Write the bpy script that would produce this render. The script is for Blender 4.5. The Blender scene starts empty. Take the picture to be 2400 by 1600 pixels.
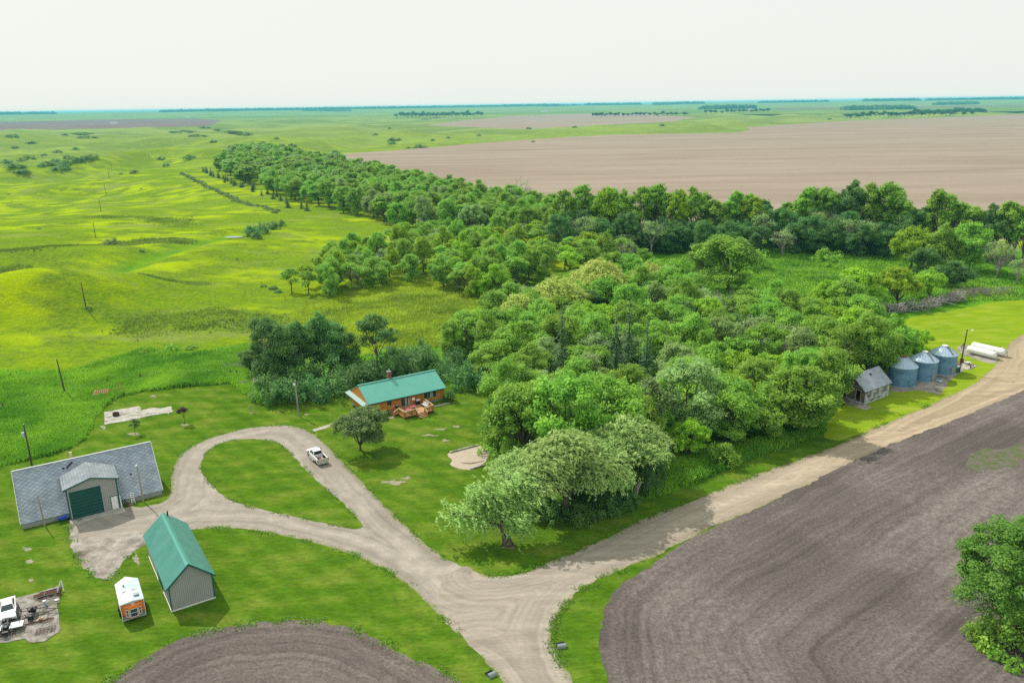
import bpy, bmesh, math, random
import numpy as np
from mathutils import Vector, Matrix
from mathutils.geometry import tessellate_polygon, delaunay_2d_cdt

# ------------------------------------------------------------------ camera
S = bpy.context.scene
C = S.collection
H = 60.0                       # drone height in metres
ROLL = math.atan(36/2352.)
PITCH = math.atan(544*math.cos(ROLL)/1829.)
FW = np.array([0, math.cos(PITCH), -math.sin(PITCH)])
_u0 = np.cross(np.array([1., 0, 0]), FW)
RT = math.cos(ROLL)*np.array([1., 0, 0]) - math.sin(ROLL)*_u0
UP = math.sin(ROLL)*np.array([1., 0, 0]) + math.cos(ROLL)*_u0
cam = bpy.data.objects.new('camera', bpy.data.cameras.new('camera'))
C.objects.link(cam)
cam.data.lens = 28.0
cam.data.sensor_width = 36.0
cam.data.clip_start = 1.0
cam.data.clip_end = 90000.0
cam.matrix_world = Matrix(((RT[0], UP[0], -FW[0], 0), (RT[1], UP[1], -FW[1], 0), (RT[2], UP[2], -FW[2], H), (0, 0, 0, 1)))
S.camera = cam

# ------------------------------------------------------------------ light
SUN_AZ = math.radians(-44.0)   # from +Y towards +X: the sun stands behind and to the left
SUN_EL = math.radians(46.0)
world = bpy.data.worlds.new("World")
S.world = world
world.use_nodes = True
nt = world.node_tree
nt.nodes.clear()
sky = nt.nodes.new('ShaderNodeTexSky')
sky.sky_type = 'NISHITA'
sky.sun_disc = False
sky.sun_elevation = SUN_EL
sky.sun_rotation = SUN_AZ
sky.dust_density = 3.0
veil = nt.nodes.new('ShaderNodeMix')
veil.data_type = 'RGBA'
veil.inputs[0].default_value = 0.95       # thin white overcast veil over the blue sky
nt.links.new(sky.outputs[0], veil.inputs[6])
veil.inputs[7].default_value = (8.1, 8.5, 7.95, 1)
bg = nt.nodes.new('ShaderNodeBackground')
bg.inputs[1].default_value = 0.10
nt.links.new(veil.outputs[2], bg.inputs[0])
out = nt.nodes.new('ShaderNodeOutputWorld')
nt.links.new(bg.outputs[0], out.inputs[0])
sun = bpy.data.objects.new('sun', bpy.data.lights.new('sun', 'SUN'))
C.objects.link(sun)
sun.data.energy = 4.0
sun.data.angle = math.radians(0.8)
sun.data.color = (1.0, 0.94, 0.84)
sv = Vector((math.sin(SUN_AZ)*math.cos(SUN_EL), math.cos(SUN_AZ)*math.cos(SUN_EL), math.sin(SUN_EL)))
sun.rotation_euler = sv.to_track_quat('Z', 'Y').to_euler()
S.view_settings.view_transform = 'Standard'
S.view_settings.look = 'None'
S.view_settings.exposure = 0.14
S.view_settings.gamma = 1.0
S.cycles.use_denoising = False
S.cycles.max_bounces = 8
S.cycles.diffuse_bounces = 6
S.cycles.transmission_bounces = 8
S.cycles.volume_bounces = 1
S.cycles.transparent_max_bounces = 6

# ------------------------------------------------------------------ noise, terrain, picking
def _hash(ix, iy, seed):
    n = (ix.astype(np.int64)*374761393 + iy.astype(np.int64)*668265263 + seed*1442695041) & 0xffffffff
    n = ((n ^ (n >> 13))*1274126177) & 0xffffffff
    return ((n ^ (n >> 16)) & 0xffff)/65535.0

def vn(x, y, seed=0):
    x = np.asarray(x, float); y = np.asarray(y, float)
    ix = np.floor(x); iy = np.floor(y); fx = x-ix; fy = y-iy
    fx = fx*fx*fx*(fx*(fx*6-15)+10); fy = fy*fy*fy*(fy*(fy*6-15)+10)
    a = _hash(ix, iy, seed); b = _hash(ix+1, iy, seed); c = _hash(ix, iy+1, seed); d = _hash(ix+1, iy+1, seed)
    return (a*(1-fx)+b*fx)*(1-fy) + (c*(1-fx)+d*fx)*fy - 0.5

def fbm(x, y, seed=0, o=3):
    r = 0; amp = 1.0
    for k in range(o):
        r = r + amp*vn(x*2**k+k*17.3, y*2**k-k*9.1, seed+k); amp *= 0.5
    return r

def ray(px, py):
    return (px-1176.)/1829.*RT - (py-784.)/1829.*UP + FW

def g(px, py, z=0.0):
    d = ray(px, py); t = (z-H)/d[2]
    return np.array([d[0]*t, d[1]*t, z])

def gl(pts):
    return [tuple(g(*p)[:2]) for p in pts]

def poly_dist(x, y, poly):
    """distance to a polygon, 0 inside"""
    x = np.asarray(x, float); y = np.asarray(y, float)
    P = np.array(poly); n = len(P)
    ins = np.zeros(x.shape, bool); best = np.full(x.shape, 1e18)
    for i in range(n):
        ax, ay = P[i]; bx, by = P[(i+1) % n]
        dx, dy = bx-ax, by-ay
        t = np.clip(((x-ax)*dx+(y-ay)*dy)/(dx*dx+dy*dy+1e-9), 0, 1)
        best = np.minimum(best, (x-ax-t*dx)**2+(y-ay-t*dy)**2)
        with np.errstate(divide='ignore', invalid='ignore'):
            c = ((ay > y) != (by > y)) & (x < (bx-ax)*(y-ay)/(by-ay+1e-30)+ax)
        ins ^= c
    return np.where(ins, 0.0, np.sqrt(best)), ins

def line_dist(x, y, pts):
    best = np.full(np.shape(x), 1e18)
    for (ax, ay), (bx, by) in zip(pts[:-1], pts[1:]):
        dx, dy = bx-ax, by-ay
        t = np.clip(((x-ax)*dx+(y-ay)*dy)/(dx*dx+dy*dy+1e-9), 0, 1)
        best = np.minimum(best, (x-ax-t*dx)**2+(y-ay-t*dy)**2)
    return np.sqrt(best)

FLAT = gl([(-60, 1010), (150, 960), (230, 875), (330, 855), (540, 835), (600, 790), (800, 760), (960, 740), (1090, 690), (660, 690),
           (650, 640), (780, 575), (905, 530), (760, 500), (600, 440), (470, 398), (500, 372), (765, 352), (1000, 334), (1200, 320),
           (1400, 308), (1690, 303), (1720, 292), (1950, 276), (2200, 267), (2420, 261)])
FLAT += [(2600, 1900), (900, -200), (-400, -200), (-200, 30)]
RIDGE = gl([(-300, 742), (0, 728), (200, 712), (330, 690), (480, 690), (600, 712)])
CREEK = gl([(-150, 745), (0, 712), (118, 674), (250, 638), (323, 612), (440, 574), (500, 552), (560, 540), (640, 520)])
RIDGE2 = gl([(-200, 640), (150, 600), (350, 600), (520, 590)])
RIDGE3 = gl([(-100, 392), (150, 380), (330, 358), (470, 360), (560, 372)])
OLIVE = [(gl([(340, 760), (430, 748), (520, 745), (590, 750)]), 13), (gl([(255, 575), (320, 560), (410, 562)]), 11), (gl([(60, 600), (150, 588)]), 16), (gl([(240, 505), (330, 500), (420, 520)]), 13), (gl([(370, 672), (440, 665)]), 8), (gl([(0, 640), (80, 655)]), 9)]
FARF = [gl([(975, 288), (1060, 276), (1180, 266), (1350, 260), (1480, 262), (1600, 270), (1540, 281), (1200, 298)]),
        gl([(-200, 288), (0, 280), (420, 270), (510, 277), (480, 291), (200, 297), (-200, 306)])]

def sst(a, b, x):
    t = np.clip((x-a)/(b-a), 0, 1); return t*t*(3-2*t)

def terrain(x, y):
    x = np.asarray(x, float); y = np.asarray(y, float)
    d, _ = poly_dist(x, y, FLAT)
    m = sst(2, 75, d)
    r = np.hypot(x, y)
    for f in FARF:
        m = m*sst(0, 220, poly_dist(x, y, f)[0])
    m = m*(1-sst(3800, 5200, r))
    mid = sst(260, 700, r)
    h = 11*fbm(x/85., y/80., 3, 2)*(1-mid) + 24*fbm(x/230., y/300., 11, 3)*mid + 6*fbm(x/90., y/120., 29, 2)*mid - 3.0*sst(200, 700, d)
    h = h + 9.5*np.exp(-(line_dist(x, y, RIDGE)/17.)**2) + 2.2*np.exp(-(line_dist(x, y, RIDGE2)/20.)**2) + 11*np.exp(-(line_dist(x, y, RIDGE3)/45.)**2)
    h = h - 3.2*np.exp(-(line_dist(x, y, CREEK)/9.)**2)
    return m*h + 30*sst(7000, 12000, r)

def th(x, y):
    return float(terrain(np.array([x]), np.array([y]))[0])

def at(px, py):
    """where the view ray through a pixel meets the terrain"""
    d = ray(px, py)
    t0 = 35.0/-d[2]; t1 = 75.0/-d[2]
    ts = np.linspace(t0, t1, 400)
    z = H + d[2]*ts - terrain(d[0]*ts, d[1]*ts)
    k = int(np.argmax(z < 0))
    a, b = ts[max(k-1, 0)], ts[k]
    f = z[max(k-1, 0)]/(z[max(k-1, 0)]-z[k]+1e-9)
    t = a+(b-a)*f
    return np.array([d[0]*t, d[1]*t, H+d[2]*t])

def height_px(base, ty):
    """height of an upright thing whose top is seen at image row ty"""
    lo, hi = 0.0, 60.0
    for _ in range(40):
        m = (lo+hi)/2
        v = np.array([base[0], base[1], base[2]+m-H])
        y = 784-1829*(v@UP)/(v@FW)
        if y > ty: lo = m
        else: hi = m
    return lo

def mpp(base):
    return (np.array([base[0], base[1], base[2]-H])@FW)/1829.

# ------------------------------------------------------------------ materials
def mat(name, c1, c2=None, scale=1.0, rough=0.8, bump=0.0, bscale=None, stretch=(1, 1, 1), rot=0.0, metal=0.0, detail=5.0,
        wave=None, c3=None, scale3=0.1, spec=0.3, lo=0.35, hi=0.65, bdist=0.1, fac3=(0.5, 0.62), fine=None):
    m = bpy.data.materials.new(name); m.use_nodes = True
    n = m.node_tree.nodes; L = m.node_tree.links; n.clear()
    o = n.new('ShaderNodeOutputMaterial'); p = n.new('ShaderNodeBsdfPrincipled'); L.new(p.outputs[0], o.inputs[0])
    p.inputs['Roughness'].default_value = rough; p.inputs['Metallic'].default_value = metal
    p.inputs['Specular IOR Level'].default_value = spec
    tc = n.new('ShaderNodeTexCoord'); mp = n.new('ShaderNodeMapping'); mp.inputs['Scale'].default_value = stretch
    mp.inputs['Rotation'].default_value = (0, 0, rot)
    L.new(tc.outputs['Object'], mp.inputs[0])
    col = None
    def rgb(c): return (c[0], c[1], c[2], 1)
    def noise(sc, dt=detail, vec=None, r=0.6):
        t = n.new('ShaderNodeTexNoise'); t.inputs['Scale'].default_value = sc; t.inputs['Detail'].default_value = dt
        t.inputs['Roughness'].default_value = r
        L.new((vec or mp.outputs[0]), t.inputs[0]); return t
    if c2 is None:
        p.inputs['Base Color'].default_value = rgb(c1)
    else:
        t = noise(scale)
        r = n.new('ShaderNodeMapRange'); r.inputs[1].default_value = lo; r.inputs[2].default_value = hi
        L.new(t.outputs[0], r.inputs[0])
        x = n.new('ShaderNodeMix'); x.data_type = 'RGBA'; L.new(r.outputs[0], x.inputs[0])
        x.inputs[6].default_value = rgb(c1); x.inputs[7].default_value = rgb(c2); col = x.outputs[2]
        if c3 is not None:
            t = noise(scale3, 4)
            r = n.new('ShaderNodeMapRange'); r.inputs[1].default_value = fac3[0]; r.inputs[2].default_value = fac3[1]
            L.new(t.outputs[0], r.inputs[0])
            x = n.new('ShaderNodeMix'); x.data_type = 'RGBA'; L.new(r.outputs[0], x.inputs[0])
            L.new(col, x.inputs[6]); x.inputs[7].default_value = rgb(c3); col = x.outputs[2]
    if fine and col is not None:               # (scale, low value, high value): small bright and dark grains
        t = noise(fine[0], 3, None, 0.75)
        r = n.new('ShaderNodeMapRange'); r.inputs[1].default_value = 0.3; r.inputs[2].default_value = 0.7; r.inputs[3].default_value = fine[1]; r.inputs[4].default_value = fine[2]
        L.new(t.outputs[0], r.inputs[0])
        h = n.new('ShaderNodeHueSaturation'); L.new(r.outputs[0], h.inputs['Value']); L.new(col, h.inputs['Color']); col = h.outputs[0]
    hgt = None
    if wave:                                   # (axis, wavelength, bump strength, colour depth)
        w = n.new('ShaderNodeTexWave'); w.bands_direction = wave[0]; w.inputs['Scale'].default_value = 0.314/wave[1]
        w.inputs['Distortion'].default_value = wave[4] if len(wave) > 4 else 0.0
        L.new(tc.outputs['Object'], w.inputs[0])
        if wave[3]:
            x = n.new('ShaderNodeMix'); x.data_type = 'RGBA'; x.blend_type = 'MULTIPLY'; x.inputs[0].default_value = wave[3]
            if col is not None: L.new(col, x.inputs[6])
            else: x.inputs[6].default_value = rgb(c1)
            L.new(w.outputs[0], x.inputs[7]); col = x.outputs[2]
        b = n.new('ShaderNodeBump'); b.inputs['Strength'].default_value = wave[2]; b.inputs['Distance'].default_value = 0.04
        L.new(w.outputs[1], b.inputs['Height']); hgt = b
    if bump:
        t = noise(bscale or scale*4, 6)
        b = n.new('ShaderNodeBump'); b.inputs['Strength'].default_value = bump; b.inputs['Distance'].default_value = bdist
        L.new(t.outputs[0], b.inputs['Height'])
        if hgt: L.new(hgt.outputs[0], b.inputs['Normal'])
        hgt = b
    if hgt: L.new(hgt.outputs[0], p.inputs['Normal'])
    if col is not None: L.new(col, p.inputs['Base Color'])
    m['bsdf'] = p.name
    return m

LEAFK = 3.35
def leafmat(name, dark, light, trans=0.42, hue=0.012, upn=0.38):
    dark = tuple(c*LEAFK for c in dark); light = tuple(c*LEAFK for c in light)
    m = bpy.data.materials.new(name); m.use_nodes = True
    n = m.node_tree.nodes; L = m.node_tree.links; n.clear()
    o = n.new('ShaderNodeOutputMaterial'); p = n.new('ShaderNodeBsdfPrincipled'); tr = n.new('ShaderNodeBsdfTranslucent')
    mx = n.new('ShaderNodeMixShader'); mx.inputs[0].default_value = trans
    L.new(p.outputs[0], mx.inputs[1]); L.new(tr.outputs[0], mx.inputs[2]); L.new(mx.outputs[0], o.inputs[0])
    p.inputs['Roughness'].default_value = 0.55; p.inputs['Specular IOR Level'].default_value = 0.10
    a = n.new('ShaderNodeAttribute'); a.attribute_name = 'tone'
    x = n.new('ShaderNodeMix'); x.data_type = 'RGBA'; L.new(a.outputs['Fac'], x.inputs[0])
    x.inputs[6].default_value = (*dark, 1); x.inputs[7].default_value = (*light, 1)
    oi = n.new('ShaderNodeObjectInfo')
    r = n.new('ShaderNodeMapRange'); r.inputs[3].default_value = 0.5-hue; r.inputs[4].default_value = 0.5+hue; L.new(oi.outputs['Random'], r.inputs[0])
    r2 = n.new('ShaderNodeMapRange'); r2.inputs[3].default_value = 0.86; r2.inputs[4].default_value = 1.14; L.new(oi.outputs['Random'], r2.inputs[0])
    h = n.new('ShaderNodeHueSaturation'); L.new(r.outputs[0], h.inputs['Hue']); L.new(r2.outputs[0], h.inputs['Value']); L.new(x.outputs[2], h.inputs['Color'])
    L.new(h.outputs[0], p.inputs['Base Color']); L.new(h.outputs[0], tr.inputs[0])
    if upn:                                   # blade and leaf normals tilted upward to brighten their darker sides
        ge = n.new('ShaderNodeNewGeometry'); v1 = n.new('ShaderNodeVectorMath'); v1.operation = 'SCALE'; v1.inputs['Scale'].default_value = 1-upn; L.new(ge.outputs['Normal'], v1.inputs[0])
        v2 = n.new('ShaderNodeVectorMath'); v2.operation = 'ADD'; v2.inputs[1].default_value = (0, 0, upn); L.new(v1.outputs[0], v2.inputs[0])
        v3 = n.new('ShaderNodeVectorMath'); v3.operation = 'NORMALIZE'; L.new(v2.outputs[0], v3.inputs[0]); L.new(v3.outputs[0], p.inputs['Normal'])
    return m

def row_streaks(m, scales, edge=None):
    """colour streaks and fine ridges that follow the stored distance from the edge; scales = (frequency, low, high, bump)"""
    n = m.node_tree.nodes; L = m.node_tree.links; p = n[m['bsdf']]
    a = n.new('ShaderNodeAttribute'); a.attribute_name = 'row'
    tc = n.new('ShaderNodeTexCoord'); t0 = n.new('ShaderNodeTexNoise'); t0.inputs['Scale'].default_value = .12; t0.inputs['Detail'].default_value = 3; L.new(tc.outputs['Object'], t0.inputs[0])
    ad = n.new('ShaderNodeMath'); ad.operation = 'MULTIPLY_ADD'; ad.inputs[1].default_value = 2.4; L.new(t0.outputs[0], ad.inputs[0]); L.new(a.outputs['Fac'], ad.inputs[2])
    col = p.inputs['Base Color'].links[0].from_socket
    prev = p.inputs['Normal'].links[0].from_node if p.inputs['Normal'].links else None
    for f, lo, hi, bp in scales:
        cx = n.new('ShaderNodeCombineXYZ'); L.new(ad.outputs[0], cx.inputs[0])
        sx = n.new('ShaderNodeVectorMath'); sx.operation = 'MULTIPLY_ADD'; sx.inputs[1].default_value = (.03, .03, 0); L.new(tc.outputs['Object'], sx.inputs[0]); L.new(cx.outputs[0], sx.inputs[2])
        t = n.new('ShaderNodeTexNoise'); t.inputs['Scale'].default_value = f; t.inputs['Detail'].default_value = 2; t.inputs['Roughness'].default_value = .6; L.new(sx.outputs[0], t.inputs[0])
        r = n.new('ShaderNodeMapRange'); r.inputs[1].default_value = .32; r.inputs[2].default_value = .68; r.inputs[3].default_value = lo; r.inputs[4].default_value = hi; L.new(t.outputs[0], r.inputs[0])
        h = n.new('ShaderNodeHueSaturation'); L.new(r.outputs[0], h.inputs['Value']); L.new(col, h.inputs['Color']); col = h.outputs[0]
        if bp:
            b = n.new('ShaderNodeBump'); b.inputs['Strength'].default_value = bp; b.inputs['Distance'].default_value = .08; L.new(t.outputs[0], b.inputs['Height'])
            if prev: L.new(b.outputs[0], prev.inputs['Normal'])
            else: L.new(b.outputs[0], p.inputs['Normal'])
            prev = b
    if edge:                                   # thin grass creeping in along the edge
        t = n.new('ShaderNodeTexNoise'); t.inputs['Scale'].default_value = 2.2; t.inputs['Detail'].default_value = 5; t.inputs['Roughness'].default_value = .75; L.new(tc.outputs['Object'], t.inputs[0])
        q = n.new('ShaderNodeMath'); q.operation = 'MULTIPLY_ADD'; q.inputs[1].default_value = -.30/edge[0]; L.new(a.outputs['Fac'], q.inputs[0]); L.new(t.outputs[0], q.inputs[2])
        r = n.new('ShaderNodeMapRange'); r.inputs[1].default_value = .34; r.inputs[2].default_value = .44; L.new(q.outputs[0], r.inputs[0])
        x = n.new('ShaderNodeMix'); x.data_type = 'RGBA'; L.new(r.outputs[0], x.inputs[0]); L.new(col, x.inputs[6]); x.inputs[7].default_value = (*edge[1], 1); col = x.outputs[2]
    L.new(col, p.inputs['Base Color'])

def glassmat(name, c=(0.02, 0.03, 0.035)):
    return mat(name, c, rough=0.12, spec=0.6)

# ------------------------------------------------------------------ mesh building
class MB:
    def __init__(s): s.v = []; s.f = []
    def add(s, vs, fs):
        o = len(s.v); s.v += [tuple(float(q) for q in p) for p in vs]; s.f += [tuple(i+o for i in f) for f in fs]; return s
    def box(s, x0, x1, y0, y1, z0, z1):
        return s.add([(x0, y0, z0), (x1, y0, z0), (x1, y1, z0), (x0, y1, z0), (x0, y0, z1), (x1, y0, z1), (x1, y1, z1), (x0, y1, z1)],
                     [(3, 2, 1, 0), (4, 5, 6, 7), (0, 1, 5, 4), (1, 2, 6, 5), (2, 3, 7, 6), (3, 0, 4, 7)])
    def bar(s, a, b, w, d=None):
        """square bar from a to b"""
        a = Vector(a); b = Vector(b); d = d or w; t = (b-a).normalized()
        q = Vector((0, 0, 1)) if abs(t.z) < 0.9 else Vector((1, 0, 0))
        x = t.cross(q).normalized()*w/2; y = x.cross(t).normalized()*d/2
        return s.add([a-x-y, a+x-y, a+x+y, a-x+y, b-x-y, b+x-y, b+x+y, b-x+y],
                     [(3, 2, 1, 0), (4, 5, 6, 7), (0, 1, 5, 4), (1, 2, 6, 5), (2, 3, 7, 6), (3, 0, 4, 7)])
    def slab(s, q, t):
        """thick plate: the polygon q and its copy t below along its normal"""
        q = [Vector(p) for p in q]; n = (q[1]-q[0]).cross(q[2]-q[0]).normalized()
        if n.z < 0: q.reverse(); n = -n
        k = len(q)
        return s.add(q+[p-n*t for p in q], [tuple(range(k)), tuple(range(2*k-1, k-1, -1))]+[(i, k+i, k+(i+1) % k, (i+1) % k) for i in range(k)])
    def prism(s, poly, ax, t0, t1):
        """polygon in the plane across axis ax, extruded from t0 to t1"""
        def p3(a, b, t): return (t, a, b) if ax == 'x' else ((a, t, b) if ax == 'y' else (a, b, t))
        k = len(poly)
        return s.add([p3(a, b, t0) for a, b in poly]+[p3(a, b, t1) for a, b in poly],
                     [tuple(range(k)), tuple(range(2*k-1, k-1, -1))]+[(i, k+i, k+(i+1) % k, (i+1) % k) for i in range(k)])
    def tube(s, pts, rad, n=7, cap=True):
        pts = [Vector(p) for p in pts]
        if not hasattr(rad, '__len__'): rad = [rad]*len(pts)
        o = len(s.v); px = None
        for i, p in enumerate(pts):
            t = (pts[min(i+1, len(pts)-1)]-pts[max(i-1, 0)]).normalized()
            if px is None:
                px = t.orthogonal().normalized()
            else:
                px = (px-t*px.dot(t)).normalized()
            py = t.cross(px)
            for k in range(n):
                a = 2*math.pi*k/n; q = p+(px*math.cos(a)+py*math.sin(a))*rad[i]; s.v.append(tuple(q))
        for i in range(len(pts)-1):
            for k in range(n):
                a = o+i*n+k; b = o+i*n+(k+1) % n; s.f.append((a, b, b+n, a+n))
        if cap:
            s.f.append(tuple(o+k for k in range(n))[::-1]); e = o+(len(pts)-1)*n; s.f.append(tuple(e+k for k in range(n)))
        return s
    def lathe(s, prof, n=24, c=(0, 0, 0), axis='z'):
        o = len(s.v)
        for r, z in prof:
            for k in range(n):
                a = 2*math.pi*k/n; x, y = r*math.cos(a), r*math.sin(a)
                q = (x, y, z) if axis == 'z' else ((z, x, y) if axis == 'x' else (y, z, x))
                s.v.append((c[0]+q[0], c[1]+q[1], c[2]+q[2]))
        for i in range(len(prof)-1):
            for k in range(n):
                a = o+i*n+k; b = o+i*n+(k+1) % n; s.f.append((a, b, b+n, a+n))
        s.f.append(tuple(o+k for k in range(n))[::-1]); e = o+(len(prof)-1)*n; s.f.append(tuple(e+k for k in range(n)))
        return s
    def mesh(s, name, smooth=False, bevel=0.0):
        me = bpy.data.meshes.new(name); me.from_pydata(s.v, [], s.f)
        bm = bmesh.new(); bm.from_mesh(me)
        bmesh.ops.recalc_face_normals(bm, faces=bm.faces[:])
        if bevel:
            ed = [e for e in bm.edges if len(e.link_faces) == 2 and e.calc_face_angle(0) > 0.5]
            bmesh.ops.bevel(bm, geom=ed, offset=bevel, segments=2, affect='EDGES', profile=0.6)
        bm.to_mesh(me); bm.free()
        if smooth:
            for p in me.polygons: p.use_smooth = True
        return me

def qmesh(name, V, F, tone=None, smooth=False):
    """fast mesh from numpy arrays; F is (n,3) or (n,4)"""
    me = bpy.data.meshes.new(name); k = F.shape[1]
    me.vertices.add(len(V)); me.vertices.foreach_set('co', np.ascontiguousarray(V, np.float32).ravel())
    me.loops.add(F.size); me.loops.foreach_set('vertex_index', np.ascontiguousarray(F, np.int32).ravel())
    me.polygons.add(len(F)); me.polygons.foreach_set('loop_start', np.arange(0, F.size, k, dtype=np.int32))
    me.update(calc_edges=True)
    if tone is not None:
        a = me.attributes.new('tone', 'FLOAT', 'POINT'); a.data.foreach_set('value', np.ascontiguousarray(tone, np.float32))
    if smooth: me.polygons.foreach_set('use_smooth', np.ones(len(F), bool))
    me.validate()
    return me

def link(name, me, m=None, parent=None):
    o = bpy.data.objects.new(name, me); C.objects.link(o)
    if m is not None and not me.materials: me.materials.append(m)
    if parent is not None: o.parent = parent
    return o

def tag(o, label=None, cat=None, group=None, kind=None):
    if label: o['label'] = label
    if cat: o['category'] = cat
    if group: o['group'] = group
    if kind: o['kind'] = kind
    return o

def thing(name, label, cat, loc=(0, 0, 0), rz=0.0, group=None):
    o = bpy.data.objects.new(name, None); C.objects.link(o); o.empty_display_size = 0.3
    o.location = loc; o.rotation_euler = (0, 0, rz)
    return tag(o, label, cat, group)

def part(name, mb, m, parent, smooth=False, bevel=0.0, label=None):
    o = link(name, mb.mesh(name, smooth, bevel), m, parent)
    if label: o['label'] = label
    return o

def solo(name, mb, m, label, cat, loc=(0, 0, 0), rz=0.0, group=None, smooth=False, bevel=0.0, kind=None):
    o = link(name, mb.mesh(name, smooth, bevel), m); o.location = loc; o.rotation_euler = (0, 0, rz)
    return tag(o, label, cat, group, kind)

def copy_tree(o, parent=None):
    c = o.copy(); C.objects.link(c)
    if parent is not None: c.parent = parent
    for ch in list(o.children): copy_tree(ch, c)
    return c

# ------------------------------------------------------------------ ground sheets
def spline(pts, step, closed=True):
    P = np.array(pts); n = len(P); res = []
    for i in range(n if closed else n-1):
        p0, p1, p2, p3 = (P[(i-1) % n], P[i], P[(i+1) % n], P[(i+2) % n]) if closed else (P[max(i-1, 0)], P[i], P[i+1], P[min(i+2, n-1)])
        k = max(2, int(np.hypot(*(p2-p1))/step))
        for t in np.arange(k)/k:
            # centripetal-like damped Catmull-Rom
            m1 = (p2-p0)*0.5; m2 = (p3-p1)*0.5; L = np.hypot(*(p2-p1))
            m1 = m1*min(1, L/(np.hypot(*m1)+1e-9)); m2 = m2*min(1, L/(np.hypot(*m2)+1e-9))
            h = 2*t**3-3*t**2+1; a = t**3-2*t**2+t; b = -2*t**3+3*t**2; c = t**3-t**2
            res.append(p1*h+m1*a+p2*b+m2*c)
    return np.array(res)

def sheet(name, pts, z, m, step=0.8, jag=0.25, kind='structure', curve=True, px=True, seed=0, grid=None, rows=None):
    W = gl(pts) if px else list(pts)
    B = spline(W, step) if curve else spline_straight(W, step)
    if jag:
        B = B + np.stack([jag*(fbm(B[:, 0]/1.6, B[:, 1]/1.6, 5+seed, 3)+0.8*vn(B[:, 0]/7., B[:, 1]/7., 9+seed)),
                          jag*(fbm(B[:, 0]/1.6, B[:, 1]/1.6, 77+seed, 3)+0.8*vn(B[:, 0]/7., B[:, 1]/7., 99+seed))], 1)*1.7
    me = bpy.data.meshes.new(name)
    if grid:                                   # inner points, so that a row distance can be stored
        lo = B.min(0); hi = B.max(0); X, Y = np.meshgrid(np.arange(lo[0], hi[0], grid), np.arange(lo[1], hi[1], grid)); X = X.ravel(); Y = Y.ravel()
        X = X[(Y > 40) & (Y < 260)]; Y = Y[(Y > 40) & (Y < 260)]
        ok = poly_dist(X, Y, B)[1] & (line_dist(X, Y, list(B)+[B[0]]) > grid*.4)
        P = [Vector(p) for p in B]+[Vector(p) for p in np.stack([X[ok], Y[ok]], 1)]; n = len(B)
        v2, e2, tri, _, _, _ = delaunay_2d_cdt(P, [(i, (i+1) % n) for i in range(n)], [], 1, 1e-4)
        me.from_pydata([(p[0], p[1], z) for p in v2], [], [tuple(t) for t in tri])
        Q = np.array([tuple(p) for p in v2]); lns = [gl(q) for q in rows] if rows else [list(B)+[B[0]]]
        a = me.attributes.new('row', 'FLOAT', 'POINT'); a.data.foreach_set('value', np.min([line_dist(Q[:, 0], Q[:, 1], q) for q in lns], 0).astype(np.float32))
    else:
        tri = tessellate_polygon([[Vector((p[0], p[1], 0)) for p in B]])
        me.from_pydata([(p[0], p[1], z) for p in B], [], [tuple(t) for t in tri])
    bm = bmesh.new(); bm.from_mesh(me)
    for f in bm.faces:
        f.normal_update()
        if f.normal.z < 0: f.normal_flip()
    bm.to_mesh(me); bm.free()
    o = link(name, me, m); o['kind'] = kind
    return o

def spline_straight(W, step):
    P = np.array(W); res = []
    for i in range(len(P)):
        a, b = P[i], P[(i+1) % len(P)]; k = max(1, int(np.hypot(*(b-a))/step))
        for t in np.arange(k)/k: res.append(a+(b-a)*t)
    return np.array(res)

# ================================================================== SETTING
rng = np.random.default_rng(7)
random.seed(7)
LUSH = gl([(-80, 1120), (-80, 985), (60, 955), (200, 890), (330, 832), (420, 822), (560, 845), (700, 850), (900, 830), (1010, 800), (1130, 720), (1200, 680), (1330, 640), (1430, 600), (1440, 560),
           (1700, 560), (2100, 560), (2500, 600)]) + [(260, 240), (150, 120), (60, 90), (0, 60), (-150, 40)]

def axis(a, b, c, d, step, gr):
    x = list(np.arange(b, c, step)); s = step
    lo = b; L = []
    while lo > a:
        s *= gr; lo -= s; L.append(lo)
    s = step; hi = x[-1]; R = []
    while hi < d:
        s *= gr; hi += s; R.append(hi)
    return np.array(L[::-1]+x+R)

def build_ground():
    xs = axis(-27000, -260, 140, 27000, 2.5, 1.03); ys = axis(-400, 40, 420, 27000, 2.5, 1.021)
    X, Y = np.meshgrid(xs, ys); Z = terrain(X, Y)
    # the land drops away slowly towards the far valley, never nearer than 5 km
    nx, ny = len(xs), len(ys)
    V = np.stack([X, Y, Z], -1).reshape(-1, 3)
    i = np.arange(nx-1)[None, :]+nx*np.arange(ny-1)[:, None]
    F = np.stack([i, i+1, i+1+nx, i+nx], -1).reshape(-1, 4)
    me = qmesh('ground', V, F, smooth=True)
    d, ins = poly_dist(X, Y, LUSH)
    lush = 1-sst(0, 16, d+9*fbm(X/14, Y/14, 41, 3))
    lush = np.maximum(lush, .75*np.exp(-(line_dist(X, Y, CREEK)/(6+5*fbm(X/20, Y/20, 43, 2)))**2))
    ol = np.max([np.exp(-(line_dist(X, Y, p)/w_)**2) for p, w_ in OLIVE], 0)*(1-lush)
    ol = .8*sst(.15, 1.05, ol+.55*fbm(X/9., Y/9., 47, 3))
    a = me.attributes.new('olive', 'FLOAT', 'POINT'); a.data.foreach_set('value', ol.astype(np.float32).ravel())
    a = me.attributes.new('lush', 'FLOAT', 'POINT'); a.data.foreach_set('value', lush.astype(np.float32).ravel())
    return me

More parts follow.
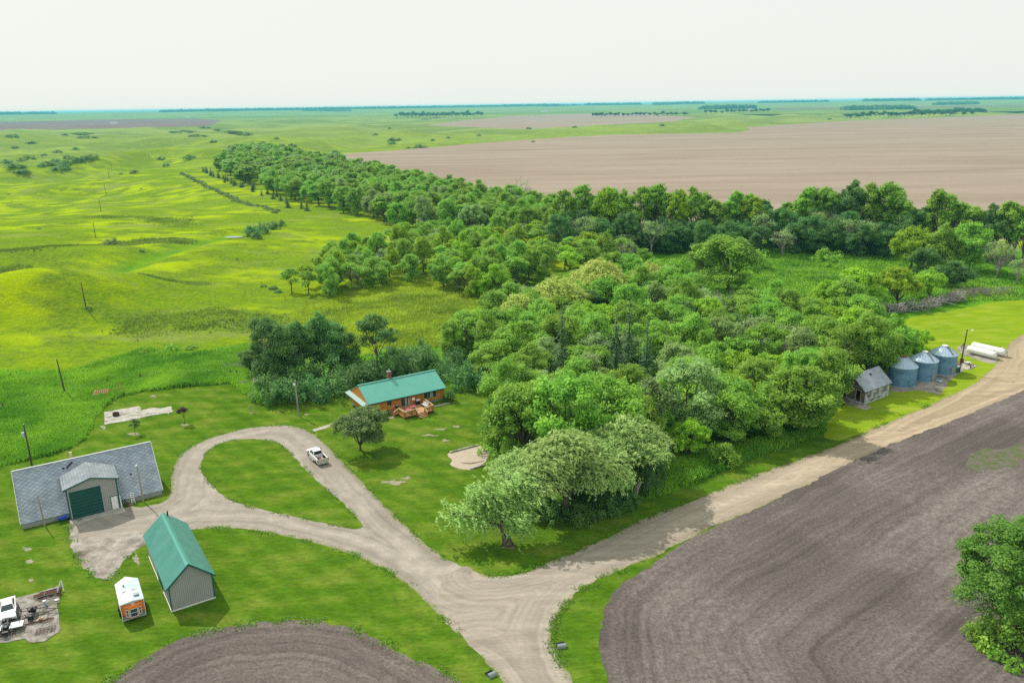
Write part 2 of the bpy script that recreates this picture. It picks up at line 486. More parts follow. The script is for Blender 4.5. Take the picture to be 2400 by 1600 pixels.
def ground_material():
    m = bpy.data.materials.new('pasture grass'); m.use_nodes = True
    n = m.node_tree.nodes; L = m.node_tree.links; n.clear()
    o = n.new('ShaderNodeOutputMaterial'); p = n.new('ShaderNodeBsdfPrincipled'); L.new(p.outputs[0], o.inputs[0])
    p.inputs['Roughness'].default_value = 0.95; p.inputs['Specular IOR Level'].default_value = 0.0
    tc = n.new('ShaderNodeTexCoord')
    def noise(sc, dt=4, st=(1, 1, 1), rot=0, r=0.6):
        mp = n.new('ShaderNodeMapping'); mp.inputs['Scale'].default_value = st; mp.inputs['Rotation'].default_value = (0, 0, rot); L.new(tc.outputs['Object'], mp.inputs[0])
        t = n.new('ShaderNodeTexNoise'); t.inputs['Scale'].default_value = sc; t.inputs['Detail'].default_value = dt; t.inputs['Roughness'].default_value = r
        L.new(mp.outputs[0], t.inputs[0]); return t.outputs[0]
    def rng_(x, a, b):
        r = n.new('ShaderNodeMapRange'); r.inputs[1].default_value = a; r.inputs[2].default_value = b; L.new(x, r.inputs[0]); return r.outputs[0]
    def mix(f, a, b):
        x = n.new('ShaderNodeMix'); x.data_type = 'RGBA'
        if isinstance(f, float): x.inputs[0].default_value = f
        else: L.new(f, x.inputs[0])
        for s, q in ((6, a), (7, b)):
            if isinstance(q, tuple): x.inputs[s].default_value = (*q, 1)
            else: L.new(q, x.inputs[s])
        return x.outputs[2]
    big = rng_(noise(0.016, 5, (1, 1.3, 1), 0.4), 0.45, 0.57)
    c = mix(big, (0.120, 0.230, 0.012), (0.33, 0.455, 0.004))
    c = mix(rng_(noise(0.05, 5, (1, 1.6, 1), 0.5), 0.45, 0.58), c, (0.095, 0.180, 0.020))
    c = mix(rng_(noise(0.022, 5, (1, 2.0, 1), 0.55), 0.54, 0.64), c, (0.185, 0.250, 0.065))
    c = mix(rng_(noise(0.7, 5), 0.36, 0.86), c, (0.27, 0.35, 0.012))
    far = mix(rng_(noise(0.0022, 5, (1, 2, 1)), 0.42, 0.58), (0.16, 0.22, 0.06), (0.24, 0.31, 0.08))
    sx = n.new('ShaderNodeSeparateXYZ'); L.new(tc.outputs['Object'], sx.inputs[0])
    c = mix(rng_(sx.outputs[1], 700, 2200), c, far)
    ao = n.new('ShaderNodeAttribute'); ao.attribute_name = 'olive'; c = mix(ao.outputs['Fac'], c, (0.098, 0.172, 0.020))
    l = mix(rng_(noise(0.11, 5, (1, 1.5, 1), 0.5), 0.38, 0.62), (0.060, 0.200, 0.010), (0.165, 0.350, 0.012))
    l = mix(rng_(noise(0.9, 5), 0.35, 0.7), l, (0.085, 0.24, 0.022))
    at_ = n.new('ShaderNodeAttribute'); at_.attribute_name = 'lush'
    c = mix(at_.outputs['Fac'], c, l)
    t = noise(2.6, 4, (1, 1.4, 1), 0.5, 0.75); r = n.new('ShaderNodeMapRange'); r.inputs[1].default_value = .3; r.inputs[2].default_value = .7; r.inputs[3].default_value = .62; r.inputs[4].default_value = 1.3; L.new(t, r.inputs[0])
    h = n.new('ShaderNodeHueSaturation'); L.new(r.outputs[0], h.inputs['Value']); L.new(c, h.inputs['Color']); c = h.outputs[0]
    L.new(c, p.inputs['Base Color'])
    b = n.new('ShaderNodeBump'); b.inputs['Strength'].default_value = 0.8; b.inputs['Distance'].default_value = 0.7
    L.new(noise(0.9, 6, r=0.65), b.inputs['Height']); L.new(b.outputs[0], p.inputs['Normal'])
    return m

GM = ground_material()
go = link('ground', build_ground(), GM); go['kind'] = 'structure'

ANG = math.radians(33)
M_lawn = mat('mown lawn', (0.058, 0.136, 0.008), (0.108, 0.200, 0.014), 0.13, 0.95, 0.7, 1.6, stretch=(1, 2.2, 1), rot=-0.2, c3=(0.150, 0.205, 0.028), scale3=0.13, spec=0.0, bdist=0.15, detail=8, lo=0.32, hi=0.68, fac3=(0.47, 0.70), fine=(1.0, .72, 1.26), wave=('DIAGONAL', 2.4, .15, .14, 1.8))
M_lawn2 = mat('mown grass painted sunlit', (0.15, 0.25, 0.010), (0.235, 0.325, 0.016), 0.12, 0.95, 0.3, 2.0, stretch=(1, 3.0, 1), rot=-0.55, c3=(0.29, 0.34, 0.045), scale3=0.08, spec=0.0, bdist=0.12, detail=8, fac3=(0.52, 0.74), fine=(2.6, .78, 1.2))
M_drive = mat('pale gravel', (0.295, 0.262, 0.224), (0.388, 0.345, 0.298), 0.45, 0.95, 0.5, 6.0, c3=(0.30, 0.265, 0.225), scale3=0.09, spec=0.1, detail=9, bdist=0.06, fine=(5.0, .80, 1.15))
M_road = mat('sandy gravel', (0.300, 0.262, 0.218), (0.395, 0.345, 0.290), 0.35, 0.95, 0.5, 6.0, stretch=(0.25, 1.6, 1), rot=-ANG, c3=(0.34, 0.30, 0.25), scale3=0.05, spec=0.1, detail=9, bdist=0.06, fine=(4.5, .82, 1.14))
M_dirt = mat('churned pale dirt', (0.22, 0.195, 0.17), (0.41, 0.375, 0.335), 0.6, 0.95, 0.8, 2.5, c3=(0.17, 0.15, 0.125), scale3=0.2, spec=0.1, detail=9, bdist=0.15, fine=(4, .72, 1.2))
M_field = mat('seeded brown soil', (0.255, 0.200, 0.155), (0.315, 0.258, 0.205), 0.012, 0.98, 0.3, 0.8, stretch=(0.25, 1.6, 1), rot=-0.12, c3=(0.335, 0.277, 0.222), scale3=0.02, spec=0.0, detail=10, bdist=0.15, fac3=(0.5, 0.72), fine=(0.5, .88, 1.1))
M_conc = mat('weathered concrete', (0.34, 0.315, 0.28), (0.50, 0.475, 0.43), 1.2, 0.9, 0.3, 8, c3=(0.22, 0.21, 0.17), scale3=0.5, spec=0.15, detail=8, fine=(5, .8, 1.15))
M_sand = mat('play sand', (0.40, 0.33, 0.26), (0.47, 0.40, 0.32), 1.2, 0.95, 0.4, 5, spec=0.1)

def soil_material(name, c1, c2, c3):
    m = mat(name, c1, c2, 0.9, 0.97, 0.6, 3.0, c3=c3, scale3=0.035, spec=0.0, detail=10, bdist=0.12, fac3=(0.42, 0.6), fine=(2.6, .66, 1.32))
    row_streaks(m, ((1.35, .82, 1.13, .6), (.17, .76, 1.10, 0), (.45, .90, 1.07, .25)), None)
    return m
M_soil = soil_material('ploughed grey soil', (0.143, 0.121, 0.112), (0.214, 0.185, 0.172), (0.126, 0.107, 0.101))
M_soil2 = soil_material('ploughed grey brown soil', (0.155, 0.130, 0.115), (0.230, 0.196, 0.175), (0.135, 0.115, 0.105))
def sandier(m, c, x0, x1):
    n = m.node_tree.nodes; L = m.node_tree.links; p = n[m['bsdf']]; col = p.inputs['Base Color'].links[0].from_socket
    tc = n.new('ShaderNodeTexCoord'); sx = n.new('ShaderNodeSeparateXYZ'); L.new(tc.outputs['Object'], sx.inputs[0])
    r = n.new('ShaderNodeMapRange'); r.inputs[1].default_value = x0; r.inputs[2].default_value = x1; L.new(sx.outputs[0], r.inputs[0])
    x = n.new('ShaderNodeMix'); x.data_type = 'RGBA'; x.blend_type = 'MULTIPLY'; L.new(r.outputs[0], x.inputs[0]); L.new(col, x.inputs[6]); x.inputs[7].default_value = (*c, 1); L.new(x.outputs[2], p.inputs['Base Color'])
sandier(M_road, (1.12, 1.02, .84), 5, 75)
row_streaks(M_drive, ((.55, .78, 1.10, .3), (2.0, .90, 1.07, .2)), (.9, (.19, .20, .09)))
row_streaks(M_road, ((.40, .77, 1.10, .3), (1.6, .90, 1.07, .2)), (.9, (.20, .20, .09)))

# mown grass (farmyard) and the right mown strip, sunlight put into its brighter colour
LAWN = [(-40, 1085), (0, 1072), (60, 1056), (110, 1045), (160, 1030), (190, 1010), (205, 985), (214, 960), (236, 935), (270, 911), (330, 898), (400, 890),
        (470, 884), (530, 879), (548, 887), (575, 910), (600, 928), (660, 925), (740, 908), (810, 880), (900, 862), (1010, 858), (1040, 890), (1130, 900), (1135, 960), (1130, 1030),
        (1180, 1080), (1270, 1150), (1400, 1150), (1490, 1145), (1600, 1108), (1720, 1060), (1830, 1015), (1905, 990), (1905, 930), (1960, 900), (2040, 840), (2060, 770),
        (2200, 730), (2450, 700), (2900, 1100), (2600, 1650), (1176, 1900), (-300, 1900), (-250, 1200)]
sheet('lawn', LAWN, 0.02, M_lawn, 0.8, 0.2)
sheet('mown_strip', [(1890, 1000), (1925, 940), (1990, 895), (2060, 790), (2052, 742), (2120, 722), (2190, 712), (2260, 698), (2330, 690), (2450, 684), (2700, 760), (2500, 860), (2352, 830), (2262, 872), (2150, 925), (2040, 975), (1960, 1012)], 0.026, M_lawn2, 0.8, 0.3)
# gravel
ROAD = [(2900, 640), (2500, 710), (2352, 766), (2318, 790), (2300, 815), (2275, 848), (2240, 878), (2190, 905), (2133, 931), (2070, 956), (2020, 978), (1960, 1005), (1880, 1038), (1800, 1067), (1700, 1105), (1600, 1145), (1500, 1184),
        (1440, 1210), (1380, 1240), (1300, 1275), (1240, 1300), (1195, 1315), (1150, 1322), (1105, 1319), (1062, 1304), (1020, 1330), (1010, 1400), (1060, 1460),
        (1102, 1508), (1135, 1545), (1180, 1600), (1230, 1680), (1400, 1680), (1335, 1590), (1300, 1538), (1275, 1500), (1267, 1462), (1274, 1430), (1290, 1400), (1318, 1368), (1360, 1340), (1420, 1312), (1480, 1287), (1560, 1247),
        (1650, 1205), (1750, 1163), (1850, 1117), (1950, 1068), (2050, 1023), (2150, 985), (2250, 944), (2352, 902), (2500, 850), (2900, 720)]
sheet('gravel_road', ROAD, 0.034, M_road, 0.6, 0.32, grid=1.2, rows=[ROAD[:ROAD.index((1105, 1319))+1], ROAD[ROAD.index((1102, 1508)):]])
DRIVE = [(1075, 1312), (1022, 1284), (985, 1256), (950, 1223), (918, 1195), (880, 1158), (840, 1115), (800, 1074), (768, 1040), (740, 1012), (718, 994), (690, 982), (655, 977), (615, 978), (560, 985), (500, 1000),
         (450, 1020), (420, 1040), (402, 1062), (393, 1090), (395, 1118), (388, 1143), (365, 1156), (322, 1164), (300, 1162), (275, 1172), (225, 1186), (163, 1200), (166, 1222), (230, 1235), (300, 1225),
         (380, 1216), (450, 1214), (520, 1212), (600, 1221), (680, 1236), (750, 1253), (820, 1275), (880, 1304), (930, 1338), (980, 1384), (1020, 1420), (1062, 1462), (1110, 1440), (1120, 1360)]
sheet('gravel_driveway', DRIVE, 0.030, M_drive, 0.5, 0.22, seed=3, grid=0.9, rows=[DRIVE[1:DRIVE.index((322, 1164))+1], DRIVE[DRIVE.index((450, 1214)):DRIVE.index((1062, 1462))+1]])
sheet('dirt_yard', [(160, 1206), (168, 1245), (180, 1280), (205, 1312), (236, 1332), (258, 1326), (275, 1305), (290, 1285), (315, 1262), (345, 1240), (352, 1215), (300, 1205), (230, 1215)], 0.028, M_dirt, 0.4, 0.3, seed=5)
sheet('loop_lawn', [(461, 1075), (468, 1048), (490, 1026), (522, 1013), (562, 1009), (612, 1010), (642, 1020), (668, 1042), (702, 1080), (742, 1115), (792, 1160), (820, 1188), (834, 1208), (822, 1216), (780, 1208), (720, 1196), (650, 1181), (590, 1166), (545, 1155), (510, 1136), (485, 1112), (468, 1092)], 0.038, M_lawn, 0.5, 0.15, seed=8)
# ploughed ground
sheet('ploughed_field', [(2352, 898), (2250, 940), (2150, 981), (2050, 1019), (1950, 1065), (1850, 1114), (1750, 1161), (1650, 1205), (1570, 1247), (1490, 1304), (1440, 1335), (1408, 1362), (1390, 1395), (1383, 1430), (1382, 1470), (1387, 1510), (1402, 1570), (1440, 1700), (2700, 1700), (3200, 1000), (2700, 765)], 0.036, M_soil, 0.7, 0.35, seed=11, grid=1.4, rows=[[(3000, 690), (2352, 906), (2150, 990), (1950, 1075), (1750, 1173), (1570, 1258), (1470, 1318), (1410, 1362), (1387, 1400), (1382, 1450), (1392, 1530), (1420, 1650), (1500, 1900)]])
sheet('ploughed_corner', [(245, 1568), (290, 1538), (340, 1505), (400, 1474), (470, 1450), (540, 1434), (620, 1427), (700, 1424), (760, 1429), (820, 1444), (880, 1473), (940, 1504), (1000, 1534), (1060, 1572), (1150, 1700), (100, 1700)], 0.024, M_soil2, 0.5, 0.35, seed=12, grid=0.9, rows=[[(100, 1680), (250, 1560), (400, 1474), (540, 1434), (700, 1424), (820, 1444), (940, 1504), (1060, 1572), (1200, 1750)]])
sheet('far_field', [(766, 357), (900, 346), (1000, 337.5), (1200, 322), (1400, 310.5), (1600, 306.5), (1690, 304.5), (1722, 295), (1680, 292.5), (1800, 287), (1950, 278), (2200, 269), (2420, 262), (3200, 300), (3200, 640), (2500, 560), (2100, 545), (1800, 530), (1500, 535), (1280, 520), (1200, 480), (1000, 430), (860, 385)], 0.03, M_field, 6, 1.2, seed=14)
sheet('distant_brown_field', [(975, 288), (1060, 278), (1180, 266.5), (1350, 261), (1480, 263), (1600, 270), (1540, 280), (1200, 297)], 0.05, M_field, 30, 5, seed=15, curve=False)
M_dark = mat('far dark soil', (0.16, 0.11, 0.11), (0.22, 0.16, 0.15), 0.004, 0.97, spec=0.0)
sheet('distant_dark_field', [(-300, 287), (0, 280.5), (260, 275), (420, 271), (510, 277), (480, 290), (200, 296), (-300, 306)], 0.05, M_dark, 30, 5, seed=16, curve=False)
M_gfar = mat('far green crop', (0.13, 0.20, 0.05), (0.17, 0.24, 0.06), 0.003, 0.97, spec=0.0)
for k, q in enumerate([[(1500, 252), (1900, 247), (2352, 240), (2700, 236), (2700, 250), (2352, 256), (2000, 262), (1600, 264)],
                       [(1000, 261), (1400, 254.5), (1400, 260), (1000, 266)], [(300, 271), (800, 264), (800, 268), (300, 275)]]):
    sheet('distant_green_field', q, 0.08, M_gfar, 60, 5, seed=20+k, curve=False)
for k, q in enumerate([[(1780, 249), (2352, 240.5), (2700, 236), (2700, 239), (2352, 244), (1780, 252)]]):
    sheet('distant_dark_field', q, 0.09, M_dark, 80, 5, seed=30+k, curve=False)
M_patch = mat('thin dry turf', (0.20, 0.20, 0.11), (0.34, 0.31, 0.25), 1.3, 0.95, 0.5, 3, spec=0.1, detail=8, fine=(4, .75, 1.2))
# pads, concrete, sand
sheet('gravel_pad', [(2155, 905), (2178, 880), (2200, 862), (2215, 850), (2200, 845), (2150, 850), (2060, 880), (2045, 890), (2055, 900), (2110, 897)], 0.030, M_dirt, 0.4, 0.3, seed=41)
sheet('gravel_pad', [(2198, 798), (2225, 793), (2290, 812), (2318, 800), (2300, 830), (2270, 834), (2215, 815)], 0.030, M_dirt, 0.4, 0.3, seed=42)
sheet('gravel_pad', [(1910, 912), (1985, 941), (2000, 934), (1925, 900)], 0.030, M_dirt, 0.4, 0.3, seed=43)
sheet('sand_pit', [(1027, 1042), (1045, 1037), (1098, 1024), (1125, 1040), (1110, 1064), (1082, 1079), (1050, 1074), (1034, 1066), (1040, 1055)], 0.027, M_sand, 0.4, 0.2, seed=44)
for k, (px, py, w, h) in enumerate([(60, 1260, 26, 8), (66, 1292, 16, 9), (76, 1332, 14, 5), (316, 1285, 14, 22), (912, 1106, 42, 11), (935, 1098, 22, 6), (352, 912, 10, 4), (310, 997, 22, 5), (427, 975, 14, 4), (578, 948, 10, 3),
                                    (2060, 1050, 0, 0), (1050, 980, 12, 4), (1020, 1012, 12, 5), (1168, 1256, 34, 9), (984, 1000, 30, 4), (1010, 985, 34, 4), (236, 981, 14, 10), (700, 952, 14, 4)]):
    if w:
        sheet('bare_patch', [(px+w*math.cos(a)*random.uniform(.25, .85), py+h*math.sin(a)*random.uniform(.25, .85)) for a in np.arange(13)/13*2*math.pi], 0.042, M_patch, 0.2, 0.25, seed=50+k)
sheet('weedy_patch', [(2215, 1060), (2240, 1040), (2290, 1030), (2340, 1015), (2400, 1005), (2400, 1030), (2330, 1075), (2270, 1082), (2225, 1078)], 0.042, mat('weedy soil', (0.145, 0.123, 0.108), (0.085, 0.125, 0.040), 0.8, 0.95, 0.5, 3, spec=0.0, lo=.42, hi=.60, fine=(2, .75, 1.25)), 0.5, 0.9, seed=70)
# creek water in the ravine
wl = at(538, 546)
sheet('pond', [(wl[0]+math.cos(a)*4.6*random.uniform(.7, 1.1), wl[1]+math.sin(a)*2.6*random.uniform(.7, 1.1)) for a in np.arange(10)/10*2*math.pi], wl[2]+0.35, mat('pond water', (0.14, 0.20, 0.22), rough=0.08, spec=0.6), 0.8, 0.3, px=False)

# ------------------------------------------------------------------ grass that stands up
def tufts(name, n, poly, hmin, hmax, wid, m, lab, keep=None, blades=3, seed=1, avoid=(), spread=0.35, dens=None):
    r = np.random.default_rng(seed); P = np.array(poly); lo = P.min(0); hi = P.max(0)
    X = r.uniform(lo[0], hi[0], n*4); Y = r.uniform(lo[1], hi[1], n*4)
    _, ins = poly_dist(X, Y, poly)
    ok = ins
    for q in avoid: ok &= ~poly_dist(X, Y, q)[1]
    if dens is not None: ok &= dens(X, Y) > r.uniform(0, 1, len(X))
    X = X[ok][:n]; Y = Y[ok][:n]; Z = terrain(X, Y); k = len(X)
    tone = np.clip(0.5+0.9*fbm(X/9., Y/9., 21, 3)+r.normal(0, .16, k), 0, 1)
    sz = r.uniform(hmin, hmax, k)*(0.75+0.9*np.clip(fbm(X/5., Y/5., 31, 2)+.35, 0, 1))
    VV = []; FF = []; TT = []; off = 0
    for b in range(blades):
        a = r.uniform(0, 2*math.pi, k); ox = r.normal(0, spread, k); oy = r.normal(0, spread, k)
        dx, dy = np.cos(a)*wid*r.uniform(.6, 1.3, k), np.sin(a)*wid*r.uniform(.6, 1.3, k)
        lx, ly = r.normal(0.12, .28, k)*sz, r.normal(-0.05, .28, k)*sz
        v = np.stack([np.stack([X+ox-dx, Y+oy-dy, Z-.05], 1), np.stack([X+ox+dx, Y+oy+dy, Z-.05], 1),
                      np.stack([X+ox+lx+dx*.35, Y+oy+ly+dy*.35, Z+sz], 1), np.stack([X+ox+lx-dx*.35, Y+oy+ly-dy*.35, Z+sz*.92], 1)], 1).reshape(-1, 3)
        VV.append(v); FF.append(np.arange(4*k).reshape(-1, 4)+off); off += 4*k; TT.append(np.repeat(tone, 4))
    o = link(name, qmesh(name, np.concatenate(VV), np.concatenate(FF), np.concatenate(TT)), m)
    return tag(o, lab, 'grass', kind='stuff')

G_lush = leafmat('lush tall grass', (0.032, 0.098, 0.006), (0.100, 0.190, 0.012), 0.3, 0.0, .55)
G_past = leafmat('prairie grass', (0.055, 0.090, 0.008), (0.15, 0.20, 0.008), 0.3, 0.0, .6)
G_edge = leafmat('verge grass', (0.035, 0.08, 0.008), (0.065, 0.115, 0.012), 0.3, 0.0, .8)
lawnW = gl(LAWN)
near_dens = lambda x, y: np.clip(line_dist(x, y, nearL+nearL[:1])/14., 0, 1)+(poly_dist(x, y, lawnW)[0] < 15)
nearL = gl([(-60, 1110), (-60, 850), (150, 850), (330, 800), (420, 812), (560, 790), (640, 800), (640, 960), (560, 930), (250, 1020), (120, 1080)])
tufts('tall_grass', 60000, nearL, 0.35, 0.8, 0.13, G_lush, 'lush knee high grass beyond the mown farmyard lawn', avoid=[lawnW], blades=3, seed=3, dens=near_dens)
clear1 = gl([(640, 790), (1000, 800), (1130, 700), (1200, 660), (1100, 640), (820, 640), (700, 700)])
tufts('tall_grass', 30000, clear1, 0.3, 0.7, 0.13, G_past, 'rank grass in the hollow behind the log house trees', blades=3, seed=4)
G_brush = leafmat('low prairie brush', (0.040, 0.072, 0.008), (0.098, 0.140, 0.018), 0.3, 0.0, .6)
for k, (p, w_) in enumerate(OLIVE):
    q = np.array(p); c = q.mean(0); dd = w_*1.15
    poly = [(q[:, 0].min()-dd, q[:, 1].min()-dd), (q[:, 0].max()+dd, q[:, 1].min()-dd), (q[:, 0].max()+dd, q[:, 1].max()+dd), (q[:, 0].min()-dd, q[:, 1].max()+dd)]
    tufts('prairie_brush', 1700, poly, 0.2, 0.5, 0.22, G_brush, 'low dark brushy growth patch on the rolling pasture', blades=3, seed=60+k, spread=.4, dens=lambda x, y, p=p, w_=w_: sst(.3, 1.3, np.exp(-(line_dist(x, y, p)/w_)**2)+.5*fbm(x/9., y/9., 47, 3)))
clear2 = gl([(1440, 640), (1560, 580), (1760, 560), (2120, 560), (2352, 640), (2400, 690), (2250, 690), (2050, 720), (1900, 700), (1700, 700)])
tufts('tall_grass', 26000, clear2, 0.35, 0.8, 0.22, G_lush, 'bright grass of the clearing in front of the windbreak', blades=3, seed=5)
clear3 = gl([(1490, 1145), (1490, 1080), (1560, 1035), (1700, 1020), (1890, 985), (1900, 990), (1830, 1013), (1720, 1055), (1600, 1103)])
tufts('tall_grass', 9000, clear3, 0.4, 0.9, 0.13, G_lush, 'tall bright grass between the grove and the roadside', blades=3, seed=6)
# ragged verge along the gravel and soil edges
def verge(name, pts, n, wd, m, lab, seed):
    r = np.random.default_rng(seed); B = spline(gl(pts), 0.5, False); i = r.integers(0, len(B)-1, n)
    X = B[i, 0]+r.normal(0, wd, n); Y = B[i, 1]+r.normal(0, wd, n)
    kp = fbm(X/1.6, Y/1.6, 63, 2) > 0.02; X = X[kp]; Y = Y[kp]; k = len(X); VV = []; FF = []; off = 0
    for b in range(2):
        a = r.uniform(0, 6.283, k); s = r.uniform(.03, .12, k); w = r.uniform(.04, .11, k); ox = r.normal(0, .12, k); oy = r.normal(0, .12, k)
        lx = r.normal(0, .12, k); ly = r.normal(0, .12, k)
        v = np.stack([np.stack([X+ox-np.cos(a)*w, Y+oy-np.sin(a)*w, 0*X], 1), np.stack([X+ox+np.cos(a)*w, Y+oy+np.sin(a)*w, 0*X], 1),
                      np.stack([X+ox+lx+np.cos(a)*w*.4, Y+oy+ly, .04+s], 1), np.stack([X+ox+lx-np.cos(a)*w*.4, Y+oy+ly, .04+s], 1)], 1).reshape(-1, 3)
        VV.append(v); FF.append(np.arange(4*k).reshape(-1, 4)+off); off += 4*k
    T_ = np.clip(np.random.default_rng(seed+1).normal(.45, .25, off//4), 0, 1)
    return tag(link(name, qmesh(name, np.concatenate(VV), np.concatenate(FF), np.repeat(T_, 4)), m), lab, 'grass', kind='stuff')
verge('verge_grass', DRIVE[1:21], 2600, 0.28, G_edge, 'ragged short grass along the outer edge of the driveway', 81)
verge('verge_grass', DRIVE[31:43], 2600, 0.30, G_edge, 'ragged short grass along the lower edge of the driveway', 82)
verge('verge_grass', ROAD[8:25], 4200, 0.34, G_edge, 'ragged short grass along the upper edge of the gravel road', 83)
verge('verge_grass', ROAD[33:43], 2600, 0.40, G_edge, 'ragged short grass between the gravel road and the ploughed field', 84)
verge('verge_grass', [(461, 1075), (468, 1048), (490, 1026), (522, 1013), (562, 1009), (612, 1010), (642, 1020), (668, 1042), (742, 1115), (834, 1208), (780, 1208), (650, 1181), (545, 1155), (485, 1112), (461, 1075)], 2200, 0.2, G_edge, 'short grass round the edge of the driveway loop lawn', 85)
verge('verge_grass', [(245, 1568), (340, 1505), (470, 1450), (620, 1427), (760, 1429), (880, 1473), (1000, 1534), (1060, 1572)], 2600, 0.45, G_edge, 'weedy grass along the edge of the ploughed corner', 86)
verge('verge_grass', [(160, 1206), (168, 1245), (180, 1280), (205, 1312), (236, 1332), (258, 1326), (275, 1305), (290, 1285), (315, 1262)], 1100, 0.4, G_edge, 'thin grass creeping into the dirt yard', 87)

# ================================================================== TREES
def leaf_quads(r, P, N, L, ls, asp=0.6, up=0.35, rnd=0.8):
    """leaf quads at points P facing roughly N"""
    k = len(P)
    nn = N+np.array([0, 0, up+.3])+r.normal(0, rnd, (k, 3)); nn /= np.linalg.norm(nn, axis=1)[:, None]
    t = r.normal(0, 1, (k, 3)) if L is None else L+r.normal(0, .25, (k, 3))
    t -= nn*(t*nn).sum(1)[:, None]; t /= np.linalg.norm(t, axis=1)[:, None]+1e-9
    b = np.cross(nn, t); s = ls*r.uniform(.65, 1.35, k)[:, None]
    return np.stack([P-t*s*.5, P+b*s*asp*.5, P+t*s*.5, P-b*s*asp*.5], 1).reshape(-1, 3)

def finish_crown(name, V, tone):
    F = np.arange(len(V)).reshape(-1, 4)
    return qmesh(name, V, F, np.repeat(tone, 4))

def unit(r, k):
    v = r.normal(0, 1, (k, 3)); return v/np.linalg.norm(v, axis=1)[:, None]

def crown_leafy(seed, h=10., rad=4., zb=2.0, nl=9, ncl=11, nleaf=70, ls=0.40, lobe=(.36, .52), cl=(.55, .95), flat=0.75, topb=0.25):
    r = np.random.default_rng(seed); cz = (h+zb)/2; sz = (h-zb)/2; V = []; T_ = []; lob = []
    for i in range(nl):
        d = unit(r, 1)[0]; d[2] = d[2]*.8+topb*.6; d /= np.linalg.norm(d)
        lr = r.uniform(*lobe); q = 1-lr*r.uniform(.70, 1.2)
        c = np.array([d[0]*rad*q, d[1]*rad*q, cz+d[2]*sz*q])
        if i == 0: c = np.array([r.normal(0, .12)*rad, r.normal(0, .12)*rad, h-lr*sz*1.05])
        lob.append((c, lr*rad, lr*min(sz, rad*1.25)))
    for c, lr, lz in lob:
        k = ncl; d = unit(r, k); d[:, 2] = np.where(d[:, 2] < -.45, -d[:, 2]*.6, d[:, 2])
        cc = c+d*np.array([lr, lr, lz])*r.uniform(.72, 1.08, (k, 1))
        for j in range(k):
            cr = r.uniform(*cl); m = int(nleaf*r.uniform(.6, 1.3)); e = unit(r, m)
            p = cc[j]+e*np.array([1, 1, flat])*cr*(r.uniform(0, 1, (m, 1))**.45)
            V.append(leaf_quads(r, p, e*.7+d[j]*.5, None, ls)); T_.append(np.clip(r.uniform(.15, .85)+r.normal(0, .15, m), 0, 1))
        m = int(nleaf*ncl*.18); e = unit(r, m); p = c+e*np.array([lr, lr, lz])*(r.uniform(0, 1, (m, 1))**.5)*.85
        V.append(leaf_quads(r, p, e, None, ls)); T_.append(r.uniform(.1, .6, m))
    return finish_crown('crown', np.concatenate(V), np.concatenate(T_)), lob

def limbs(mb, r, base_r, zsplit, targets, lean=(0, 0), n=6, twig=2):
    top = Vector((lean[0], lean[1], zsplit))
    mb.tube([(0, 0, -.15), (lean[0]*.15, lean[1]*.15, zsplit*.25), (lean[0]*.5, lean[1]*.5, zsplit*.6), top], [base_r*1.35, base_r, base_r*.85, base_r*.7], n)
    for c in targets:
        c = Vector(c); s = top*r.uniform(.72, 1.0); m = s.lerp(c, .5)+Vector((0, 0, .12*(c-s).length))+Vector(r.normal(0, .25, 3))
        mb.tube([s, m, c], [base_r*.5, base_r*.3, base_r*.08], 5, False)
        for _ in range(twig):
            e = c+Vector(r.normal(0, 1, 3))*(.10*(c-s).length); st = m.lerp(c, r.uniform(.1, .7))
            mb.tube([st, e], [base_r*.16, base_r*.04], 4, False)

def crown_swept(seed, h=11., rad=5., zb=2.2, nst=330, nl=9, ls=0.44, wind=(.75, -.25, 0), lean=0.0):
    """fine leaved willow: hanging strands swept by the wind"""
    r = np.random.default_rng(seed); cz = (h+zb)/2; sz = (h-zb)/2; V = []; T_ = []; lob = []
    for i in range(nl):
        d = unit(r, 1)[0]; d[2] = abs(d[2])*.8-.12; lr = r.uniform(.34, .5); q = 1-lr
        lob.append((np.array([d[0]*rad*q, d[1]*rad*q, cz+d[2]*sz*q]), lr*rad, lr*sz))
    lob[0] = (np.array([0, 0, h-.4*sz]), .42*rad, .4*sz)
    w = np.array(wind)
    for c, lr, lz in lob:
        k = nst//nl
        d = unit(r, k); d[:, 2] = np.abs(d[:, 2])*.9-.15; s = c+d*np.array([lr, lr, lz])*r.uniform(.6, 1.1, (k, 1))
        for j in range(k):
            ln = r.uniform(.7, 1.9)*h/11; m = int(11*r.uniform(.8, 1.3)); t = np.linspace(0, 1, m)[:, None]
            dr = d[j]*np.array([.9, .9, .6])*.6+w*r.uniform(.3, 1.0)+np.array([0, 0, .55])
            p = s[j]+dr*t*ln*.8+np.array([0, 0, -1])*(t**2.2)*ln*.9+r.normal(0, .13, (m, 3))
            tan = dr+np.array([0, 0, -1.9])*t**1.2
            nn = d[j]+np.zeros((m, 3))
            V.append(leaf_quads(r, p, nn, tan/np.linalg.norm(tan, axis=1)[:, None], ls, asp=.36, up=.2, rnd=.75)); T_.append(np.clip(r.uniform(.2, .8)+r.normal(0, .12, m), 0, 1))
        m = k*4; e = unit(r, m); p = c+e*np.array([lr, lr, lz])*.8*(r.uniform(0, 1, (m, 1))**.5)
        V.append(leaf_quads(r, p, e, None, .42)); T_.append(r.uniform(.1, .5, m))
    return finish_crown('crown', np.concatenate(V), np.concatenate(T_)), lob

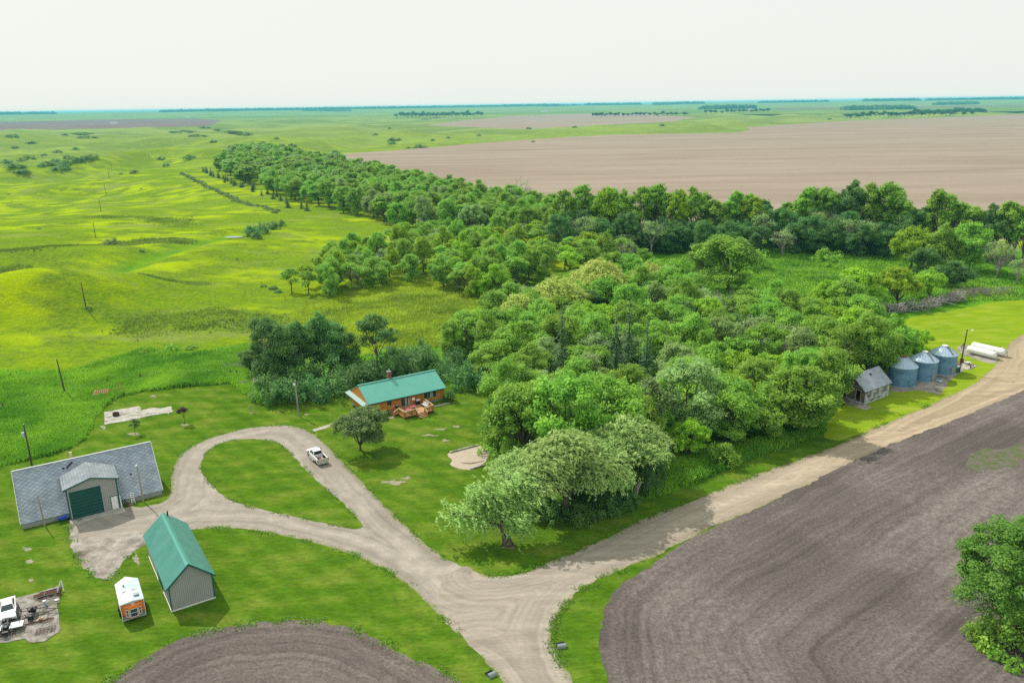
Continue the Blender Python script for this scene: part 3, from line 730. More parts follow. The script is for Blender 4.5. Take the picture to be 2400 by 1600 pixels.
def crown_shrub(seed, h=3., rad=2.2, ncl=38, nleaf=46, ls=0.27):
    r = np.random.default_rng(seed); V = []; T_ = []
    for j in range(ncl):
        d = unit(r, 1)[0]; d[2] = abs(d[2]); q = r.uniform(.55, .98)
        c = np.array([d[0]*rad*q, d[1]*rad*q, .25+d[2]*(h-.5)*q]); cr = r.uniform(.4, .75)*rad/2.2
        m = int(nleaf*r.uniform(.7, 1.3)); e = unit(r, m); p = c+e*cr*(r.uniform(0, 1, (m, 1))**.4); p[:, 2] = np.maximum(p[:, 2], .05)
        V.append(leaf_quads(r, p, e*.6+d*.6, None, ls)); T_.append(np.clip(r.uniform(.15, .85)+r.normal(0, .15, m), 0, 1))
    return finish_crown('foliage', np.concatenate(V), np.concatenate(T_))

def crown_conifer(seed, h=10., rad=2.2, tiers=17, ls=0.42, zb=.5, per=9):
    r = np.random.default_rng(seed); V = []; T_ = []
    for i in range(tiers):
        f = i/(tiers-1); z = zb+(h-zb)*f; rr = rad*(1-f)**.85+.12; k = max(4, int(per*(1-.5*f))); a0 = r.uniform(0, 6.3)
        for j in range(k):
            a = a0+6.283*j/k+r.normal(0, .2); ln = rr*r.uniform(.75, 1.15); m = max(3, int(ln*11)); t = np.linspace(.08, 1, m)[:, None]
            d = np.array([math.cos(a), math.sin(a), 0]); p = np.array([0, 0, z])+d*t*ln+np.array([0, 0, -.45])*t*t*ln+r.normal(0, .11, (m, 3))
            V.append(leaf_quads(r, p, np.array([0, 0, .8])+d*.3+np.zeros((m, 3)), d+np.zeros((m, 3)), ls, asp=.6, up=.5, rnd=.5)); T_.append(np.clip(r.uniform(.2, .8)+r.normal(0, .15, m), 0, 1))
    return finish_crown('crown', np.concatenate(V), np.concatenate(T_))

def branches_bare(seed, h=9., rad=3.5, n1=9):
    r = np.random.default_rng(seed); mb = MB(); mb.tube([(0, 0, -.1), (.1, 0, h*.22), (.1, .15, h*.4)], [.24, .19, .14], 6)
    for i in range(n1):
        a = r.uniform(0, 6.3); z0 = r.uniform(.18, .42)*h; e = Vector((math.cos(a)*rad*r.uniform(.4, 1), math.sin(a)*rad*r.uniform(.4, 1), h*r.uniform(.65, 1.0)))
        s = Vector((.1, .05, z0)); m = s.lerp(e, .5)+Vector(r.normal(0, .35, 3)); mb.tube([s, m, e], [.10, .065, .02], 4, False)
        for _ in range(7):
            t = r.uniform(.35, 1); b = (s.lerp(m, t*2) if t < .5 else m.lerp(e, t*2-1)); q = b+Vector(r.normal(0, 1, 3))*rad*.26+Vector((0, 0, .35))
            mb.tube([b, q], [.035, .012], 3, False)
            for _ in range(2):
                q2 = b.lerp(q, r.uniform(.4, 1)); mb.tube([q2, q2+Vector(r.normal(0, 1, 3))*rad*.13+Vector((0, 0, .15))], [.018, .008], 3, False)
    return mb

M_bark = mat('tree bark', (0.085, 0.065, 0.05), (0.17, 0.14, 0.115), 3, 0.95, 0.6, 8, stretch=(1, 1, .3), spec=0.1)
M_grey = mat('grey dead wood', (0.22, 0.20, 0.185), (0.36, 0.335, 0.31), 3, 0.95, 0.5, 8, spec=0.1)
LM = dict(
    green=leafmat('green leaves', (0.048, 0.105, 0.014), (0.125, 0.200, 0.028)),
    bright=leafmat('bright maple leaves', (0.050, 0.110, 0.014), (0.112, 0.190, 0.026)),
    lime=leafmat('yellow green leaves', (0.060, 0.116, 0.008), (0.138, 0.205, 0.016)),
    dark=leafmat('dark green leaves', (0.026, 0.064, 0.018), (0.066, 0.125, 0.032)),
    grey=leafmat('grey green leaves', (0.066, 0.110, 0.034), (0.135, 0.190, 0.066)),
    willow=leafmat('willow leaves', (0.072, 0.125, 0.034), (0.165, 0.225, 0.075), 0.35),
    pale=leafmat('pale willow leaves', (0.105, 0.140, 0.026), (0.205, 0.235, 0.062), 0.35),
    lilac=leafmat('bluish shrub leaves', (0.024, 0.066, 0.018), (0.064, 0.118, 0.036)),
    spruce=leafmat('spruce needles', (0.016, 0.040, 0.016), (0.038, 0.072, 0.028), 0.1),
    red=leafmat('dark purple leaves', (0.030, 0.018, 0.018), (0.070, 0.040, 0.036)),
    olive=leafmat('ornamental leaves', (0.040, 0.066, 0.022), (0.090, 0.125, 0.044)),
    brown=leafmat('rusty brown leaves', (0.070, 0.056, 0.028), (0.120, 0.100, 0.048)),
    field=leafmat('field tree leaves', (0.028, 0.074, 0.012), (0.072, 0.140, 0.024)),
    far=leafmat('far tree leaves', (0.016, 0.050, 0.026), (0.036, 0.076, 0.036)),
)
PROTO = {}   # kind -> list of (crown mesh, trunk mesh, nominal height, nominal width)
def add_proto(kind, crown, trunk, h, w): PROTO.setdefault(kind, []).append((crown, trunk, h, w))
def proto_leafy(kind, seed, h, rad, zb, tr=.22, zs=None, **k):
    me, lob = crown_leafy(seed, h, rad, zb, **k); r = np.random.default_rng(seed+500); mb = MB()
    limbs(mb, r, tr, zs or zb*1.15, [l[0] for l in lob]); add_proto(kind, me, mb.mesh('trunk', True), h, rad*2)
for s in range(6): proto_leafy('broad', 100+s, 10, 4.2, .3, nl=16, ncl=14, topb=.15, lobe=(.22, .48), zs=2.2, cl=(.6, 1.05), nleaf=80, ls=.31)
for s in range(4): proto_leafy('tall', 200+s, 16, 4.2, 2.8, tr=.30, nl=15, ncl=9, lobe=(.26, .42), cl=(.6, 1.0), nleaf=60, ls=.46, topb=.4)
for s in range(3): proto_leafy('open', 300+s, 9, 3.4, 3.0, tr=.16, nl=8, ncl=8, lobe=(.3, .44), cl=(.45, .8), nleaf=46, ls=.36, topb=.35)
for s in range(3): proto_leafy('round', 400+s, 7, 4.3, .9, tr=.2, nl=13, ncl=14, lobe=(.34, .46), nleaf=70, ls=.32, cl=(.45, .8))
for s in range(3):
    me, lob = crown_swept(600+s, 11, 5.2, 1.0, nst=1700, nl=14, wind=(.75, -.25, 0)); mb = MB(); limbs(mb, np.random.default_rng(610+s), .42, 2.6, [l[0] for l in lob]); add_proto('willow', me, mb.mesh('trunk', True), 11, 11.5)
for s in range(4): add_proto('shrub', crown_shrub(700+s), MB().tube([(0, 0, -.1), (.05, 0, .8), (.1, .1, 1.8)], [.10, .08, .04], 6).mesh('stem', True), 3, 4.4)
for s in range(2): add_proto('spruce', crown_conifer(800+s, 12, 2.5, 22), MB().tube([(0, 0, -.1), (0, 0, 6), (0, 0, 11.5)], [.22, .14, .03], 6).mesh('trunk', True), 12, 5)
for s in range(2): add_proto('cedar', crown_conifer(820+s, 5, 1.5, 11, ls=.4, zb=.2), MB().tube([(0, 0, -.1), (0, 0, 2), (0, 0, 4.6)], [.12, .09, .02], 6).mesh('trunk', True), 5, 3)
for s in range(2):
    me, lob = crown_leafy(840+s, 9, 3.4, 2.6, nl=7, ncl=6, nleaf=26, ls=.30, lobe=(.3, .42)); add_proto('thin', me, branches_bare(850+s, 9.2, 3.5, 12).mesh('trunk', True), 9.2, 7)
for s in range(2):
    me, lob = crown_leafy(860+s, 9, 3.0, 4.5, nl=3, ncl=4, nleaf=18, ls=.28); add_proto('bare', me, branches_bare(870+s, 9.5, 3.9, 13).mesh('trunk', True), 9.5, 7.8)
for s in range(2): proto_leafy('field', 950+s, 13, 5.0, 1.2, tr=.3, nl=24, ncl=13, nleaf=150, ls=.21, lobe=(.22, .38), cl=(.5, .9), topb=.3)
# small stand-alone versions for far rows
for s in range(3): proto_leafy('small', 900+s, 10, 4.4, 1.0, nl=7, ncl=6, nleaf=22, ls=.95, cl=(.8, 1.3))

NTREE = 0
def plant(kind, leaf, base, h, w, label, cat, name, group=None, rz=None, bark=None, lean=None):
    global NTREE
    lst = PROTO[kind]; cm, tm, ph, pw = lst[NTREE % len(lst)]; NTREE += 1
    o = thing(name, label, cat, base, random.uniform(0, 6.283) if rz is None else rz, group)
    o.scale = (w/pw, w/pw, h/ph)
    if lean: o.rotation_euler = (lean[0], lean[1], o.rotation_euler[2])
    leafy = 'foliage' if kind == 'shrub' else 'crown'
    for nm, me, m in ((leafy, cm, LM[leaf]), ('stem' if kind == 'shrub' else 'trunk', tm, bark or (M_grey if kind in ('bare', 'thin') else M_bark))):
        if not me.materials: me.materials.append(m)
        c = bpy.data.objects.new(nm, me); C.objects.link(c); c.parent = o
        c.material_slots[0].link = 'OBJECT'; c.material_slots[0].material = m
    return o

TAKEN = []     # world x, y, radius of every placed tree
def tree(kind, leaf, bx, by, ty, wpx, label, cat='tree', name='tree', group=None, rz=None, hill=False, **k):
    b = at(bx, by) if hill else g(bx, by)
    h = height_px(b, ty); w = wpx*mpp(b); TAKEN.append((b[0], b[1], w*.33))
    return plant(kind, leaf, tuple(b), h, w, label, cat, name, group, rz, **k)

# ---- trees that stand out
# big willow on the corner: one long low limb to the left
def corner_willow():
    b = g(1166, 1250); r = np.random.default_rng(42)
    o = thing('willow_tree', 'leaning willow alone on the lawn corner with one long low limb reaching left', 'tree', tuple(b))
    mb = MB()
    mb.tube([(0, 0, -.2), (-.15, .1, .7), (-.35, .2, 1.8), (-.75, .3, 3.2)], [.95, .66, .58, .5], 9)
    ends = []
    def limb(pts, r0, r1):
        mb.tube(pts, np.linspace(r0, r1, len(pts)), 6, False); ends.append(pts)
    limb([(-.6, .25, 2.6), (-1.8, .0, 3.3), (-3.2, .2, 4.0), (-4.6, .4, 4.3), (-6.8, .3, 4.5), (-8.4, .5, 5.2)], .34, .06)
    limb([(-.75, .3, 3.1), (-1.2, .6, 5.0), (-1.8, 1.0, 7.0), (-3.2, 1.4, 8.6)], .3, .06)
    limb([(-.75, .3, 3.1), (-.2, 1.2, 5.2), (.4, 2.0, 7.6), (.6, 2.6, 9.6)], .32, .06)
    limb([(-.7, .3, 3.0), (1.2, .8, 4.9), (2.6, 1.2, 6.2), (4.4, 1.8, 7.6)], .28, .06)
    limb([(-1.2, .6, 5.0), (-3.4, 1.6, 6.2), (-5.2, 2.4, 6.9)], .16, .05)
    limb([(-.2, 1.2, 5.2), (1.8, 2.6, 7.2), (3.2, 3.6, 9.0)], .18, .05)
    limb([(-.6, .2, 2.8), (.9, -.7, 4.0), (2.0, -1.0, 4.6)], .18, .05)
    o2 = part('trunk', mb, M_bark, o, True)
    V = []; T_ = []
    w = np.array([.7, -.25, 0])
    for pts in ends:
        P = np.array(pts)
        for j in range(230):
            t = r.uniform(.35, 1.0)*(len(P)-1); i = min(int(t), len(P)-2); s = P[i]+(P[i+1]-P[i])*(t-i)+r.normal(0, 1, 3)*np.array([.85, .85, .62])
            ln = r.uniform(.8, 2.1); m = 10; q = np.linspace(0, 1, m)[:, None]
            d = r.normal(0, .5, 3)+w; p = s+d*q*ln*.7+np.array([0, 0, -1])*q**1.6*ln*.8+r.normal(0, .09, (m, 3))
            tan = d*.8+np.array([0, 0, -1.4])*q**.7
            V.append(leaf_quads(r, p, np.array([0, 0, 1.])+r.normal(0, .4, (m, 3)), tan/np.linalg.norm(tan, axis=1)[:, None], .5, asp=.36, rnd=.5)); T_.append(np.clip(r.uniform(.15, .8)+r.normal(0, .12, m), 0, 1))
    cr = finish_crown('crown', np.concatenate(V), np.concatenate(T_)); link('crown', cr, LM['willow'], o)
    TAKEN.append((b[0], b[1], 4))
corner_willow()
tree('willow', 'willow', 1300, 1185, 985, 285, 'second willow from the corner with windswept silvery crown over dark undergrowth', name='willow_tree', rz=.3)
tree('willow', 'willow', 1205, 1150, 1030, 190, 'small drooping willow squeezed between the corner willow and its neighbour', name='willow_tree', rz=2.)
tree('willow', 'willow', 1435, 1128, 952, 250, 'tallest silvery willow beside the broken stump near the gravel road', name='willow_tree', rz=1.2)
tree('willow', 'willow', 1370, 1165, 1010, 210, 'low willow crown in front of the tall silvery willow', name='willow_tree', rz=4.)
def stump():
    b = g(1458, 1142); mb = MB().tube([(0, 0, -.1), (.1, 0, .8), (.35, .1, 1.7), (.75, .2, 2.6)], [.5, .42, .38, .34], 9)
    solo('broken_stump', mb, M_grey, 'grey broken tree stump leaning right at the foot of the tall willow', 'stump', tuple(b), smooth=False)
stump()
tree('broad', 'bright', 1200, 1062, 885, 190, 'bright green maple at the left corner of the grove beside the sand pit', name='maple_tree')
tree('broad', 'bright', 1300, 1090, 862, 200, 'large bright green maple behind the willows', name='maple_tree')
tree('broad', 'bright', 1405, 1075, 872, 190, 'bright green maple right behind the tallest silvery willow', name='maple_tree')
tree('broad', 'bright', 1205, 965, 842, 125, 'pale fresh green maple leaning over the lawn right of the log house', name='maple_tree')
tree('broad', 'bright', 1835, 992, 838, 165, 'big bright green maple at the right front corner of the grove near the wooden shed', name='maple_tree')
tree('broad', 'bright', 1772, 1008, 905, 110, 'rounded low maple just left of the grove corner by the road', name='maple_tree')
tree('broad', 'green', 1680, 1020, 900, 120, 'dense green tree in the middle of the grove front facing the road', name='maple_tree')
tree('broad', 'grey', 1575, 1000, 830, 180, 'tall greyish green elm above the grove front', name='elm_tree')
tree('round', 'lime', 1580, 1052, 968, 95, 'small yellow green tree at the grove front right of the willows', name='young_tree')
tree('shrub', 'bright', 1662, 1068, 1008, 75, 'bright leafy bush in tall grass in front of the grove', 'bush', 'leafy_bush')
tree('open', 'olive', 1500, 1030, 870, 110, 'thin olive green tree rising between the willows and the grove front', name='elm_tree')
tree('round', 'lime', 2097, 846, 754, 82, 'yellow green tree behind the grain bins standing alone', name='young_tree')
tree('round', 'olive', 828, 1034, 934, 128, 'round dense ornamental tree alone on the lawn in front of the log house', name='ornamental_tree')
tree('shrub', 'dark', 1034, 921, 890, 34, 'clipped dark round bush at the right corner of the log house', 'bush', 'round_bush')
tree('open', 'red', 425, 973, 933, 27, 'small dark purple leaved tree on the lawn', name='young_tree')
tree('open', 'dark', 311, 997, 962, 27, 'small young dark green tree below the concrete slab', name='young_tree')
tree('thin', 'grey', 577, 947, 928, 12, 'tiny newly planted sapling on the lawn left of the light pole', 'sapling', 'sapling')
def right_tree():
    b = g(2330, 1468)
    tree('field', 'field', 2335, 1468, 1205, 290, 'windblown green tree at the lower right edge in the ploughed field', name='field_tree', rz=2.2)
    tree('field', 'field', 2385, 1420, 1270, 200, 'second green tree behind the windblown tree at the lower right edge', name='field_tree', rz=.5)
    tree('shrub', 'green', 2310, 1482, 1385, 150, 'low leafy undergrowth bush beneath the tree at the lower right edge', 'bush', 'leafy_bush')
    for k, (x, y) in enumerate([(2232, 1462), (2262, 1488), (2290, 1510), (2330, 1535)]):
        tree('shrub', 'bright', x, y, y-26, 50, 'clump of tall grass and weeds at the foot of the lower right field tree', 'weeds', 'weed_clump', 'weeds under the field tree')
right_tree()
tree('broad', 'bright', 1672, 668, 543, 150, 'big round maple standing at the edge of the green clearing', name='maple_tree')
tree('broad', 'bright', 1612, 640, 560, 80, 'narrow maple on the left side of the big clearing maple', name='maple_tree')
tree('shrub', 'bright', 1558, 622, 586, 62, 'leafy bush left of the big clearing maple', 'bush', 'leafy_bush')
tree('shrub', 'green', 1745, 618, 570, 55, 'dark green bush right of the big clearing maple', 'bush', 'leafy_bush')
tree('shrub', 'bright', 1902, 602, 568, 66, 'largest of three bushes alone in the green clearing', 'bush', 'leafy_bush')
tree('shrub', 'bright', 1905, 615, 599, 16, 'tiny bush in the clearing below the large one', 'bush', 'leafy_bush')
tree('shrub', 'bright', 1932, 616, 600, 15, 'tiny bush at lower right of the large clearing bush', 'bush', 'leafy_bush')
for q in [('broad', 'green', 1935, 884, 742, 120, 'green tree directly behind the left end of the wooden shed'), ('broad', 'bright', 1990, 868, 716, 130, 'tall fresh green tree directly behind the wooden shed'), ('broad', 'green', 2032, 846, 722, 110, 'green tree between the wooden shed and the nearest grain bin'),
          ('broad', 'lime', 1955, 830, 706, 120, 'yellow green tree second in depth behind the wooden shed'), ('broad', 'green', 1890, 860, 735, 120, 'broad green tree left of the wooden shed roof')]:
    tree(*q, name='elm_tree')
for k, q in enumerate([(1400, 655, 580, 80), (1450, 668, 584, 84), (1495, 678, 596, 84), (1540, 688, 612, 84), (1590, 700, 628, 84), (1470, 640, 572, 70)]):
    tree('broad', ['green', 'bright'][k % 2], *q, 'green tree along the back edge of the grove facing the clearing', name='maple_tree', group='back edge of the grove by the clearing')
# pale willow domes and spruces inside the grove
for q in [(1375, 715, 592, 165, 'broad pale yellow green willow dome at the back of the grove'), (1275, 750, 632, 160, 'pale willow dome left of the broadest pale willow'),
          (1190, 775, 672, 130, 'pale willow at the left back corner of the grove'), (1490, 700, 602, 120, 'pale willow right of the broadest pale willow')]:
    tree('willow', 'pale', *q, name='pale_willow_tree')
for q in [(1291, 900, 700, 58, 'dark spruce with a pointed top on the left among the grove trees'), (1412, 905, 712, 62, 'broad dark spruce in the middle of the grove'),
          (1442, 880, 682, 54, 'tallest narrow dark spruce poking out of the grove'), (1482, 915, 728, 60, 'dull brownish spruce on the right of the grove spruces')]:
    tree('spruce', 'spruce', *q, name='spruce_tree'); TAKEN[-1] = (*TAKEN[-1][:2], 5.5)
tree('round', 'brown', 1292, 905, 848, 55, 'rusty brown shrub like tree inside the grove', name='brown_tree')
tree('bare', 'grey', 1395, 905, 858, 75, 'grey bare twiggy tree inside the grove', name='bare_tree')
tree('thin', 'grey', 1365, 870, 755, 85, 'silvery half leafless tree between the spruces', name='bare_tree')
tree('bare', 'grey', 1195, 485, 413, 75, 'bare branched dead tree against the brown field', name='bare_tree')
tree('open', 'dark', 868, 862, 722, 105, 'half dead tree with grey branches behind the log house', name='bare_tree', bark=M_bark)
# dark trees and shrub row left of and behind the house
for q in [('broad', 'dark', 625, 880, 732, 120, 'dark green elm at the left end of the shrub row'), ('broad', 'dark', 680, 868, 738, 100, 'dark elm second from the left above the shrub row'),
          ('broad', 'dark', 738, 856, 720, 110, 'tallest dark elm with greyish branches behind the shrub row'), ('broad', 'dark', 782, 852, 745, 90, 'smaller dark elm right of the tallest one'),
          ('broad', 'dark', 590, 860, 790, 70, 'low dark elm leaning out over the meadow by the brush')]:
    tree(*q, name='elm_tree', bark=M_grey)
for k, (x, y, d, w) in enumerate([(618, 921, 62, 84), (665, 926, 70, 92), (715, 920, 66, 86), (762, 910, 62, 84), (806, 893, 60, 80), (848, 880, 60, 80), (892, 868, 62, 80), (935, 858, 58, 78), (975, 850, 62, 80),
                                  (640, 893, 70, 90), (700, 890, 74, 90), (760, 878, 66, 90), (825, 862, 62, 90), (905, 845, 58, 80), (965, 835, 60, 80)]):
    tree('shrub', 'lilac' if k % 3 else 'dark', x, y, y-d, w, 'dark bushy lilac in the front line of the shrub row behind the log house' if k < 9 else 'dark bushy lilac in the back line of the shrub row behind the log house', 'shrub', 'lilac_shrub', 'front line of lilac shrubs behind the house' if k < 9 else 'back line of lilac shrubs behind the house')
for k, (x, y, d, w, lb) in enumerate([(1030, 868, 52, 70, 'rounded grey green lilac nearest the house on its right'), (1068, 888, 66, 84, 'large grey green lilac bulging onto the lawn right of the house'), (1108, 895, 70, 84, 'tall lilac at the edge of the grove right of the house'),
                                      (1045, 850, 60, 76, 'lilac behind the one nearest the house on the right')]):
    tree('shrub', 'lilac', x, y, y-d, w, lb, 'shrub', 'lilac_shrub')
tree('broad', 'green', 1032, 830, 742, 64, 'slim green tree at the left edge of the grove above the house roof', name='elm_tree')
for k, (x, y, d, w) in enumerate([(1280, 1195, 50, 70), (1330, 1200, 52, 74), (1390, 1180, 55, 76), (1440, 1160, 50, 70), (1490, 1125, 55, 70), (1500, 1095, 60, 74), (1350, 1150, 70, 80), (1240, 1160, 60, 70)]):
    tree('shrub', 'dark', x, y, y-d, w, 'dark undergrowth bush beneath the windswept willows by the road', 'bush', 'undergrowth_bush', 'undergrowth beneath the willows')
# windbreak along the big field
WB = [(1290, 568, 432), (1338, 565, 418), (1385, 570, 425), (1425, 565, 430), (1468, 568, 424), (1508, 565, 416), (1548, 570, 430), (1592, 566, 424), (1640, 570, 455), (1688, 566, 433), (1720, 568, 448), (1765, 560, 482),
      (1812, 562, 462), (1852, 566, 424), (1893, 566, 426), (1940, 568, 408), (1983, 570, 416), (2022, 572, 411), (2062, 578, 448), (2102, 582, 468), (2142, 588, 430), (2182, 592, 456), (2228, 596, 470), (2268, 600, 464), (2308, 604, 458), (2346, 608, 462)]
for k, (x, y, t) in enumerate(WB):
    lf = ['green', 'bright', 'green', 'dark'][k % 4] if x > 1760 else ['green', 'bright', 'lime', 'green'][k % 4]
    tree('tall', lf, x, y, t, 62 if x < 1700 else 70, ('tall cottonwood in the left half of the windbreak in front of the brown field' if x < 1740 else 'tall cottonwood in the right half of the windbreak in front of the brown field'), name='cottonwood_tree',
         group='left half of the cottonwood windbreak' if x < 1740 else 'right half of the cottonwood windbreak')
for k, (x, y, t) in enumerate(WB):
    if k == 11: continue
    tree('tall', ['green', 'dark', 'bright'][k % 3], x+random.uniform(12, 26), y-9, t+random.uniform(2, 22), 64, 'cottonwood in the back row of the windbreak beside the brown field', name='cottonwood_tree', group='back row of the cottonwood windbreak')
for k, x in enumerate(list(range(1285, 2110, 30))+list(range(1300, 2110, 32))):
    if 1750 < x < 1775: continue
    y = (582 if k < 28 else 570)+(x-1285)*.004+random.uniform(-4, 6)
    lf = ['dark', 'dark', 'grey', 'dark', 'lilac'][k % 5]
    tree('thin' if lf == 'grey' else 'broad', lf, x, y, y-random.uniform(55, 95), 70, 'low dark tree filling the foot of the windbreak' if lf != 'grey' else 'greyish thin tree at the foot of the windbreak', name='understorey_tree', group='low trees at the foot of the windbreak' if lf != 'grey' else 'grey trees at the foot of the windbreak')
tree('thin', 'grey', 1880, 575, 480, 78, 'widest silvery tree in front of the right cottonwoods', name='silver_tree')
tree('thin', 'grey', 1965, 585, 500, 84, 'silvery tree among the right cottonwoods beside the clearing', name='silver_tree')
for q in [('broad', 'lime', 2092, 618, 520, 92, 'light green tree at the right end of the clearing'), ('broad', 'green', 2165, 625, 515, 90, 'green tree right of the light green one by the clearing'), ('broad', 'green', 2225, 622, 510, 84, 'green tree before the right windbreak near the frame edge'),
          ('thin', 'grey', 2290, 640, 548, 88, 'grey leafless looking tree near the right edge above the meadow'), ('thin', 'grey', 2335, 655, 590, 60, 'small grey tree at the right edge above the brush pile'),
          ('round', 'lime', 1962, 712, 618, 128, 'yellow green tree on the right flank of the grove near the clearing'), ('round', 'lime', 2060, 702, 612, 100, 'yellow green tree left of the long brush pile'), ('round', 'lime', 2135, 690, 618, 84, 'yellow green small tree just above the brush pile'),
          ('round', 'lime', 1905, 735, 645, 80, 'yellow green tree at the grove edge left of the bigger yellow ones'), ('broad', 'lilac', 2185, 662, 600, 86, 'bluish dark tree behind the yellow green trees on the right'), ('broad', 'dark', 2120, 640, 570, 70, 'dark tree behind the yellow green trees at the clearing end')]:
    tree(*q, name='meadow_tree')

# ---- groves filled between the trees above
def grove(poly, gap, hr, wr, kinds, where, grp, seed, limit=300, hill=False, name='grove_tree'):
    r = np.random.default_rng(seed); P = np.array(gl(poly)); lo = P.min(0); hi = P.max(0); n = 0; pts = []
    for _ in range(9000):
        if n >= limit: break
        x, y = r.uniform(lo, hi)
        if not poly_dist(np.array([x]), np.array([y]), P)[1][0]: continue
        if any((x-a)**2+(y-b)**2 < max(gap*.6, c)**2 for a, b, c in TAKEN): continue
        if any((x-a)**2+(y-b)**2 < gap*gap for a, b in pts): continue
        pts.append((x, y)); n += 1
        k, lf, adj = kinds[int(r.choice(len(kinds), p=[q[3] for q in kinds]))][:3]
        h = r.uniform(*hr)*(0.8 if k in ('round', 'thin', 'open') else 1); w = r.uniform(*wr)
        plant(k, lf, (x, y, th(x, y) if hill else 0.0), h, w, f'{adj} {where}', 'tree', name, f'{grp}, {adj}')
    return n
mixed = [('broad', 'green', 'green leafy tree', .42), ('broad', 'bright', 'fresh bright green tree', .27), ('round', 'lime', 'yellow green tree', .10), ('broad', 'grey', 'dull grey green tree', .10), ('thin', 'grey', 'half bare grey tree', .05), ('open', 'dark', 'dark green tree', .06)]
print('grove', grove([(1140, 890), (1150, 1040), (1300, 1060), (1480, 1060), (1540, 1020), (1720, 990), (1870, 975), (1900, 905), (1890, 860), (1500, 850), (1250, 850), (1120, 850)], 6.6, (9, 12.5), (9, 12.5), mixed, 'in the front half of the big grove by the road', 'front half of the grove', 1),
      grove([(1060, 830), (1120, 850), (1500, 850), (1890, 860), (1985, 845), (2040, 800), (2000, 760), (1880, 745), (1700, 735), (1520, 690), (1400, 690), (1180, 745), (1100, 780)], 7.3, (10.5, 14), (10, 13), mixed, 'in the back half of the big grove', 'back half of the grove', 2))
r = np.random.default_rng(77); G1 = np.array(gl([(1125, 880), (1140, 1060), (1300, 1090), (1480, 1090), (1560, 1045), (1730, 1010), (1890, 985), (1925, 905), (2030, 850), (2010, 765), (1880, 745), (1700, 735), (1520, 700), (1400, 700), (1180, 755), (1060, 820)]))
nb = 0
while nb < 95:
    x, y = r.uniform(G1.min(0), G1.max(0))
    if poly_dist(np.array([x]), np.array([y]), G1)[1][0]:
        nb += 1; plant('shrub', ['green', 'bright', 'lime', 'grey', 'green'][nb % 5], (x, y, 0), r.uniform(3.2, 6.2), r.uniform(5.5, 8.5), 'leafy undergrowth bush between the trees of the big grove', 'bush', 'grove_bush', 'undergrowth in the big grove')
r2 = [('open', 'green', 'slender green tree', .34), ('broad', 'green', 'leafy green tree', .26), ('broad', 'lime', 'yellow green tree', .16), ('open', 'lime', 'thin light green tree', .12), ('thin', 'grey', 'greyish bare twigged tree', .12)]
print('upper', grove([(665, 676), (770, 688), (860, 662), (985, 648), (1090, 690), (1130, 690), (1130, 560), (1000, 545), (890, 580), (760, 610)], 6.7, (9.5, 14), (7.5, 10), r2, 'on the left part of the wooded rise', 'left part of the wooded rise', 3, name='woodland_tree'),
      grove([(1130, 690), (1230, 655), (1330, 640), (1440, 615), (1440, 585), (1270, 560), (1130, 560)], 8, (11, 15), (9, 11.5), r2, 'on the right part of the wooded rise', 'right part of the wooded rise', 4, name='woodland_tree'))
belt = [('broad', 'green', 'rounded green tree', .52), ('broad', 'bright', 'lighter green tree', .16), ('broad', 'grey', 'grey green tree', .16), ('tall', 'green', 'taller tree', .16)]
print('belt', grove([(500, 392), (560, 420), (640, 450), (700, 375), (600, 352), (545, 362)], 17, (14, 18), (16, 20), belt, 'at the far end of the long shelterbelt', 'far end of the shelterbelt', 5, name='shelterbelt_tree'),
      grove([(640, 450), (765, 487), (830, 498), (960, 440), (860, 408), (770, 385), (700, 375)], 12.6, (13, 17), (12.5, 16), belt, 'in the middle of the long shelterbelt', 'middle of the shelterbelt', 6, name='shelterbelt_tree'),
      grove([(830, 498), (905, 520), (1000, 535), (1130, 545), (1270, 545), (1265, 500), (1150, 478), (960, 440)], 10, (12.5, 17), (11, 14), belt, 'at the near end of the long shelterbelt', 'near end of the shelterbelt', 7, name='shelterbelt_tree'))
# conifer rows along the shelterbelt
def along(pts, k, jit):
    W = [np.array(g(*p)[:2]) for p in pts]; L = [0]
    for a, b in zip(W[:-1], W[1:]): L.append(L[-1]+np.hypot(*(b-a)))
    res = []
    for i in range(k):
        s = L[-1]*(i+.5)/k; j = max(q for q in range(len(L)-1) if L[q] <= s); t = (s-L[j])/(L[j+1]-L[j]); p = W[j]+(W[j+1]-W[j])*t+np.array([random.gauss(0, jit), random.gauss(0, jit)])
        res.append(p)
    return res
for i, p in enumerate(along([(462, 392), (520, 418), (580, 436), (630, 455), (680, 478), (722, 487)], 34, 2.2)):
    if i in (22, 28, 30): continue
    plant('cedar', 'spruce', (p[0], p[1], th(*p)), random.uniform(4.2, 6.5), random.uniform(3.6, 5), 'small dark cedar in the row along the left side of the shelterbelt', 'conifer', 'cedar_tree', 'cedar row beside the shelterbelt')
for i, p in enumerate(along([(414, 400), (460, 418), (510, 440), (545, 460), (580, 474), (615, 480), (636, 494)], 58, .9)):
    plant('shrub', 'olive', (p[0], p[1], th(*p)), random.uniform(1.4, 2.4), random.uniform(3.6, 5.5), 'low grey green hedge shrub in the straight row across the pasture', 'shrub', 'hedge_shrub', 'hedge row across the pasture')
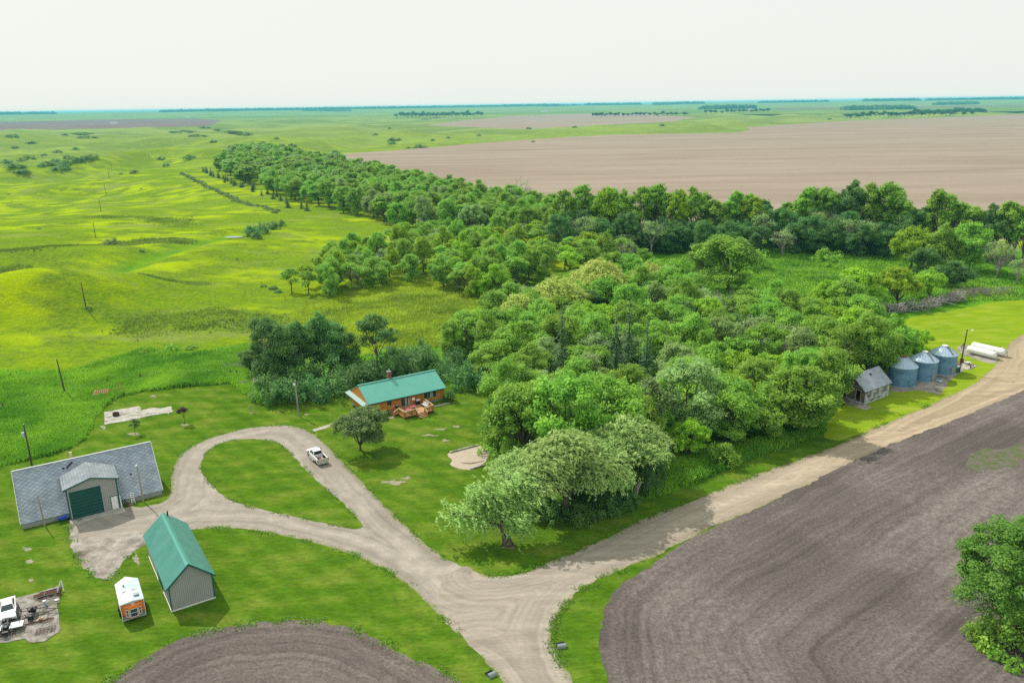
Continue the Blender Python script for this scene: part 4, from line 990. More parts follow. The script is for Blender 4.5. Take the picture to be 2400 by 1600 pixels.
# shrubs on the rolling hills
HS = [(17, 374, 30), (32, 386, 52), (52, 371, 26), (66, 367, 30), (95, 383, 22), (110, 380, 40), (128, 374, 30), (150, 378, 34), (160, 366, 30), (178, 371, 34), (198, 367, 34), (212, 363, 30), (140, 389, 40), (55, 399, 44), (132, 351, 22), (102, 358, 14), (174, 344, 18),
      (75, 330, 30), (35, 341, 18), (186, 308, 50), (202, 317, 46), (150, 311, 18), (28, 314, 34), (420, 303, 60), (455, 314, 46), (530, 305, 50), (560, 309, 40), (490, 327, 18), (435, 365, 36), (310, 398, 22), (278, 401, 12), (647, 336, 16), (672, 337, 22), (604, 330, 16), (770, 353, 22), (905, 322, 34), (900, 331, 22),
      (995, 324, 14), (965, 340, 34), (938, 341, 12), (862, 311, 14), (895, 296, 10), (382, 382, 20), (370, 367, 20), (470, 294, 30), (545, 339, 50), (635, 320, 14), (325, 434, 8), (20, 447, 8), (437, 506, 9), (258, 560, 40), (325, 577, 16), (605, 659, 18), (628, 664, 26), (640, 672, 22), (90, 527, 10), (545, 596, 8), (500, 300, 20),
      (1030, 318, 12), (1100, 312, 12), (1215, 297, 16), (1225, 327, 10), (1320, 294, 14), (1520, 290, 16), (1905, 275, 12)]
for k, (x, y, w) in enumerate(HS):
    b = at(x, y); ww = w*mpp(b)
    plant('shrub', ['lilac', 'dark', 'olive'][k % 3], tuple(b-np.array([0, 0, .2])), min(6, max(1.2, ww*.42)), ww, 'wild dark shrub clump scattered on the hills left of the shelterbelt' if y < 420 and x < 700 else ('wild shrub clump on the green strip beyond the shelterbelt' if x > 700 else 'lone bush on the near pasture slope'), 'shrub', 'wild_shrub',
          'wild shrubs on the far left hills' if y < 420 and x < 700 else ('wild shrubs beyond the shelterbelt' if x > 700 else 'bushes on the near pasture'))
for k, (x, y, w, t) in enumerate([(575, 542, 38, 514), (600, 536, 36, 508), (625, 528, 40, 506), (645, 522, 30, 502), (590, 548, 30, 528)]):
    b = at(x, y); plant('shrub', 'dark' if k % 2 else 'lilac', tuple(b), height_px(b, t), w*mpp(b), 'dark willow bush in the ravine thicket beside the small pond', 'shrub', 'ravine_shrub', 'thicket beside the pond')
for k, (x, y, t, w) in enumerate([(395, 806, 786, 34), (440, 800, 790, 30), (330, 812, 800, 26), (272, 838, 826, 24)]):
    b = at(x, y); plant('shrub', 'green', tuple(b), height_px(b, t), w*mpp(b), 'low green shrub along the gully below the pasture bank', 'shrub', 'gully_shrub', 'shrubs along the gully')
# far rows and woods
def far_row(x0, x1, y0, y1, k, h, w, lab, grp, gaps=(), dy=1.2):
    for i in range(k):
        f = (i+.5)/k
        if any(a < f < b for a, b in gaps): continue
        b = g(x0+(x1-x0)*f, y0+(y1-y0)*f+random.uniform(-dy, dy)); plant('small', 'far', tuple(b), h*random.uniform(.75, 1.15), w*random.uniform(.8, 1.2), lab, 'tree', 'far_tree', grp)
far_row(1356, 1578, 269, 267, 22, 19, 25, 'dark tree in the far broken row on the brown field edge', 'far broken tree row', ((.93, .97),))
far_row(1618, 1768, 262, 258, 16, 19, 25, 'dark tree in the far row right of the broken row', 'far right tree row', ((.2, .26),))
far_row(908, 1110, 270.5, 268, 24, 24, 34, 'dark tree in the far rectangular grove left of centre', 'far rectangular grove')
far_row(920, 1080, 267, 266, 14, 26, 36, 'dark tree in the far rectangular grove left of centre', 'far rectangular grove')
far_row(1940, 2262, 272, 262, 34, 18, 26, 'dark tree in the far wood at the upper right', 'far wood at the upper right', dy=2.2)
far_row(2090, 2260, 265, 259, 22, 20, 28, 'dark tree in the far wood at the upper right', 'far wood at the upper right', dy=2.5)
def far_base(px, py):
    d = ray(px, max(py, 264-px*36/2352.)); t = H/-d[2]; x, y = d[0]*t, d[1]*t; r = np.hypot(x, y)
    if r > 11500: x, y = x*11500/r, y*11500/r
    return np.array([x, y, th(x, y)])
def far_wood(name, x0, x1, y0, y1, n, h, w, lab, seed):
    r = np.random.default_rng(seed); V = []; T_ = []
    for i in range(n):
        f = (i+.5)/n; b = far_base(x0+(x1-x0)*f, y0+(y1-y0)*f+r.uniform(-.5, .5)); hh = h*r.uniform(.6, 1.15); m = 46; e = unit(r, m); e[:, 2] = np.abs(e[:, 2])
        p = b+e*np.array([w*.6, w*.6, hh]); V.append(leaf_quads(r, p, e, None, w*.45, asp=.8)); T_.append(np.full(m, r.uniform(.1, .8)))
    tag(link(name, finish_crown(name, np.concatenate(V), np.concatenate(T_)), LM['far']), lab, 'wood', kind='stuff')
for k, (x0, x1, y0, y1, h) in enumerate([(400, 600, 255, 253.2, 26), (600, 800, 253.2, 250.5, 24), (805, 1000, 251, 248.8, 22), (1000, 1150, 248.6, 247, 20), (0, 45, 260.8, 260.5, 26), (60, 125, 261, 260, 22), (370, 396, 257.5, 257, 22), (500, 530, 258, 257.5, 22), (1152, 1284, 250.5, 248.8, 26),
                                         (1345, 1470, 244.5, 241.8, 24), (1502, 1614, 246, 243.6, 26), (1614, 1728, 251, 249.5, 24), (1745, 1900, 239.5, 237, 18), (1985, 2110, 237, 234.5, 26), (2130, 2352, 234, 228.5, 20), (2150, 2240, 242, 240.4, 14), (1945, 2090, 253, 251, 16), (1240, 1330, 246, 245, 14), (700, 800, 259.4, 258.6, 12)]):
    far_wood('distant_wood', x0, x1, y0, y1, int((x1-x0)/2.2), h, 60, 'thin dark line of woods on the horizon', 900+k)
# far farm buildings and turbines: a few pale specks
M_white = mat('white paint', (0.80, 0.80, 0.78), rough=0.45)

# ================================================================== BUILDINGS
class Fr:
    """a building's own frame: a along the front, b back, z up"""
    def __init__(s, o, deg): s.o = o; s.a = math.radians(deg)
    def w(s, a, b, z=0.0): return (s.o[0]+a*math.cos(s.a)-b*math.sin(s.a), s.o[1]+a*math.sin(s.a)+b*math.cos(s.a), z)

M_roofgreen = mat('green metal roofing', (0.105, 0.40, 0.325), (0.125, 0.43, 0.355), 0.5, 0.35, wave=('X', 0.30, 0.35, 0.16), metal=0.0, spec=0.5)
M_greentrim = mat('dark green trim', (0.012, 0.10, 0.085), rough=0.45)
M_greendoor = mat('dark green door', (0.010, 0.085, 0.075), (0.014, 0.10, 0.09), 1.0, 0.4, wave=('Z', 0.53, 0.5, 0.35))
M_steel = mat('grey ribbed steel', (0.36, 0.365, 0.37), (0.40, 0.405, 0.41), 0.4, 0.5, wave=('X', 0.24, 0.5, 0.30), spec=0.4)
M_steelY = mat('grey ribbed steel side', (0.36, 0.365, 0.37), (0.40, 0.405, 0.41), 0.4, 0.5, wave=('Y', 0.24, 0.5, 0.30), spec=0.4)
M_log = mat('varnished log siding', (0.56, 0.20, 0.028), (0.76, 0.31, 0.05), 1.1, 0.5, stretch=(.25, .25, 3), wave=('Z', 0.42, 0.9, 0.15), spec=0.4)
M_deck = mat('deck lumber', (0.42, 0.23, 0.10), (0.52, 0.31, 0.15), 1.0, 0.7, wave=('Y', 0.14, 0.3, 0.2))
M_rail = mat('stained rail lumber', (0.44, 0.185, 0.05), (0.56, 0.27, 0.09), 1.0, 0.65)
M_cap = mat('pale rail cap', (0.56, 0.43, 0.27), rough=0.7)
M_glass = glassmat('window glass', (0.025, 0.045, 0.048))
M_curt = mat('pale curtain', (0.35, 0.45, 0.42), rough=0.8)
M_brick = mat('red chimney brick', (0.24, 0.065, 0.05), (0.33, 0.10, 0.075), 4, 0.85, 0.3, 12)
M_found = mat('grey foundation', (0.24, 0.25, 0.27), (0.32, 0.33, 0.34), 1.5, 0.9)
M_black = mat('black plastic', (0.015, 0.015, 0.017), rough=0.45)
M_rust = mat('rusty iron', (0.13, 0.055, 0.035), (0.22, 0.10, 0.06), 5, 0.85)
M_chrome = mat('bright metal', (0.55, 0.56, 0.58), rough=0.28, metal=0.8)
M_tyre = mat('tyre rubber', (0.018, 0.018, 0.018), rough=0.85)
M_red = mat('red lens', (0.35, 0.02, 0.02), rough=0.25)
M_maroon = mat('maroon cloth', (0.30, 0.075, 0.085), rough=0.8)
M_blue = mat('blue plastic', (0.03, 0.11, 0.42), rough=0.4)
M_postwood = mat('weathered pole wood', (0.27, 0.225, 0.175), (0.40, 0.35, 0.29), 2.5, 0.9, 0.4, 6, stretch=(1, 1, .2))
M_poledark = mat('dark creosote pole', (0.055, 0.042, 0.032), (0.10, 0.08, 0.06), 2.5, 0.9, 0.3, 6, stretch=(1, 1, .2))

def shingle_material(name, c1, c2, mortar, k=1.0, diamond=False, ax=0):
    m = mat(name, c1, rough=0.9, spec=0.15); n = m.node_tree.nodes; L = m.node_tree.links; p = n[m['bsdf']]
    tc = n.new('ShaderNodeTexCoord'); sx = n.new('ShaderNodeSeparateXYZ'); L.new(tc.outputs['Object'], sx.inputs[0])
    mu = n.new('ShaderNodeMath'); mu.operation = 'MULTIPLY'; mu.inputs[1].default_value = k; L.new(sx.outputs[2], mu.inputs[0])
    cx = n.new('ShaderNodeCombineXYZ'); L.new(sx.outputs[ax], cx.inputs[0]); L.new(mu.outputs[0], cx.inputs[1])
    if diamond:
        rt = n.new('ShaderNodeMapping'); rt.inputs['Rotation'].default_value = (0, 0, math.radians(45)); rt.inputs['Scale'].default_value = (.75, 1.1, 1); L.new(cx.outputs[0], rt.inputs[0]); cx = rt
    b = n.new('ShaderNodeTexBrick'); b.inputs['Scale'].default_value = 1.0; b.inputs['Brick Width'].default_value = 0.8; b.inputs['Row Height'].default_value = 0.44
    b.inputs['Mortar Size'].default_value = 0.035; b.inputs['Mortar Smooth'].default_value = 0.6; b.inputs['Bias'].default_value = 0.0
    if diamond: b.offset = 0.0; b.inputs['Brick Width'].default_value = 0.5; b.inputs['Row Height'].default_value = 0.5
    b.inputs['Color1'].default_value = (*c1, 1); b.inputs['Color2'].default_value = (*c2, 1); b.inputs['Mortar'].default_value = (*mortar, 1)
    L.new(cx.outputs[0], b.inputs[0])
    t = n.new('ShaderNodeTexNoise'); t.inputs['Scale'].default_value = 0.7; t.inputs['Detail'].default_value = 7; L.new(tc.outputs['Object'], t.inputs[0])
    r = n.new('ShaderNodeMapRange'); r.inputs[1].default_value = .3; r.inputs[2].default_value = .7; r.inputs[3].default_value = .78; r.inputs[4].default_value = 1.15; L.new(t.outputs[0], r.inputs[0])
    h = n.new('ShaderNodeHueSaturation'); L.new(r.outputs[0], h.inputs['Value']); L.new(b.outputs[0], h.inputs['Color']); L.new(h.outputs[0], p.inputs['Base Color'])
    bp = n.new('ShaderNodeBump'); bp.inputs['Strength'].default_value = .4; bp.inputs['Distance'].default_value = .05; bp.invert = True; L.new(b.outputs[1], bp.inputs['Height']); L.new(bp.outputs[0], p.inputs['Normal'])
    return m
M_shing = shingle_material('grey diamond shingles', (0.37, 0.425, 0.49), (0.30, 0.355, 0.42), (0.15, 0.18, 0.22), 1.45, True)
M_shing2 = shingle_material('light grey shingles', (0.27, 0.305, 0.335), (0.235, 0.27, 0.30), (0.16, 0.185, 0.21), 3.6, False, 1)
M_shing3 = shingle_material('old blue grey shingles', (0.32, 0.36, 0.43), (0.37, 0.41, 0.47), (0.19, 0.215, 0.26), 1.5)

def window(parent, a0, a1, z0, z1, b, name='window', glass=None, fr=None, along='x', t=0.07, mull=0, curtain=False):
    """frame with a pane as its sub-part, set 3 cm proud of the wall plane b (facing -b)"""
    f = MB(); fr = fr or M_cap
    def bx(mb, x0, x1, zz0, zz1, d0, d1):
        if along == 'x': mb.box(x0, x1, b-d1, b-d0, zz0, zz1)
        else: mb.box(b-d1, b-d0, x0, x1, zz0, zz1)
    bx(f, a0-t, a0, z0-t, z1+t, 0, .05); bx(f, a1, a1+t, z0-t, z1+t, 0, .05); bx(f, a0, a1, z0-t, z0, 0, .05); bx(f, a0, a1, z1, z1+t, 0, .05)
    for k in range(mull):
        c = a0+(a1-a0)*(k+1)/(mull+1); bx(f, c-.025, c+.025, z0, z1, .003, .045)
    o = part(name, f, fr, parent)
    p = MB(); bx(p, a0, a1, z0, z1, 0.001, .02); part('pane', p, glass or M_glass, o)
    if curtain:
        q = MB(); bx(q, a0+(a1-a0)*.5, a0+(a1-a0)*.72, z0+.05, z1-.02, .022, .03); part('curtain', q, M_curt, o)
    return o

# ---- log house
HF = Fr((-29.25, 149.95), 31.8)
def log_house():
    o = thing('log_house', 'orange log sided ranch house with a green metal roof and brick chimney', 'house', HF.w(0, 0), HF.a)
    Lh, D, zw, zr, ov = 17.2, 9.3, 3.05, 5.35, .55
    part('foundation', MB().box(.03, Lh-.03, .03, D-.03, -.1, .5), M_found, o)
    w = MB(); w.box(0, Lh, 0, D, .5, zw)
    w.prism([(0, zw), (D, zw), (D/2, zr-.12)], 'x', 0.02, Lh-.02)
    part('wall', w, M_log, o)
    c = MB()
    for a, b in ((-.06, -.06), (Lh-.14, -.06), (-.06, D-.14)): c.box(a, a+.2, b, b+.2, .45, zw-.1)
    part('corner_post', c, M_rail, o)
    r = MB(); k = (zr-zw)/(D/2); ze = zw-k*ov+.05
    r.slab([(-.06, -ov, ze), (Lh+.35, -ov, ze), (Lh+.35, D/2, zr), (-.06, D/2, zr)], .12)
    r.slab([(-.06, D+ov, ze), (Lh+.35, D+ov, ze), (Lh+.35, D/2, zr), (-.06, D/2, zr)], .12)
    rf = part('roof', r, M_roofgreen, o)
    part('ridge_cap', MB().bar((-.1, D/2, zr+.04), (Lh+.4, D/2, zr+.04), .42, .06), M_roofgreen, rf)
    part('fascia', MB().box(-.08, Lh+.37, -ov-.05, -ov-.005, ze-.2, ze-.02).box(-.08, Lh+.37, D+ov+.005, D+ov+.05, ze-.2, ze-.02), M_greentrim, rf)
    ch = MB().box(6.9, 7.6, 4.95, 5.65, 4.7, 6.75); co = part('chimney', ch, M_brick, rf)
    part('chimney_cap', MB().box(6.84, 7.66, 4.89, 5.71, 6.75, 6.83).lathe([(.14, 0), (.14, .35), (.18, .36), (.18, .42)], 10, (7.25, 5.3, 6.83)), M_conc, co)
    part('vent_pipe', MB().lathe([(.07, 0), (.07, .55)], 8, (11.8, 5.2, 5.0)), M_chrome, rf)
    p = MB().slab([(-.06, -ov, ze-.03), (-.06, D+ov, ze-.03), (-1.05, D+ov, ze-.36), (-1.05, -ov, ze-.36)], .1)
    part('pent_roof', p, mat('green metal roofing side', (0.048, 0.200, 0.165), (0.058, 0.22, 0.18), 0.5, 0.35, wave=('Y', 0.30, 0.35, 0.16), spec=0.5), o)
    part('soffit', MB().box(-1.0, -.03, -ov+.05, D+ov-.05, ze-.56, ze-.47), M_greentrim, o)
    window(o, 4.2, 5.2, 1.55, 2.65, -.001, curtain=False)
    window(o, 12.45, 15.4, 1.2, 2.62, -.001, mull=2, curtain=True)
    window(o, 5.3, 6.0, 1.7, 2.3, -.001, along='y'); window(o, .8, 1.6, 1.5, 2.3, -.001, along='y')
    d = window(o, 7.3, 9.1, .68, 2.62, -.001, 'patio_door', mull=1, curtain=True)
    l = MB().lathe([(.05, 0), (.12, .05), (.14, .3), (.06, .38)], 10, (9.75, -.16, 1.95)); part('wall_lamp', l, mat('orange lamp glass', (.75, .22, .03), rough=.3), o)
    part('wall_lamp', MB().lathe([(.05, 0), (.11, .05), (.12, .26), (.05, .33)], 10, (6.75, -.15, 2.0)), M_rail, o)
log_house()

def deck():
    o = thing('wooden_deck', 'wooden deck with stained railings and two flights of steps at the log house front', 'deck', HF.w(0, 0), HF.a)
    z = .68
    part('floor', MB().box(5.4, 12.1, -5.4, -.08, z-.14, z), M_deck, o)
    sk = MB()
    for a0, a1, b0, b1 in ((5.36, 8.15, -5.46, -5.4), (10.0, 12.16, -5.46, -5.4), (5.34, 5.4, -5.4, -2.9), (12.1, 12.16, -5.4, -.1)): sk.box(a0, a1, b0, b1, z-.30, z-.015)
    part('skirt_board', sk, M_rail, o)
    lg = MB()
    for a in (5.5, 8.1, 10.05, 12.0):
        for b in (-5.3, -2.7, -.4): lg.box(a-.07, a+.07, b-.07, b+.07, -.1, z-.145)
    part('support_post', lg, M_rail, o)
    def rail(p, q, z0=z, z1=z):
        a = Vector((p[0], p[1], 0)); b = Vector((q[0], q[1], 0)); L = (b-a).length; m = MB(); up = Vector((0, 0, 1))
        n = max(2, int(L/.11))
        for i in range(n+1):
            f = i/n; s = a.lerp(b, f); zz = z0+(z1-z0)*f
            m.box(s.x-.03, s.x+.03, s.y-.03, s.y+.03, zz+.05, zz+.93)
        for f in (0, 1):
            s = a.lerp(b, f); zz = z0+(z1-z0)*f; m.box(s.x-.06, s.x+.06, s.y-.06, s.y+.06, zz-.3, zz+1.0)
        r = part('railing', m, M_rail, o)
        part('rail_cap', MB().bar(a+up*(z0+.97), b+up*(z1+.97), .16, .06), M_cap, r)
    rail((5.45, -5.35), (8.15, -5.35)); rail((5.45, -5.3), (5.45, -2.9)); rail((10.0, -5.35), (12.05, -5.35)); rail((12.05, -5.3), (12.05, -.9))
    rail((8.15, -5.4), (8.15, -6.75), z, .05); rail((10.0, -5.4), (10.0, -6.75), z, .05)
    rail((5.4, -2.95), (4.3, -2.95), z, .1); rail((5.4, -1.0), (4.3, -1.0), z, .1)
    for k in range(3):
        part('step', MB().box(8.22, 9.93, -5.42-.42*(k+1), -5.42-.42*k, z-.17*(k+1)-.05, z-.17*(k+1)), M_deck, o)
        part('step', MB().box(5.38-.34*(k+1), 5.38-.34*k, -2.88, -1.07, z-.17*(k+1)-.05, z-.17*(k+1)), M_deck, o)
    part('step_riser', MB().box(8.22, 9.93, -5.5, -5.46, .1, z-.18).box(8.22, 9.93, -6.62, -6.58, 0, .15), mat('riser board with painted shade', (.12, .06, .03), rough=.8), o)  # dark version of the deck colour stands in for shade under the steps
deck()
DZ = .68
def on_deck(name, label, cat, a, b, rz=0., group=None, z=DZ):
    return thing(name, label, cat, HF.w(a, b, z), HF.a+rz, group)
def chair_of(a, b, rz, lb, m):
    t = on_deck('patio_chair', lb, 'chair', a, b, rz)
    part('seat', MB().box(-.25, .25, -.25, .25, .40, .46), m, t); part('backrest', MB().slab([(-.25, .25, .46), (.25, .25, .46), (.25, .36, .95), (-.25, .36, .95)], .04), m, t)
    for x in (-.22, .22):
        for y in (-.22, .22): part('leg', MB().box(x-.02, x+.02, y-.02, y+.02, 0, .40), M_black, t)
def deck_furniture():
    for k, (a, b, lb) in enumerate([(7.1, -4.1, 'round maroon topped patio table at the front left of the deck'), (8.5, -3.1, 'round maroon topped patio table in the middle of the deck')]):
        t = on_deck('patio_table', lb, 'table', a, b); part('table_top', MB().lathe([(.62, .70), (.65, .72), (.65, .75), (.6, .76)], 20), M_maroon, t, False)
        part('leg', MB().lathe([(.28, 0), (.3, .03), (.05, .06), (.05, .70)], 12), M_black, t)
    chair_of(6.2, -4.5, 1.6, 'pale patio chair left of the front table on the deck', M_white); chair_of(7.2, -5.0, 3.1, 'maroon patio chair between the front table and the railing', M_maroon)
    chair_of(7.9, -4.5, -1.4, 'dark patio chair right of the front table on the deck', M_black); chair_of(6.7, -3.3, .2, 'maroon patio chair behind the front table on the deck', M_maroon)
    t = on_deck('patio_umbrella', 'folded grey blue patio umbrella standing by the glass door', 'umbrella', 8.2, -1.9)
    part('pole', MB().lathe([(.2, 0), (.2, .06), (.025, .08), (.025, 2.2)], 10), M_chrome, t); part('canopy', MB().lathe([(.16, .75), (.19, .9), (.15, 1.5), (.05, 2.1), (.02, 2.2)], 12), mat('grey blue canvas', (.25, .33, .42), rough=.8), t, True)
    t = on_deck('toy_basketball_hoop', 'small purple toy basketball hoop with a white backboard on the deck', 'toy', 9.6, -1.2)
    part('pole', MB().lathe([(.28, 0), (.3, .08), (.06, .14), (.05, 1.2)], 10), mat('purple plastic', (.22, .04, .42), rough=.4), t)
    part('backboard', MB().prism([(.36*math.cos(a), 1.45+.3*math.sin(a)) for a in np.arange(12)/12*6.283], 'y', -.02, .03), M_white, t)
    part('hoop', MB().tube([(.16*math.cos(a), -.2+.16*math.sin(a), 1.28) for a in np.arange(11)/10*6.283], .02, 5), mat('pink plastic', (.55, .04, .2), rough=.4), t)
    t = on_deck('gas_grill', 'black gas grill with a silver lid against the house wall', 'grill', 10.7, -.85)
    part('cabinet', MB().box(-.45, .45, -.3, .3, .08, .8), M_black, t, bevel=.02); part('lid', MB().prism([(-.3, .8), (.3, .8), (.28, 1.02), (.15, 1.16), (-.15, 1.16), (-.28, 1.02)], 'x', -.42, .42), M_chrome, t, bevel=.02)
    part('side_shelf', MB().box(.46, .8, -.25, .25, .78, .82), M_black, t)
    for x in (-.4, .4): part('wheel', MB().lathe([(.09, -.03), (.09, .03)], 12, (x, -.2, .09), 'x'), M_tyre, t)
    t = on_deck('patio_sofa', 'patio loveseat with white and dark patterned cushions at the right railing', 'sofa', 11.3, -2.9, -1.35)
    part('frame', MB().box(-.85, .85, -.4, .4, .12, .32), M_black, t); part('seat_cushion', MB().box(-.8, .8, -.38, .25, .325, .48), mat('white patterned cushion', (.12, .10, .11), (.72, .72, .70), 5, .85, lo=.44, hi=.5), t, bevel=.04)
    part('back_cushion', MB().box(-.8, .8, .255, .42, .40, .9), mat('pale patterned cushion', (.30, .28, .28), (.74, .74, .72), 5, .85, lo=.40, hi=.46), t, bevel=.04)
    part('leg', MB().box(-.8, -.74, -.36, .36, 0, .12).box(.74, .8, -.36, .36, 0, .12), M_black, t)
    t = on_deck('side_table', 'small dark side table with a white top in front of the patio loveseat', 'table', 11.2, -4.3)
    part('table_top', MB().lathe([(.36, .40), (.38, .42), (.38, .45)], 14), M_white, t); part('leg', MB().lathe([(.2, 0), (.03, .04), (.03, .40)], 8), M_black, t)
    t = on_deck('drum_smoker', 'black drum smoker with a grey lid at the left end of the deck', 'smoker', 5.95, -1.0)
    part('drum', MB().lathe([(.29, 0), (.3, .05), (.3, .85)], 16), M_black, t, False); part('lid', MB().lathe([(.31, .85), (.31, .9), (.2, .96), (.02, .98)], 16), mat('dull grey lid', (.30, .32, .34), rough=.5), t)
    t = on_deck('white_bucket', 'white bucket beside the drum smoker on the deck', 'bucket', 5.75, -2.3); part('body', MB().lathe([(.15, 0), (.18, .4)], 14), M_white, t); part('rim', MB().lathe([(.19, .4), (.19, .44)], 14), M_cap, t)
    for k, (a, lb) in enumerate([(5.62, 'flower pot at the left front corner post of the deck'), (11.85, 'flower pot in the right front corner of the deck')]):
        t = on_deck('flower_pot', lb, 'plant pot', a, -5.0); part('pot', MB().lathe([(.13, 0), (.19, .3)], 12), M_rust, t)
        link('plant', crown_shrub(990+k, .5, .3, 12, 16, .12), LM['bright'], t).location = (0, 0, .25)
deck_furniture()
def slab_thing(name, pts, t, m, label, cat, z=0.0):
    mb = MB(); mb.prism([(p[0], p[1]) for p in pts], 'z', z, z+t)
    return solo(name, mb, m, label, cat)
slab_thing('concrete_walk', gl([(716, 987), (722, 991), (770, 977), (806, 968), (835, 958), (862, 953), (858, 949), (830, 953), (802, 963), (766, 972)]), .07, M_conc, 'narrow concrete walk from the driveway to the log house corner', 'walkway')
slab_thing('concrete_walk', gl([(874, 964), (876, 968), (906, 959), (903, 955)]), .07, M_conc, 'short concrete walk strip leading to the side steps of the deck', 'walkway')
slab_thing('concrete_walk', gl([(997, 932), (998, 935), (1034, 927), (1032, 924)]), .07, M_conc, 'short concrete walk strip right of the deck', 'walkway')
def small_tank():
    t = thing('propane_tank', 'small white propane tank with a blue dome behind the log house', 'tank', HF.w(5.0, 12.6), HF.a)
    part('body', MB().lathe([(.05, -1.55), (.3, -1.48), (.46, -1.3), (.5, -1.1), (.5, 1.1), (.46, 1.3), (.3, 1.48), (.05, 1.55)], 18, (0, 0, .85), 'x'), M_white, t, True)
    part('dome', MB().lathe([(.2, 0), (.2, .15), (.12, .24), (.02, .26)], 12, (.1, 0, 1.34)), M_blue, t)
    for x in (-.8, .8): part('foot', MB().box(x-.1, x+.1, -.3, .3, 0, .42), M_conc, t)
small_tank()

# ---- garage with the big shingled roof
GF = Fr((-73.82, 106.88), 32.5)
def garage():
    o = thing('garage', 'long grey shingled garage with roof slopes almost to the ground and a green overhead door', 'garage', GF.w(0, 0), GF.a)
    Lg, D, zr, bR = 19.6, 12.8, 7.0, 6.4
    for y in (0, D-.12): part('knee_wall', MB().box(0, Lg, y, y+.12, -.1, 1.02), M_steel, o)
    for x in (.05, Lg-.17): part('end_wall', MB().prism([(.12, -.1), (D-.12, -.1), (D-.12, 1.0), (bR, zr-.16), (.12, 1.0)], 'x', x, x+.12), M_steelY, o)
    k = (zr-1.0)/bR; ze = 1.0-k*.18+.06
    r = MB().slab([(-.15, -.18, ze), (Lg+.15, -.18, ze), (Lg+.15, bR, zr), (-.15, bR, zr)], .14).slab([(-.15, D+.18, ze), (Lg+.15, D+.18, ze), (Lg+.15, bR, zr), (-.15, bR, zr)], .14)
    rf = part('roof', r, M_shing, o)
    part('ridge_cap', MB().bar((-.16, bR, zr+.02), (Lg+.16, bR, zr+.02), .3, .06), mat('pale ridge cap', (.5, .52, .54), rough=.7), rf)
    for a in (-.19, Lg+.19): part('rake_trim', MB().bar((a, -.2, ze-.04), (a, bR, zr-.03), .07, .2), M_white, rf)
    part('roof_vent', MB().box(7.9, 8.3, 8.2, 8.6, 5.2, 7.35), M_cap, rf)
    # front bay
    a0, a1, ac, zb, za = 6.3, 13.3, 9.82, 5.2, 6.15
    part('bay_wall', MB().prism([(a0, -.1), (a1, -.1), (a1, zb), (ac, za), (a0, zb)], 'y', -1.0, -.85).box(a0, a0+.12, -.85, 4.4, 1.2, zb).box(a1-.12, a1, -.85, 4.4, 1.2, zb).box(a0, a0+.12, -.85, .0, -.1, 1.2).box(a1-.12, a1, -.85, .0, -.1, 1.2), M_steel, o)
    b = MB().slab([(a0-.38, -1.25, zb-.03), (ac, -1.25, za+.16), (ac, 5.6, za+.16), (a0-.38, 4.55, zb-.03)], .12).slab([(a1+.38, -1.25, zb-.03), (ac, -1.25, za+.16), (ac, 5.6, za+.16), (a1+.38, 4.55, zb-.03)], .12)
    br = part('bay_roof', b, M_shing2, o)
    t = MB().bar((a0-.4, -1.29, zb-.12), (ac, -1.29, za+.06), .06, .2).bar((ac, -1.29, za+.06), (a1+.4, -1.29, zb-.12), .06, .2)
    part('bay_trim', t, M_greentrim, br)
    for x in (a0-.03, a1-.14): part('corner_trim', MB().box(x, x+.17, -1.03, -1.0, -.05, zb), M_greentrim, o)
    d = part('overhead_door', MB().box(6.62, 11.0, -1.06, -1.004, .06, 4.58), M_greendoor, o)
    part('door_trim', MB().box(6.48, 6.62, -1.05, -1.003, 0, 4.72).box(11.0, 11.12, -1.05, -1.003, 0, 4.72).box(6.62, 11.0, -1.05, -1.003, 4.58, 4.72), M_steelY, d)
    e = part('walk_door', MB().box(12.15, 13.05, -1.05, -1.004, .08, 2.2), M_white, o)
    part('door_frame', MB().box(12.06, 12.15, -1.045, -1.003, 0, 2.3).box(13.05, 13.12, -1.045, -1.003, 0, 2.3).box(12.15, 13.05, -1.045, -1.003, 2.2, 2.3), M_greentrim, e)
    part('handle', MB().box(12.95, 13.0, -1.1, -1.05, 1.05, 1.15), M_black, e)
    # loose shingles left lying on the slope
    for a, b_ in ((6.55, 5.2), (7.1, 5.25), (7.3, 5.4), (7.55, 5.55), (7.8, 5.7), (15.6, 2.6)):
        z = 1.06+k*b_; part('loose_shingle', MB().slab([(a, b_, z+.05), (a+.3, b_, z+.05), (a+.3, b_+.2, z+k*.2+.07), (a, b_+.2, z+k*.2+.07)], .04), M_black, rf)
garage()
slab_thing('concrete_apron', [GF.w(a, b)[:2] for a, b in ((6.0, -1.02), (13.6, -1.02), (13.8, -2.6), (13.1, -3.0), (9.5, -2.4), (6.3, -3.2))], .05, M_conc, 'concrete apron before the garage doors', 'concrete pad')
def ladder():
    o = thing('ladder', 'white folding ladder leaning on the low garage wall right of the white door', 'ladder', GF.w(15.2, -.45), GF.a)
    for x in (-.24, .24): part('rail', MB().bar((x, -.28, 0), (x*.85, .3, 1.85), .06), M_white, o)
    for k in range(6):
        f = .12+k*.15; part('rung', MB().bar((-.22, -.28+.58*f, 1.85*f), (.22, -.28+.58*f, 1.85*f), .05), M_white, o)
ladder()
